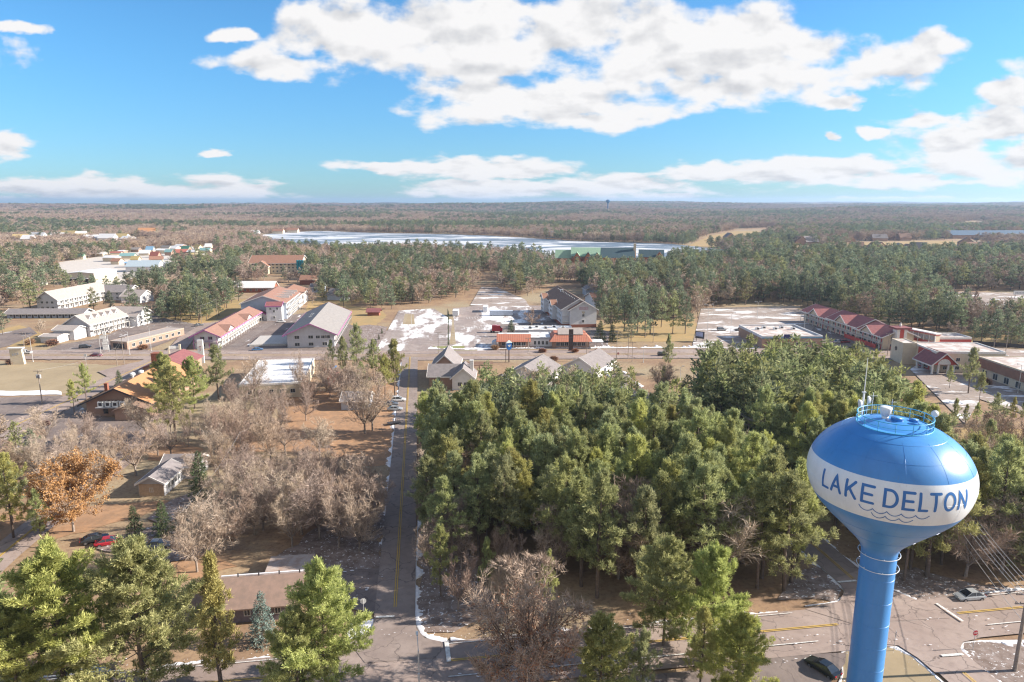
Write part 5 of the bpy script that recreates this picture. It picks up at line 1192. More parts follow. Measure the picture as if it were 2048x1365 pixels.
# small white house
r = B_('small_white_house', 'small white house with weathered grey roof and tan end wall', 285, 993, R_(2)); gable(r, (-.6, 0, 4.6, 9), 2.9, 4.3, LGREY, R_GREY, 'y', .5, FRM); gable(r, (.0, 9.01, 7.6, 15), 2.9, 4.5, LGREY, R_GREY, 'x', .5, FRM, names=('rear_wing_wall', 'rear_wing_roof')); wins(r, 'R', (-.6, 0, 4.6, 9), (1,), 4, .9, 1.1); wins(r, 'F', (-.6, 0, 4.6, 9), (1,), 1, .6, .8)
MB().box(-.5, -.08, .05, 4.5, -.02, 2.7).build('tan_end_wall', solid('tan_panel', (.5, .36, .25)), r)
# brown roof in the foreground
r = B_('brown_roof_house', 'long low house with brown shingle roof and snow along its back edge', 428, 1250, R_(8.2)); BB = (0, 0, 11.6, 7.4)
gable(r, BB, 2.9, 4.9, solid('mauve_wall', (.20, .17, .20)), shing('grey_brown_shingle', (.30, .205, .165), (.23, .165, .135)), 'x', .9, None); wins(r, 'F', BB, (1.1,), 4, .75, 1.0, FRM); 
MB().box(-.9, 8.25, 2.75, 12.5, 8.52, 2.95).build('snowy_gutter', SNOW, r); vt = MB(); [vt.tube((2.5 + i * 3, 5.1, 4.2), (2.5 + i * 3, 5.1, 5.0), .12, n=6) for i in range(4)]; vt.build('roof_vents', DRK, r)
r = B_('timber_deck', 'raised frost covered timber deck behind the brown roofed house', 528, 1172, R_(8)); MB().box(0, 0, 1.5, 7.2, 6.2, 1.7).build('deck_boards', mat('frosty_boards', (.34, .25, .205), (.42, .36, .33), .6, .9, .1, 8), r); p = MB(); [p.box(x, y, 0, x + .15, y + .15, 1.5) for x in (.1, 3.5, 6.95) for y in (.1, 5.9)]; p.build('posts', DRK, r)
# dormer motel and its neighbours on the left
r = B_('dormer_motel', 'two storey white motel with a row of small dormers', 132, 690, R_(38)); BB = (0, 0, 40, 10)
r.rotation_euler[2] = R_(-6); r.location = (*gp(82, 686), 0)
gable(r, (0, 0, 8, 6.3), 2.7, 3.3, WHITE, R_TAN, 'x', .5, FRM); gable(r, (.8, 6.8, 10.5, 14.4), 4.4, 5.8, LGREY, R_TAN, 'x', .5, FRM, names=('front_wing_wall', 'front_wing_roof')); BB = (0, 15, 12, 40)
gable(r, BB, 5.8, 9.6, LGREY, R_TAN, 'y', .9, FRM, names=('main_wall', 'main_roof')); wins(r, 'R', BB, (.9, 3.7), 8, 1.3, 1.2, None, None, 1, DRK); walkway(r, 'R', BB, (2.9,), 1.5, FRM, None, 3.4, 5.6)
for i in range(5): gable(r, (7.4, 18 + i * 4.4, 9.8, 20 + i * 4.4), 8.0, 8.9, WHITE, R_TAN, 'x', .2, FRM, 6.0, names=('dormer_wall', 'dormer_roof')); on_side(r, window_mesh(.8, .7, FRM, GLS), 'window', 'R', 1, 7.2, (7.4, 18 + i * 4.4, 9.8, 20 + i * 4.4))
gable(r, (1, 41, 17, 53), 5.4, 8.8, WHITE, R_TAN, 'x', .7, FRM, names=('rear_wing_wall', 'rear_wing_roof')); wins(r, 'R', (1, 41, 17, 53), (1.2, 3.6), 3)
st = MB(); [st.box(13.6, 24 + i * .35, .2 * i, 14.8, 24.4 + i * .35, .2 * i + .12) for i in range(15)]; st.build('stairs', FRM, r)
r = B_('grey_garage_house', 'grey gabled garage house right of the dormer motel', 234, 653, R_(-6)); gable(r, (0, 0, 9.6, 12), 3.2, 6.3, LGREY, R_TAN, 'y', .5, FRM); wins(r, 'F', (0, 0, 9.6, 12), (.9,), 2, 1.6, 1.5, GREYT)
r = B_('pale_two_storey_motel', 'pale two storey motel with grey roof and galleries behind the long low motel', 76, 621, R_(-3)); BB = (0, 0, 12, 46); gable(r, BB, 6.2, 10.6, LGREY, R_TAN, 'y', .9, FRM); wins(r, 'R', BB, (.9, 3.8), 11, 1.3, 1.2, None, None, 1, DRK); walkway(r, 'R', BB, (3.0,), 1.5, FRM, None, 3.6, 6.0); wins(r, 'F', BB, (.9, 3.9), 3, 1.4, 1.2)
r = B_('dark_roof_motel_wing', 'long dark roofed wing behind the dark pines', 150, 601, R_(0)); gable(r, (0, 0, 34, 13), 5.5, 8.6, LGREY, R_GREY, 'x', .8, FRM); wins(r, 'F', (0, 0, 34, 13), (1, 3.6), 8)
r = B_('pale_gable_cottage', 'pale cottage with white gable near the yellow lawn', 243, 606, R_(-10)); gable(r, (0, 0, 13, 12), 4, 7.2, WHITE, R_TAN, 'x', .6, FRM); wins(r, 'F', (0, 0, 13, 12), (1.3,), 3)
r = B_('white_cottage', 'tiny white cottage among the pines behind the dormer motel', 338, 612, R_(-10)); gable(r, (0, 0, 7, 8), 3, 5.2, WHITE, R_TAN, 'y', .5, FRM); wins(r, 'F', (0, 0, 7, 8), (1.1,), 2, .9, 1)
r = B_('low_row_motel', 'long single storey motel with grey roof in shadow', 15, 637, R_(2)); BB = (0, 0, 39, 8); gable(r, BB, 2.7, 4.3, GREYB, R_GREY, 'x', 1.2, FRM); wins(r, 'F', BB, (.9,), 12, 1.4, 1.1, None, None, .6, DRK)
r = B_('tan_canopy_building', 'low tan roofed building beside the tall white sign panels', 222, 698, R_(12)); flat(r, (0, 0, 8.5, 33), 3.3, TANB, R_TAN, .15, solid('tan_trim', (.42, .33, .27)), t=.1); r.rotation_euler[2] = R_(-15); wins(r, 'R', (0, 0, 8.5, 33), (.9,), 8, 1.6, 1.3); wins(r, 'F', (0, 0, 8.5, 33), (.7,), 3, 1.7, 1.7, DRK)
r = B_('beige_warehouse', 'beige metal warehouse on a sandy yard beside the theme park', 135, 569, 0); BB = (0, 0, 20.5, 30); gable(r, BB, 8.0, 8.9, striped('beige_metal', (.62, .56, .46), (.54, .48, .40), 0, 1, .8), R_WMET, 'y', .2, FRM); MB().box(1.5, -.15, .0, 16, -.02, 4.2).build('bay_shade_panel', DRK, r); MB().box(1.2, -2.4, 4.2, 16.4, -.03, 4.45).build('canopy', GREYT, r)  # dark panel painted for the shade inside the bay opening
r = B_('brown_roof_hotel', 'wide brown roofed hotel with turquoise water slide tower', 500, 548, R_(3)); BB = (0, 0, 43, 24); gable(r, BB, 9, 14.6, CREAM, R_BRN, 'x', 1, FRM); gable(r, (6, -5, 17, 0), 7, 11, CREAM, R_BRN, 'y', .8, FRM, names=('front_wing_wall', 'front_wing_roof')); wins(r, 'F', BB, (1.5, 4.5, 7), 12, 1.3, 1.2)
tq = MB(); [tq.tube((41 + i * 2.1, -1.6, 0), (41 + i * 2.1, -1.6, 11.5), 1.0, n=12) for i in range(3)]; tq.build('turquoise_tubes', solid('turquoise', (.03, .30, .38), .4), r)
r = B_('long_white_roof_barn', 'long barn with ribbed white roof and brown wall', 457, 586, R_(2)); gable(r, (0, 0, 30, 11), 3.4, 7.0, BRICK, R_WMET, 'x', .5, FRM); wins(r, 'F', (0, 0, 30, 11), (1.2,), 7)
r = B_('blue_cottage', 'blue grey cottage at the end of the brown roofed wing', 621, 586, R_(4)); gable(r, (0, 0, 8.5, 9), 3.6, 5.6, GREYB, R_GREY, 'x', .5, FRM); wins(r, 'F', (0, 0, 8.5, 9), (1.2,), 2)
r = B_('picnic_hut', 'small dark red roofed hut on the lawn by the snowy lot', 735, 632, 0); gable(r, (0, 0, 6.2, 4), 2.3, 3.6, BRICK, R_RED, 'x', .8, None)
r = B_('white_dome_hall', 'white round roofed hall at the left edge', 8, 580, R_(20)); pd = MB(); n = 10
V = [(10 * math.cos(t) + 10, y, 1 + 6 * math.sin(t)) for y in (0, 26) for t in np.linspace(math.pi, 0, n)]; pd.add(V, [(i, i + 1, n + i + 1, n + i) for i in range(n - 1)][::1]); pd.build('roof', R_WMET, r); MB().add([(0, 0, 0)] + V[:n] + [(20, 0, 0)], [tuple(range(n + 2))[::-1]]).build('end_wall', CREAM, r); MB().box(0, 0, 0, 20, 26, 1.0).build('wall', CREAM, r)
# right hand side
r = B_('red_roof_motel', 'long two storey motel with dark red roofs stepping down the lot', 1764, 700, R_(3.5)); W_ = 13
for i, (y0, y1, e, rd) in enumerate(((0, 19, 6.0, 8.7), (19.02, 42, 6.6, 9.6), (42.04, 68, 6.0, 8.7))):
    gable(r, (0, y0, W_, y1), e, rd, CREAM, R_RED, 'y', 1.7, FRM, names=('wall', 'roof')); wins(r, 'L', (0, y0, W_, y1), (.9, 3.7), 5, 1.5, 1.2, None, None, 1, REDT_); 
    gable(r, (-1.5, (y0 + y1) / 2 - 4, W_ / 2 - .5, (y0 + y1) / 2 + 4), e, rd - .2, CREAM, R_RED, 'x', .6, FRM, e - .6, names=('porch_gable', 'porch_gable_roof'))
walkway(r, 'L', (0, 0, W_, 68), (2.9,), 1.6, FRM, None, 4.2, 5.9); MB().box(-1.75, 2, 0, -1.66, 26, 1.9).build('garden_wall', REDT_, r); wins(r, 'F', (0, 0, W_, 19), (.9, 3.8), 2, 1.6, 1.4)
r = B_('gateway_tower', 'white and red gateway pillar at the end of the red roofed motel', 1790, 703, R_(3.5)); MB().box(0, 0, 0, 1.2, 3, 9).box(3.0, 0, 0, 4.2, 3, 9).build('white_pillars', FRM, r); MB().box(1.21, .1, 0, 2.99, 2.9, 9.2).box(-.4, -.4, 0, 4.6, 3.4, 1.4).build('red_core', REDT_, r); MB().box(-1.2, -1.2, 9.2, 5.4, 4.2, 9.9).build('cap', R_RED, r); MB().lathe([(.3, 9.9), (.5, 10.5), (.2, 11.2), (.001, 12)], 12, 2.1, 1.5).build('finial', FRM, r)
gl = empty('covered_walkway', (168.6, 286, 0), math.atan2(-12.6, 4.2), 'sloping covered walkway with red band and white arches', 'building'); MB().box(0, 0, 2.8, 13.4, 3, 3.9).box(0, .05, 6.5, 13.4, 2.95, 6.9).build('red_bands', REDT_, gl); MB().box(-.1, -.1, 6.9, 13.5, 3.1, 7.3).build('roof', FRM, gl)
p = MB(); [p.box(i * 2.6, -.05, 0 if i % 2 == 0 else 3.9, i * 2.6 + .35, .3, 6.5) for i in range(6)]; p.build('posts', FRM, gl); a = MB(); [a.tube((1.5 + i * 2.6, -.02, 5.2), (1.5 + i * 2.6, .06, 5.2), .8, n=16) for i in range(5)]; a.build('round_windows', GREYT, gl); MB().box(.2, .5, 3.9, 13.2, 2.7, 6.49).build('inner_wall', CREAM, gl)
r = B_('red_flat_annex', 'flat roofed red annex right of the covered walkway', 1868, 699, 0); flat(r, (0, 0, 15, 10), 4.6, REDT_, R_FLAT, .5, FRM); wins(r, 'F', (0, 0, 15, 10), (1.0,), 4)
r = empty('arched_lobby', (151.5, 238, 0), R_(-3), 'cream and red lobby building with tall arched windows', 'building'); BB = (0, 0, 24, 17); flat(r, BB, 7.4, CREAM, R_FLAT, .4, FRM); flat(r, (-5, 13, -.01, 22), 7.8, CREAM, R_FLAT, .3, CREAM)
MB().box(-.12, 3, 0, -.01, 11.6, 7.2).build('red_bay', REDT_, r)
def arch(root, x, y, z, w, h, nm='arched_window'):
    b = MB()
    for k, (ww, d) in enumerate(((w + .35, 0), (w, .03))):
        P = [(y - ww / 2, z - (.0 if k else .15)), (y + ww / 2, z - (.0 if k else .15))] + [(y + ww / 2 * math.cos(t), z + h + ww / 2 * math.sin(t)) for t in np.linspace(0, math.pi, 10)]
        b.add([(x - .08 - d, p[0], p[1]) for p in P], [tuple(range(len(P)))[::-1]], k)
    for q in (-w / 4, 0, w / 4): b.box(x - .15, y + q - .05, z, x - .12, y + q + .05, z + h)
    b.box(x - .15, y - w / 2, z + h * .5, x - .12, y + w / 2, z + h * .5 + .1); b.build(nm, [FRM, GLS], root)
arch(r, -.12, 5.2, .8, 2.3, 3.8); arch(r, -.12, 9.4, .8, 1.8, 3.6); MB().tube((-5.1, 18, 5), (-5.0, 18, 5), .8, n=18).build('round_window', GLS, r); wins(r, 'F', BB, (1.2, 4.2), 5)
r = B_('red_gable_porch', 'red gabled drive through porch with white half round panel', 1862, 750, R_(0)); gable(r, (0, 0, 8.4, 10), 4.0, 7.6, REDT_, R_RED, 'y', .8, FRM, 3.6); b = MB(); [b.box(x, y, 0, x + .55, y + .55, 3.6) for x in (.1, 2.2, 5.6, 7.7) for y in (.1, 9.2)]; b.build('columns', FRM, r); b = MB(); P = [(4.2 + 2.3 * math.cos(t), 3.7 + 2.0 * math.sin(t)) for t in np.linspace(0, math.pi, 14)]; b.add([(q[0], -.06, q[1]) for q in P], [tuple(range(14))]); b.build('half_round_panel', FRM, r)
r = empty('cream_mall', (164.7, 200, 0), 0, 'long flat cream building with brown fascia at the right edge', 'building'); flat(r, (0, 0, 34, 35), 6.4, CREAM, R_FLAT, .3, CREAM); MB().box(-.5, -.5, 3.2, -.01, 35.5, 6.2).box(-.01, -.5, 3.2, 34.5, -.01, 6.2).build('brown_fascia', R_BRN, r); MB().box(-.62, 8.5, 3.0, -.51, 11, 5.6).build('red_panel', REDT_, r); wins(r, 'L', (0, 0, 34, 35), (.6,), 6, 2.2, 2)
MB().box(-3.5, -10, 0, 8, -1.0, 3.6).box(-3.7, -10.2, 3.6, 8.2, -.9, 4.6).build('red_corner_block', REDT_, r)
r = empty('blue_band_store', (104.3, 279, 0), R_(2), 'flat brick store with pale blue parapet behind the pines', 'building'); flat(r, (0, 0, 25.5, 27), 4.6, TANB, R_FLAT, .7, WHITE); MB().box(-.12, -.14, 4.2, 25.6, -.06, 4.7).build('blue_stripe', solid('stripe_blue', (.12, .28, .45)), r); MB().box(9, -.35, 3.2, 12.5, -.15, 6.0, 0).box(9, -.36, 3.2, 12.5, -.15, 3.9, 1).build('store_sign', [solid('navy', (.05, .05, .16)), REDT_], r)
for i in range(5): hvac(r, 4 + i * 4, 17 + (i % 2) * 3, 4.7, 1.6, 1.3, 1.0)
wins(r, 'F', (0, 0, 25.5, 27), (.8,), 6, 1.8, 1.6)
# lakeside resort
r = empty('lakeside_resort', (60, 690, 0), R_(-6), 'lakeside log resort with pale green and dark blue green roofs', 'building')
gable(r, (0, 0, 30, 22), 7, 14.5, LOGW, R_GRN, 'x', 1, None); gable(r, (30.1, -2, 62, 24), 6, 14.5, LOGW, R_BGRN, 'x', 1, None, names=('dark_wing_wall', 'dark_wing_roof'))
for i, x in enumerate((2, 13, 22)): gable(r, (x, -7, x + 7, 2), 6.0, 11, LOGW, R_BGRN if i % 2 else R_GRN, 'y', 1, None, names=('gable_bay_wall', 'gable_bay_roof')); wins(r, 'F', (x, -7, x + 7, 2), (2, 5), 2, 1.4, 1.5)
chimney(r, 63, 8, 0, 19, 2.5, CREAM); gable(r, (-16, 4, -.1, 18), 5, 12, LOGW, R_GRN, 'x', 1, None, names=('low_wing_wall', 'low_wing_roof'))
r = empty('dark_hip_lodge', (131, 705, 0), R_(-10), 'dark blue green roofed lodge on the lake shore', 'building'); gable(r, (0, 0, 24, 18), 5, 11.5, LOGW, R_BGRN, 'x', 1, None); gable(r, (16, -6, 24, 2), 5, 10, LOGW, R_BRN, 'y', 1, None, names=('porch_wall', 'porch_roof')); wins(r, 'F', (0, 0, 24, 18), (1.5,), 5)
# houses in the middle distance and beyond
def simple(name, label, u, v, w, d, e, rg, wall, roof, rz=0, ax='x', group=None, cat='building', fl=False):
    x, y = gp(u, v); z = hill(x, y)
    if z > .1:
        for _ in range(12): x, y = gp(u, v, z); z = hill(x, y)
    r = empty(name, (x, y, z), rz, label, cat, group)
    if fl: flat(r, (0, 0, w, d), e, wall, roof, .3, FRM)
    else: gable(r, (0, 0, w, d), e, rg, wall, roof, ax, .6, None, -1.0)
    return r
COLS = {'red': solid('park_red', (.36, .13, .10)), 'yellow': solid('park_yellow', (.48, .37, .17)), 'green': solid('park_green', (.12, .32, .22)), 'teal': solid('park_teal', (.20, .35, .36)), 'white': R_WMET, 'brown': R_BRN, 'grey': R_LAV, 'blue': solid('park_blue', (.22, .38, .55))}
kp = random.Random(21)
PK = [(150, 520, 'green'), (185, 514, 'white'), (205, 508, 'yellow'), (222, 514, 'red'), (240, 520, 'teal'), (250, 536, 'blue'), (262, 527, 'yellow'), (278, 512, 'white'), (292, 505, 'blue'), (300, 516, 'red'), (312, 508, 'white'), (322, 500, 'grey'), (330, 512, 'teal'), (340, 503, 'white'), (352, 510, 'red'), (362, 504, 'green'), (374, 510, 'white'), (388, 500, 'yellow'), (398, 508, 'teal'), (410, 498, 'white'), (420, 506, 'brown'), (300, 528, 'brown'), (315, 540, 'white'), (222, 530, 'brown'), (345, 520, 'brown'), (372, 518, 'yellow'), (206, 524, 'white'), (236, 510, 'white'), (262, 505, 'grey'), (350, 497, 'white')]
nth = ('first', 'second', 'third', 'fourth', 'fifth', 'sixth', 'seventh', 'eighth', 'ninth', 'tenth')
cc_ = {}
for (u, v, c) in sorted(PK):
    cc_[c] = cc_.get(c, 0) + 1
    r = simple('park_hall', '%s theme park hall from the left with a %s roof' % (nth[cc_[c] - 1], c), u, v, kp.uniform(7, 14), kp.uniform(6, 10), kp.uniform(2.5, 4.5), kp.uniform(4.5, 7), CREAM if kp.random() < .6 else TANB, COLS[c], R_(kp.uniform(-25, 25)), group='theme park buildings')
r = simple('blue_roof_pavilion', 'wide pale blue hip roofed pavilion in the theme park', 252, 545, 27, 16, 5, 9.5, WHITE, solid('pale_blue_roof', (.42, .50, .56)), R_(2))
TW = [(25, 486), (42, 488), (58, 484), (140, 484), (152, 480), (168, 486), (180, 482), (196, 486), (212, 482), (228, 484), (240, 488), (100, 480), (120, 478)]
for i, (u, v) in enumerate(TW): simple('town_house', '%s pale distant house from the left, beyond the theme park' % (nth + ('eleventh', 'twelfth', 'thirteenth'))[sorted(TW).index((u, v))], u, v, kp.uniform(14, 26), 14, 7, kp.uniform(10, 14), WHITE, COLS['white'] if i % 3 else COLS['yellow'], R_(kp.uniform(-20, 20)), group='distant town houses')
simple('terracotta_villa', 'cream villa with terracotta roof far behind the theme park', 275, 474, 30, 18, 9, 15, CREAM, R_ORNG, R_(8)); simple('lakeshore_cabin', 'pale cabin at the left end of the lake', 492, 472, 22, 12, 5, 9, WHITE, R_WMET, 0)
HS = [(1452, 476), (1540, 487), (1590, 486), (1612, 486), (1640, 484), (1672, 484), (1690, 480), (1702, 496), (1735, 500), (1752, 498), (1782, 502), (1802, 502), (1820, 502), (1745, 478), (1765, 476), (1800, 477), (1915, 488), (1935, 500), (1962, 498), (1985, 492), (2010, 498), (2030, 486)]
for i, (u, v) in enumerate(sorted(HS)): simple('dark_roof_house', '%s dark roofed house from the left around the golf meadow' % (nth + ('eleventh', 'twelfth', 'thirteenth', 'fourteenth', 'fifteenth', 'sixteenth', 'seventeenth', 'eighteenth', 'nineteenth', 'twentieth', 'twenty first', 'twenty second'))[i], u, v + 5, kp.uniform(14, 22), kp.uniform(11, 15), 5, kp.uniform(10, 13), TANB, R_DARK if i % 3 else R_GREY, R_(kp.uniform(-30, 30)), 'x' if i % 2 else 'y', 'houses around the golf meadow')
simple('blue_roof_resort', 'very long blue grey roofed resort on the far right', 1905, 478, 175, 34, 6, 13, TANB, solid('slate_blue_roof', (.10, .15, .22)), R_(1)); simple('white_roof_wing', 'pale flat wing at the end of the blue roofed resort', 2015, 476, 70, 26, 9, 12, WHITE, R_WMET, R_(1))
for i, (u, v) in enumerate([(1090, 476), (1150, 478), (1165, 478), (1190, 478), (1270, 455), (1285, 456), (1262, 456)]): simple('shore_house', '%s house in the pines across the lake, counted from the left' % nth[sorted([1090, 1150, 1165, 1190, 1270, 1285, 1262]).index(u)], u, v, 18, 12, 6, 11, WHITE if i % 2 else GREYB, R_GREY, R_(kp.uniform(-20, 20)), group='houses across the lake')
for i, (u, v) in enumerate([(545, 470), (560, 467), (575, 468)]): simple('low_shore_house', '%s low house on the left lake shore' % nth[i], u, v - 2, 20, 12, 5, 9, CREAM, R_BRN, 0, group='low houses on the left shore')  # cream walls under brown roofs
for i, (u, v, lab) in enumerate([(655, 600, 'small hidden house between the lawn pines'), (762, 560, 'pale roofed house in the woods above the snowy lot'), (600, 570, 'orange brick house beside the turquoise tower'), (1255, 560, 'grey roofed house in the wood behind the hotel grove'), (880, 560, 'brown roofed house left of the gravel lane')]): simple('woodland_house', lab, u, v, 11, 9, 3.5, 6.5, (GREYB, WHITE, BRICK, WHITE, TANB)[i], (R_GREY, R_TAN, R_BRN, R_GREY, R_BRN)[i], R_(10 * i - 20))
# far water tower on the horizon
x, y = gp(1212, 416.5, 20); fw = empty('far_water_tower', (1212 - 1024 and (1212 - 1024) / 1365 * 3350, 3350, hill(460, 3350)), 0, 'small blue water tower on the horizon', 'water tower'); zz = zat(404, 3350) - hill(460, 3350); MB().lathe([(.01, zz - 8), (3, zz - 8), (8, zz - 2), (10, zz + 3), (8.6, zz + 7), (5, zz + 9.5), (.01, zz + 10.5)], 24).build('tank', solid('deep_blue', (.02, .12, .28)), fw, True); MB().tube((0, 0, 0), (0, 0, zz - 6), 2.4, n=14).build('column', solid('deep_blue', (.02, .12, .28)), fw)
# white trailers and sheds in the hotel lot
def trailer(u, v, w, d, h, lab, m=None, rz=0): x, y = gp(u, v); t = empty('storage_trailer', (x, y, 0), rz, lab, 'trailer', 'trailers in the snowy lot'); b = MB().box(0, 0, .5, w, d, h).box(.15, .15, .4, w - .15, d - .15, .5); [b.box(q, -.03, .5, q + .06, 0, h) for q in np.arange(.6, w - .3, .9)]; b.build('box', m or WHITE, t); k = MB(); [k.tube((q, .1, .4), (q, .35, .4), .4, n=12) for q in (.9, w - 1.2)]; k.build('wheels', DRK, t); MB().box(-.02, d * .4, .6, 0, d * .9, h - .3).build('door', GREYT, t)
trailer(966, 626, 2.6, 8, 3.2, 'white box trailer nearest the gravel lane'); trailer(905, 634, 3.0, 7, 3.2, 'small white trailer at the head of the hedge row'); trailer(979, 633, 12.5, 2.6, 2.9, 'long pale container in front of the box trailer', GREYB)

# ------------------------------------------------------------------ vehicles
TYRE = solid('tyre', (.02, .02, .02), .8); RIM = solid('rim', (.4, .4, .42), .3, .5, .8); CGL = solid('car_glass', (.03, .035, .045), .06, .8); LHT = solid('headlight', (.75, .75, .72), .15, .6); TLT = solid('tail_light', (.4, .02, .02), .2, .6)
def cpaint(nm, c): return solid('car_paint_' + nm, c, .3, .5, .1, .6)
CP_ = {'red': cpaint('red', (.42, .015, .03)), 'maroon': cpaint('maroon', (.20, .02, .035)), 'black': cpaint('black', (.02, .022, .025)), 'white': cpaint('white', (.72, .72, .72)), 'silver': cpaint('silver', (.40, .42, .44)), 'blue': cpaint('blue', (.05, .14, .30)), 'grey': cpaint('grey', (.14, .15, .17))}
PROFS = {'sedan': ([(-2.2, .55, .70), (-2.15, .42, .88), (-1.5, .34, .98), (-.9, .30, 1.0), (.9, .30, .98), (1.6, .32, .88), (2.15, .36, .76), (2.25, .45, .62)], [(-1.75, .98, .0), (-.95, 1.42, .0), (.25, 1.45, .0), (1.15, .98, .0)], 2.25),
         'suv': ([(-2.25, .6, .95), (-2.2, .45, 1.1), (-1.5, .38, 1.12), (.9, .38, 1.1), (1.7, .4, 1.02), (2.2, .45, .88), (2.3, .5, .7)], [(-2.15, 1.1, 0), (-1.95, 1.68, 0), (.3, 1.72, 0), (1.1, 1.1, 0)], 2.3),
         'pickup': ([(-2.7, .6, 1.05), (-2.65, .5, 1.12), (-.8, .45, 1.12), (.9, .42, 1.1), (2.4, .45, 1.05), (2.7, .55, .8)], [(-.85, 1.1, 0), (-.7, 1.75, 0), (.55, 1.78, 0), (1.2, 1.1, 0)], 2.7)}
_car = {}
def car(label, u, v, deg, kind='sedan', col='white', name=None, z=.03):
    key = (kind, col); x, y = gp(u, v)
    if key in _car: e = copy_tree(_car[key]); e.location = (x, y, z); e.rotation_euler[2] = R_(deg); e['label'] = label; return e
    e = empty({'sedan': 'parked_car', 'suv': 'sport_utility_car', 'pickup': 'pickup_truck'}[kind], (x, y, z), R_(deg), label, 'pickup' if kind == 'pickup' else 'car', 'cars and pickups'); _car[key] = e
    st, cab, hl = PROFS[kind]; b = MB(); W2 = .9; rows = []
    for (X, zb, zt) in st: rows.append([(X, -W2 + .1, zb), (X, -W2, zb + .14), (X, -W2 + .02, zb + (zt - zb) * .7), (X, -W2 + .13, zt), (X, W2 - .13, zt + .0), (X, W2 - .02, zb + (zt - zb) * .7), (X, W2, zb + .14), (X, W2 - .1, zb)])
    n = len(rows); V = [(p[0], p[1] * (1 - .10 * (abs(p[0]) / hl) ** 6), p[2]) for r_ in rows for p in r_]
    b.add(V, [(i * 8 + j, i * 8 + (j + 1) % 8, (i + 1) * 8 + (j + 1) % 8, (i + 1) * 8 + j) for i in range(n - 1) for j in range(8)] + [tuple(range(8))[::-1], tuple(range((n - 1) * 8, n * 8))]); b.build('body', CP_[col], e)
    (a, za, _), (bq, zb_, _), (c, zc_, _), (d, zd, _) = cab; g = MB(); wi, wt = .80, .62
    V = [(a, -wi, za), (d, -wi, zd), (c, -wt, zc_), (bq, -wt, zb_), (a, wi, za), (d, wi, zd), (c, wt, zc_), (bq, wt, zb_)]
    g.add(V, [(0, 1, 2, 3), (7, 6, 5, 4), (1, 5, 6, 2), (4, 0, 3, 7), (3, 2, 6, 7)]); g.build('windows', CGL, e)
    MB().box(bq + .02, -wt - .01, zb_ - .0, c - .02, wt + .01, max(zb_, zc_) + .035).build('roof', CP_[col], e)
    pl = MB()
    for s in (-1, 1):
        for (p, q) in (((a, za), (bq, zb_)), ((d, zd), (c, zc_)), (((a + d) / 2 - .1, za), ((bq + c) / 2 - .1, zb_))): pl.tube((p[0], s * wi, p[1]), (q[0], s * (wt + .01), q[1]), .035, n=5)
    pl.build('pillars', CP_[col], e)
    for s in (-1, 1):
        for X in (-1.38 if kind != 'pickup' else -1.7, 1.38 if kind != 'pickup' else 1.75):
            wv_ = MB().tube((0, -.11 * s, 0), (0, .11 * s, 0), .33, n=18).build('wheel', TYRE, e); wv_.location = (X, s * .80, .33); rm_ = MB().tube((0, .111 * s, 0), (0, .125 * s, 0), .2, n=12).build('rim', RIM, wv_)
        MB().box(hl - .14, s * .55 - .17, .60, hl - .0, s * .55 + .17, .74).build('headlight', LHT, e); MB().box(-hl + .0, s * .6 - .15, .72, -hl + .1, s * .6 + .15, .88).build('tail_light', TLT, e)
    if kind == 'pickup': MB().box(-2.55, -.75, 1.121, -.95, .75, 1.13).build('bed', DRK, e)
    return e
car('black car parked on the driveway beside the water tower column', 1645, 1343, 122, 'sedan', 'black'); car('silver sedan parked on the verge of the cross road', 1938, 1199, 187, 'sedan', 'silver')
car('bright red car parked in the frosty yard by the left road', 219, 1090, 22, 'sedan', 'red'); car('black car behind the bright red car', 190, 1084, 30, 'sedan', 'black'); car('grey car covered in frost under the two spruces', 316, 1096, 8, 'sedan', 'grey')
car('silver car at the street edge, nearest of three', 790, 822, 5, 'sedan', 'silver'); car('grey car at the street edge, middle of three', 782, 812, 8, 'sedan', 'grey'); car('white car at the street edge, farthest of three', 797, 804, 5, 'suv', 'white')
car('maroon car driving along the highway', 193, 714, 2, 'sedan', 'maroon'); car('white pickup on the highway behind the cream sign', 50, 709, 180, 'pickup', 'white'); car('black car in the lot left of the white sign panels', 171, 697, 20, 'suv', 'black'); car('white car in the lot behind the tan roof', 308, 680, 15, 'sedan', 'white'); car('dark car behind the white car by the tan roof', 317, 674, 15, 'suv', 'grey')
car('black car on the highway right of the sparse pine', 1326, 713, 0, 'suv', 'black'); car('silver car at the edge of the big car park', 1443, 662, 5, 'suv', 'silver'); car('dark pickup at the edge of the big car park', 1480, 663, 0, 'pickup', 'grey'); car('maroon car beside the red roofed motel', 1689, 687, 10, 'suv', 'maroon'); car('silver car beside the maroon car', 1677, 687, 10, 'sedan', 'silver')
car('white pickup on the road at the far right', 1999, 715, -10, 'pickup', 'white'); car('white car below the stair block', 562, 646, 10, 'sedan', 'white'); car('blue car in the lot by the magenta trimmed block', 515, 702, 20, 'sedan', 'blue'); car('red pickup near the red leaved tree', 668, 752, 80, 'pickup', 'red'); car('blue pickup behind the red pickup', 664, 740, 80, 'pickup', 'blue'); car('white car in front of the big car park lamp', 1440, 690, 60, 'sedan', 'white'); car('dark car in the shade of the long motel', 398, 653, 30, 'sedan', 'grey')
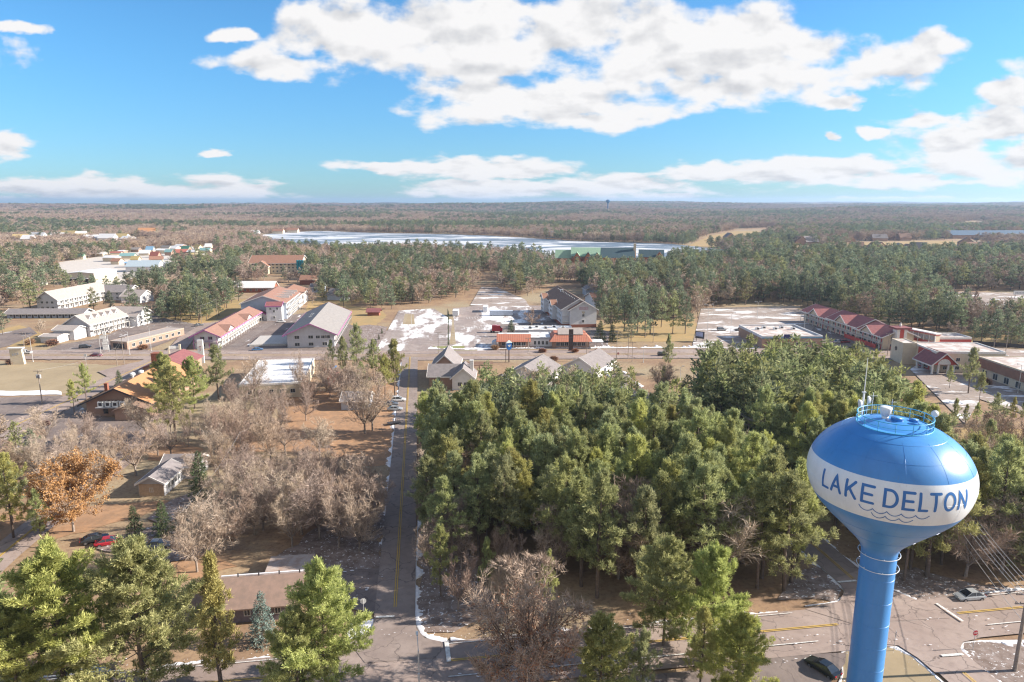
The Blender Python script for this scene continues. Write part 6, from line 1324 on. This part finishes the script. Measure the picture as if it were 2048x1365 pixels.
# semi tractor
e = empty('semi_truck', (*gp(984, 666), .03), 0, 'red truck cab standing alone in the snowy lot', 'truck'); MB().box(0, -1.2, 1.1, 3.9, 1.2, 3.5).box(3.9, -1.1, 1.1, 4.9, 1.1, 2.4).box(.2, -1.1, 3.5, 2.2, 1.1, 3.7).box(-.9, -.5, .8, 4.9, .5, 1.1).build('cab', CP_['red'], e)
MB().add([(3.9, -1.0, 2.4), (4.55, -1.0, 2.41), (3.91, -1.0, 3.3), (3.9, 1.0, 2.4), (4.55, 1.0, 2.41), (3.91, 1.0, 3.3)], [(0, 1, 2), (3, 5, 4), (1, 4, 5, 2)]).build('windscreen', CGL, e)
for X in (-.3, .8, 4.1):
    for s in (-1, 1): q = MB().tube((0, -.2 * s, 0), (0, .2 * s, 0), .5, n=16).build('wheel', TYRE, e); q.location = (X, s * 1.0, .5)
e = empty('flat_trailer', (*gp(777, 853), .03), R_(25), 'dark slatted utility trailer beside the street', 'trailer'); MB().box(0, 0, .5, 3.6, 1.7, .62).build('deck', DRK, e); q = MB(); [q.box(i * .5, s, .62, i * .5 + .06, s + .05, 1.2) for i in range(8) for s in (0, 1.65)]; [q.box(0, s, 1.18, 3.6, s + .05, 1.25) for s in (0, 1.65)]; q.build('rails', DRK, e); q = MB(); [q.tube((1.8, s, .33), (1.8, s + .2, .33), .33, n=14) for s in (-.2, 1.7)]; q.build('wheels', TYRE, e)

# ------------------------------------------------------------------ poles, lamps, signs, wires
WOOD = mat('weathered_pole', (.30, .25, .215), (.22, .18, .155), 3); STEEL = solid('galvanised_steel', (.52, .52, .53), .45, .4)
poles = {}
def pole(key, label, u, v, vt, arms=1, r=.15, name='utility_pole', cat='utility pole', group='utility poles', m=None, arm_rz=0.0, h=None, xf=0):
    x, y = gp(u, v); h = h or zat(vt, y); e = empty(name, (x, y, 0), arm_rz, label, cat, group); MB().tube((0, 0, -.3), (0, 0, h), r, r * .68, 8).build('pole', m or WOOD, e)
    for i in range(arms):
        z = h - .5 - i * 1.3; b = MB().box(-1.4, -.06, z, 1.4, .06, z + .14); [b.lathe([(.001, z + .14), (.06, z + .14), (.05, z + .34), (.001, z + .36)], 8, q, 0) for q in (-1.3, -.7, .7, 1.3)]; b.build('crossarm', m or WOOD, e)
    if xf: MB().lathe([(.001, h - 2.6), (.3, h - 2.6), (.32, h - 1.5), (.001, h - 1.4)], 14, .42, 0).lathe([(.001, h - 2.6), (.3, h - 2.6), (.32, h - 1.5), (.001, h - 1.4)], 14, -.42, 0).build('transformer', GREYT, e)
    poles[key] = (x, y, h, arm_rz); return e
def lamp(label, u, v, vt, arm=(1.8, 0), name='street_lamp', h=None, heads=1, r=.1):
    x, y = gp(u, v); h = h or zat(vt, y); e = empty(name, (x, y, 0), 0, label, 'street lamp', 'street lamps'); MB().tube((0, 0, 0), (0, 0, h), r, r * .6, 8).tube((0, 0, 0), (0, 0, .5), r * 2, r * 1.6, 8).build('pole', STEEL, e)
    for k in range(heads):
        a = Vector((arm[0], arm[1], 0)) * (1 if k == 0 else -1); q = MB().tube((0, 0, h - .3), a * .5 + Vector((0, 0, h + .35)), .05, n=6).tube(a * .5 + Vector((0, 0, h + .35)), a + Vector((0, 0, h + .45)), .045, n=6); q.build('arm', STEEL, e)
        b = MB(); c = a + Vector((0, 0, h + .42)); d = a.normalized(); b.tube(c - d * .05, c + d * .7, .12, .16, 8); b.build('lamp_head', GREYT, e)
    return e
pole('r0', 'thick leaning utility pole at the lower right corner', 2029, 1343, 1195, 2, .26, h=11.5, arm_rz=0); pole('r1', 'utility pole behind the water tower', 1860, 1065, 0, 2, .15, h=11.5); pole('r2', 'utility pole in the pine gap left of the tower', 1492, 930, 0, 2, .15, h=11.5); pole('r3', 'utility pole at the north end of the pine gap', 1385, 800, 0, 2, .15, h=11.5)
for k in ('r1', 'r2', 'r3'):
    pass
for args in [('h1', 'pole at the street end on the highway verge', 877, 708, 664), ('h2', 'pole in front of the diner', 1056.5, 706, 676), ('h3', 'tall pole beside the mansard restaurant', 1173, 722, 664), ('h4', 'tall pole left of the highway crossing sign', 1233, 722, 662), ('h5', 'pole by the hotel grove, thin', 1256, 718, 660), ('h6', 'pole right of the thin pole', 1264, 725, 683), ('h7', 'pole standing in the grove edge', 1306, 686, 650),
             ('l1', 'paired pole at the far left junction, taller', 49.5, 700, 665), ('l3', 'pole at the highway corner with street', 235, 732, 696), ('l4', 'pole with wide arm at the highway corner', 249, 730, 673), ('l5', 'pole by the junction of the motel road', 404, 651, 611), ('l6', 'pole on the yellow lawn', 435, 638, 598), ('m1', 'pole by the red roofed motel lot', 1708, 694, 662), ('m2', 'pole in front of the gateway pillar', 1774, 713, 666), ('m3', 'pole on the right road', 2009, 718, 663), ('m4', 'pole beside the white pickup', 1985, 712, 678)]: pole(*args, arms=1, r=.13)
pole('f1', 'pole with two transformers in the dry field', 85, 808, 740, 1, .17, xf=1); pole('y1', 'bare wooden pole beside the pale thicket tree', 364, 1098, 1028, 0, .15); pole('y2', 'pale pole in the middle of the bare trees', 485, 932, 864, 0, .13); pole('y3', 'short pole with a lamp near the warehouse', 561, 828, 803, 0, .12)
pole('l2', 'paired pole at the far left junction, shorter', 53.5, 690, 667, 0, .12)
def wire(label, pts, sag=.8, r=.035, n=14):
    mb = MB()
    for a, b in zip(pts[:-1], pts[1:]):
        a, b = Vector(a), Vector(b); P = [a.lerp(b, i / n) - Vector((0, 0, sag * 4 * (i / n) * (1 - i / n))) for i in range(n + 1)]
        for p, q in zip(P[:-1], P[1:]): mb.tube(p, q, r, n=4, cap=False)
    o = mb.build('power_line', WIRE); tag(o, label, 'power line', 'power lines')
WIRE = solid('wire', (.34, .34, .35), .5, .4)
def tops(keys, off, dz): return [(poles[k][0] + off, poles[k][1], poles[k][2] + dz) for k in keys]
rk = ['r0', 'r1', 'r2', 'r3']
for nm_, off, dz in (('top left', -1.3, .1), ('top inner left', -.7, .1), ('top inner right', .7, .1), ('top right', 1.3, .1), ('lower left', -1.3, -1.4), ('lower right', 1.3, -1.4), ('lowest', 0, -4.2)):
    p0 = poles['r0']; ext0 = (p0[0] + off + 8, p0[1] - 45, p0[2] + dz); wire('%s wire of the line running behind the water tower' % nm_, [ext0] + tops(rk, off, dz), .9, .03)
hk = ['h1', 'h2', 'h3', 'h4', 'h6']
for nm_, off, dz in (('upper', 0, .0), ('lower', .0, -1.2)): wire('%s wire along the highway in front of the restaurants' % nm_, tops(hk, off, dz), .6, .025); wire('%s wire along the highway on the left' % nm_, tops(['l1', 'l3', 'l4'], off, dz), .6, .025)
wire('wire crossing the yellow lawn to the motel pole', tops(['l5', 'l6'], 0, -.1), .5, .025); wire('wire from the field pole to the highway corner', tops(['f1', 'l3'], 0, -.1), 1.2, .025); wire('wire through the bare thicket', tops(['y1', 'y2', 'y3'], 0, -.2), 1.2, .025)
# foreground street lamp
e = empty('street_lamp', (-10.9, 70.6, 0), 0, 'tall grey street lamp on the near side of the cross road', 'street lamp', 'street lamps'); MB().tube((0, 0, 0), (0, 0, 8.9), .12, .08, 10).box(-.12, -.3, 5.4, .12, -.1, 6.0).build('pole', STEEL, e)
q = MB(); pts = [Vector((0, 0, 8.8)), Vector((-.1, .5, 9.3)), Vector((-.25, 1.3, 9.5)), Vector((-.4, 2.0, 9.55))]; [q.tube(a, b, .05, n=6) for a, b in zip(pts[:-1], pts[1:])]; q.build('arm', STEEL, e); MB().tube((-.38, 1.9, 9.52), (-.5, 2.6, 9.5), .12, .17, 10).build('lamp_head', FRM, e)
lamp('tall lamp at the entrance of the big car park', 1413, 690, 611, (1.2, 0), heads=2); lamp('lamp in the middle of the big car park', 1461, 668, 628, (1.2, 0)); lamp('lamp at the far edge of the big car park', 1514, 640, 605, (1.2, 0), heads=2); lamp('lamp between the store and the red roofed motel', 1608, 662, 627, (1.2, 0)); lamp('twin lamp in the snowy lot', 823, 652, 622, (1.6, 0), heads=2)
lamp('lamp on the highway median at left', 66.5, 724, 674, (-2, 0)); lamp('bent arm lamp beside the white sign panels', 260, 711, 664, (-3, 1.2)); lamp('lamp over the parked white car by the tan roof', 303, 703, 654, (-1.5, 0), heads=2); lamp('lamp beside the crossing sign on the highway', 1286.5, 726, 693, (.6, 0)); lamp('lamp by the corner of the cream building', 2035, 788, 731, (-.8, 0)); lamp('low lamp behind the central wood', 1360, 762, 735, (.5, 0)); lamp('thin lamp left of the sign panels', 202, 707, 674, (.6, 0)); lamp('lamp on the far lot edge behind the store', 1356 + 70, 634, 606, (.8, 0))
lamp('white floodlight mast above the forest left of the motels', 448, 566, 543, (.8, 0), heads=2)
SRED = solid('sign_red', (.42, .02, .03), .4); SWH = solid('sign_white', (.75, .75, .74), .5)
def stop(label, u, v, yaw, hgt=2.6, group='stop signs', text=True):
    x, y = gp(u, v); e = empty('stop_sign', (x, y, .1), R_(yaw), label, 'stop sign', group); MB().tube((0, 0, 0), (0, 0, hgt + .3), .035, n=6).build('post', STEEL, e)
    oc = lambda r, yy: [(r * math.cos(R_(22.5 + 45 * i)), yy, hgt + r * math.sin(R_(22.5 + 45 * i))) for i in range(8)]
    b = MB(); A = oc(.46, -.05); B2 = oc(.46, -.03); b.add(A + B2, [tuple(range(8)), tuple(range(8, 16))[::-1]] + [((i + 1) % 8, i, 8 + i, 8 + (i + 1) % 8) for i in range(8)]); pn = b.build('panel', SWH, e)
    MB().add(oc(.42, -.056), [tuple(range(8))]).build('red_face', SRED, pn)
    if text:
        t = MB()
        for i, ch in enumerate('STOP'):
            for k, st in enumerate(GL[ch]): stroke(t, [(-.30 + i * .165 + p[0] * .105, hgt - .12 + p[1] * .24) for p in st], .035, lambda s, h, l: (s, -.06 - l, h), .001 + .002 * k)
        t.build('lettering', SWH, pn)
stop('stop sign on the grass island right of the tower column', 1787, 1303, 62); stop('stop sign on the snowy corner at the lower right', 1945, 1301, 12); stop('stop sign seen from behind at the street crossing', 728, 1236, 190); stop('stop sign on the highway verge', 1236, 722, 0, 2.8)
# signs
x, y = gp(36, 729); e = empty('cream_monument_sign', (x, y, 0), R_(8), 'cream stone monument sign with flared top and faint lettering', 'sign'); MB().add([(-2, -.7, 0), (2.6, -.7, 0), (2.1, -.6, 6), (-2.0, -.6, 6), (-2, .7, 0), (2.6, .7, 0), (2.1, .6, 6), (-2.0, .6, 6)], [(0, 1, 2, 3), (5, 4, 7, 6), (1, 5, 6, 2), (4, 0, 3, 7), (3, 2, 6, 7)]).build('body', CREAM, e); MB().box(-2.6, -.9, 6, 2.7, .9, 6.5).build('cap', FRM, e); t = MB(); [t.box(-1.2 + i * .85, -.7, 3.5 + i * .15, -.6 + i * .85, -.66, 4.3 + i * .15) for i in range(3)]; t.build('lettering', GREYT, e)
x, y = gp(213, 706); e = empty('white_panel_sign', (x, y, 0), R_(12), 'tall stack of white sign panels beside the tan roofed building', 'sign'); p = MB(); [p.box(q, -.1, 0, q + .2, .1, 7.6) for q in (-.9, .9)]; p.build('posts', GREYT, e)
for i, (a, w_, z0, z1) in enumerate(((.1, 1.1, 7.3, 8.8), (-.6, 2.2, 5.9, 7.0), (.2, 1.9, 4.6, 5.7), (-.2, 1.9, 3.5, 4.4), (.1, 2.2, 1.2, 3.2))): MB().box(a - w_ / 2, -.25, z0, a + w_ / 2, .1, z1).build('panel', SWH, e)
x, y = gp(404, 726); e = empty('tall_motel_sign', (x, y, 0), R_(10), 'tall white pylon sign in front of the long brown motel', 'sign'); MB().box(-1.0, -.5, 0, 1.0, .5, 8.9).build('pylon', SWH, e); MB().lathe([(.001, 0), (.5, 0)], 20); b = MB(); [b.box(-.35 + .1 * i, -.55, 6.3 - .5 * i, .4 - .1 * i, -.5, 6.5 - .5 * i) for i in range(4)]; b.build('red_mark', solid('sign_maroon', (.3, .04, .05)), e); MB().box(-1.02, -.53, 2.4, 1.02, -.5, 2.55).build('band', GREYT, e)
x, y = gp(1018, 725); e = empty('blue_pole_sign', (x, y, 0), R_(20), 'tall blue oval board on a pole beside the highway', 'sign'); MB().tube((0, 0, 0), (0, 0, 5), .25, n=10).tube((-1.2, .3, 0), (-1.2, .3, 5), .12, n=8).build('posts', solid('brown_post', (.12, .08, .07)), e); MB().tube((0, -.3, 5.8), (0, .3, 5.8), 1.0, n=24).box(-1.0, -.3, 5.8, 1.0, .3, 7.6).build('blue_board', solid('sign_blue', (.03, .13, .38), .4), e); MB().add([(-1.3, -.4, 7.6), (1.3, -.4, 7.6), (1.3, .4, 7.6), (-1.3, .4, 7.6), (-.2, 0, 8.6), (.2, 0, 8.6)], [(0, 1, 5, 4), (1, 2, 5), (2, 3, 4, 5), (3, 0, 4), (3, 2, 1, 0)]).build('pointed_cap', solid('cap_grey', (.55, .6, .6)), e); t = MB(); [t.box(-.6 + i * .12, -.33, 6.7 - i * .2, .6 - i * .1, -.3, 6.82 - i * .2) for i in range(4)]; t.build('marks', SWH, e)
x, y = gp(1141.5, 703); e = empty('brown_tower_board', (x, y, 0), 0, 'tall narrow dark brown board in front of the mansard restaurant', 'sign'); MB().box(-.9, -.25, 0, .9, .25, zat(659, y)).build('board', mat('dark_brown_board', (.07, .05, .045), (.11, .08, .07), 2), e); MB().box(-1.0, -.3, 0, 1.0, .3, .6).build('base', BRICK, e)
x, y = gp(91, 858); e = empty('maroon_board_sign', (x, y, 0), R_(5), 'dark maroon board with cut corners beside the left road', 'sign'); P = [(-1.0, .9), (1.0, .9), (1.35, 1.25), (1.35, 1.9), (1.0, 2.25), (-1.0, 2.25), (-1.35, 1.9), (-1.35, 1.25)]; MB().add([(p[0], -.15, p[1]) for p in P] + [(p[0], .15, p[1]) for p in P], [tuple(range(8)), tuple(range(8, 16))[::-1]] + [((i + 1) % 8, i, 8 + i, 8 + (i + 1) % 8) for i in range(8)]).build('board', solid('maroon_board', (.11, .012, .025)), e); MB().box(-.8, -.06, 0, -.65, .06, .9).box(.65, -.06, 0, .8, .06, .9).build('posts', DRK, e)
x, y = gp(1399, 684); e = empty('black_framed_sign', (x, y, 0), R_(-35), 'black framed blue sign at the big car park entrance', 'sign'); MB().box(-2, -.2, 1.5, 2, .2, 4.6).build('frame', DRK, e); MB().box(-1.7, -.24, 2.4, 1.4, -.2, 4.3).build('panel', solid('sign_lavender', (.32, .36, .55)), e); MB().box(-1.6, -.1, 0, -1.4, .1, 1.5).box(1.4, -.1, 0, 1.6, .1, 1.5).build('posts', DRK, e)
x, y = gp(2038, 598); e = empty('long_white_banner', (x, y, 0), 0, 'long low white banner wall at the far car park', 'sign'); MB().box(-4, -.2, 2.6, 26, .2, 5).build('board', SWH, e); t = MB(); [t.box(-3 + i * .95, -.25, 3.2, -2.4 + i * .95, -.2, 4.4) for i in range(28)]; t.build('lettering', GREYT, e); q = MB(); [q.box(i, -.1, 0, i + .3, .1, 2.6) for i in range(-3, 26, 5)]; q.build('posts', DRK, e)
x, y = gp(350, 712); e = empty('white_frame_sign', (x, y, 0), R_(15), 'low white framed sign with stone piers by the motel road', 'sign'); MB().box(-2.2, -.3, 0, -1.7, .3, 4).box(1.7, -.4, 0, 2.4, .4, 4.6).build('piers', CREAM, e); MB().box(-1.7, -.2, 2.9, 1.7, .2, 4).build('panel', SWH, e)
x, y = gp(173, 731); e = empty('small_road_sign', (x, y, 0), 0, 'thin post with a white plate beside the dry field', 'sign'); MB().tube((0, 0, 0), (0, 0, 4), .05, n=6).build('post', STEEL, e); MB().box(-.5, -.04, 3.4, .5, .04, 4.3).build('plate', SWH, e)
# fences, hedge, yard walls
x0, y0 = gp(55, 884); x1, y1 = gp(110, 868)
def fence(name, lab, a, b, h, m, step=2.2, boards=True, cat='fence'):
    a = Vector(gp(*a)); b = Vector(gp(*b)); L = (b - a).length; e = empty(name, (a.x, a.y, 0), math.atan2(b.y - a.y, b.x - a.x), lab, cat); q = MB(); [q.box(s - .06, -.06, 0, s + .06, .06, h + .1) for s in np.arange(0, L + .1, step)]; q.build('posts', m, e)
    if boards: MB().box(0, -.02, .1, L, .02, h).build('panels', m, e)
    else: q = MB(); [q.box(0, -.03, z, L, .03, z + .08) for z in (h * .3, h * .6, h * .95)]; q.build('rails', m, e)
fence('board_fence', 'brown board fence below the maroon sign', (62, 878), (92, 870), 1.7, mat('fence_brown', (.22, .13, .09), (.3, .2, .15), 2)); fence('pool_fence', 'white railing round the empty pool terrace', (500, 695), (575, 690), 1.4, FRM, 2, False); fence('car_park_wall', 'low pale wall at the back of the big car park', (1403, 620), (1600, 616), 1.0, CONC2, 3); fence('lot_fence', 'dark fence right of the lawn pines', (1945, 690), (2048, 698), 1.8, DRK, 3)
fence('street_fence', 'low white rail fence in the dormer motel yard', (150, 655), (200, 645), 1.0, FRM, 2, False)
tag(MB().box(0, 0, 0, 15, 20, .9).build('pool_terrace', CONC2), 'raised pale pool terrace between the two big motels', 'terrace'); bpy.data.objects['pool_terrace'].location = (*gp(500, 694), 0); bpy.data.objects['pool_terrace'].rotation_euler[2] = G
for i, v in enumerate((700, 690, 680, 669, 658, 647, 640, 632)):
    plant('column_shrub', 'shrub', SPN[i % 2], *gp(897, v), 3.0, .62, i, nth[i] + ' narrow evergreen shrub from the front of the lot island', 'evergreen shrubs on the lot island')
for i, (u, v) in enumerate(((868, 655 + 5), (764, 668), (758, 680), (752, 690))[1:]): plant('column_shrub', 'shrub', SPN[i % 2], *gp(u, v), 2.6, .9, i, nth[i] + ' shrub at the left kerb of the snowy lot', 'evergreen shrubs on the lot island')
BUSH = bare(700, 2.2, 1.6, lod=1, m=OAKL if 0 else leaf_mat('dry_bush', (.22, .12, .07), (.45, .26, .16), None, .1, .03, .3))
for i, (u, v, s, lab) in enumerate([(910, 724, 2.0, 'round russet shrub beside the grey lodge'), (1108, 722, 2.0, 'round russet shrub beside the grey and tan lodge'), (1060, 655, 1.6, 'shrub under the bare lot tree'), (105, 692, 3.0, 'red brown shrub at the front of the dormer motel'), (60, 690, 2.6, 'dark shrub left of the dormer motel'), (22, 729, 2.0, 'dark shrub left of the cream monument sign'), (287, 700, 2.4, 'round shrub under the lamp by the tan roof'), (990, 700, 2.2, 'shrub at the left corner of the diner'), (1085, 706, 2.0, 'shrub in front of the flat white building'), (1150, 706, 1.8, 'shrub in front of the mansard restaurant'), (1195, 706, 1.8, 'shrub right of the mansard restaurant'), (1970, 770, 2.4, 'dark shrub bed by the cream building')]): plant('round_shrub', 'shrub', BUSH, *gp(u, v), s, 1.25, i, lab, 'round shrubs')

# ------------------------------------------------------------------ haze
hz = MB().box(-16000, -16000, -3, 16000, 16000, 150).build('haze', None) if 0 else None
def haze():
    m = bpy.data.materials.new('haze'); m.use_nodes = True; n = m.node_tree.nodes; n.clear()
    o = n.new('ShaderNodeOutputMaterial'); v = n.new('ShaderNodeVolumePrincipled'); v.inputs['Density'].default_value = .000085; v.inputs['Color'].default_value = (.50, .68, .95, 1); v.inputs['Anisotropy'].default_value = .3
    m.node_tree.links.new(v.outputs[0], o.inputs['Volume'])
    h = MB().box(-16000, -16000, -4, 16000, 16000, 130).build('haze', m); tag(h, kind='stuff')
haze()
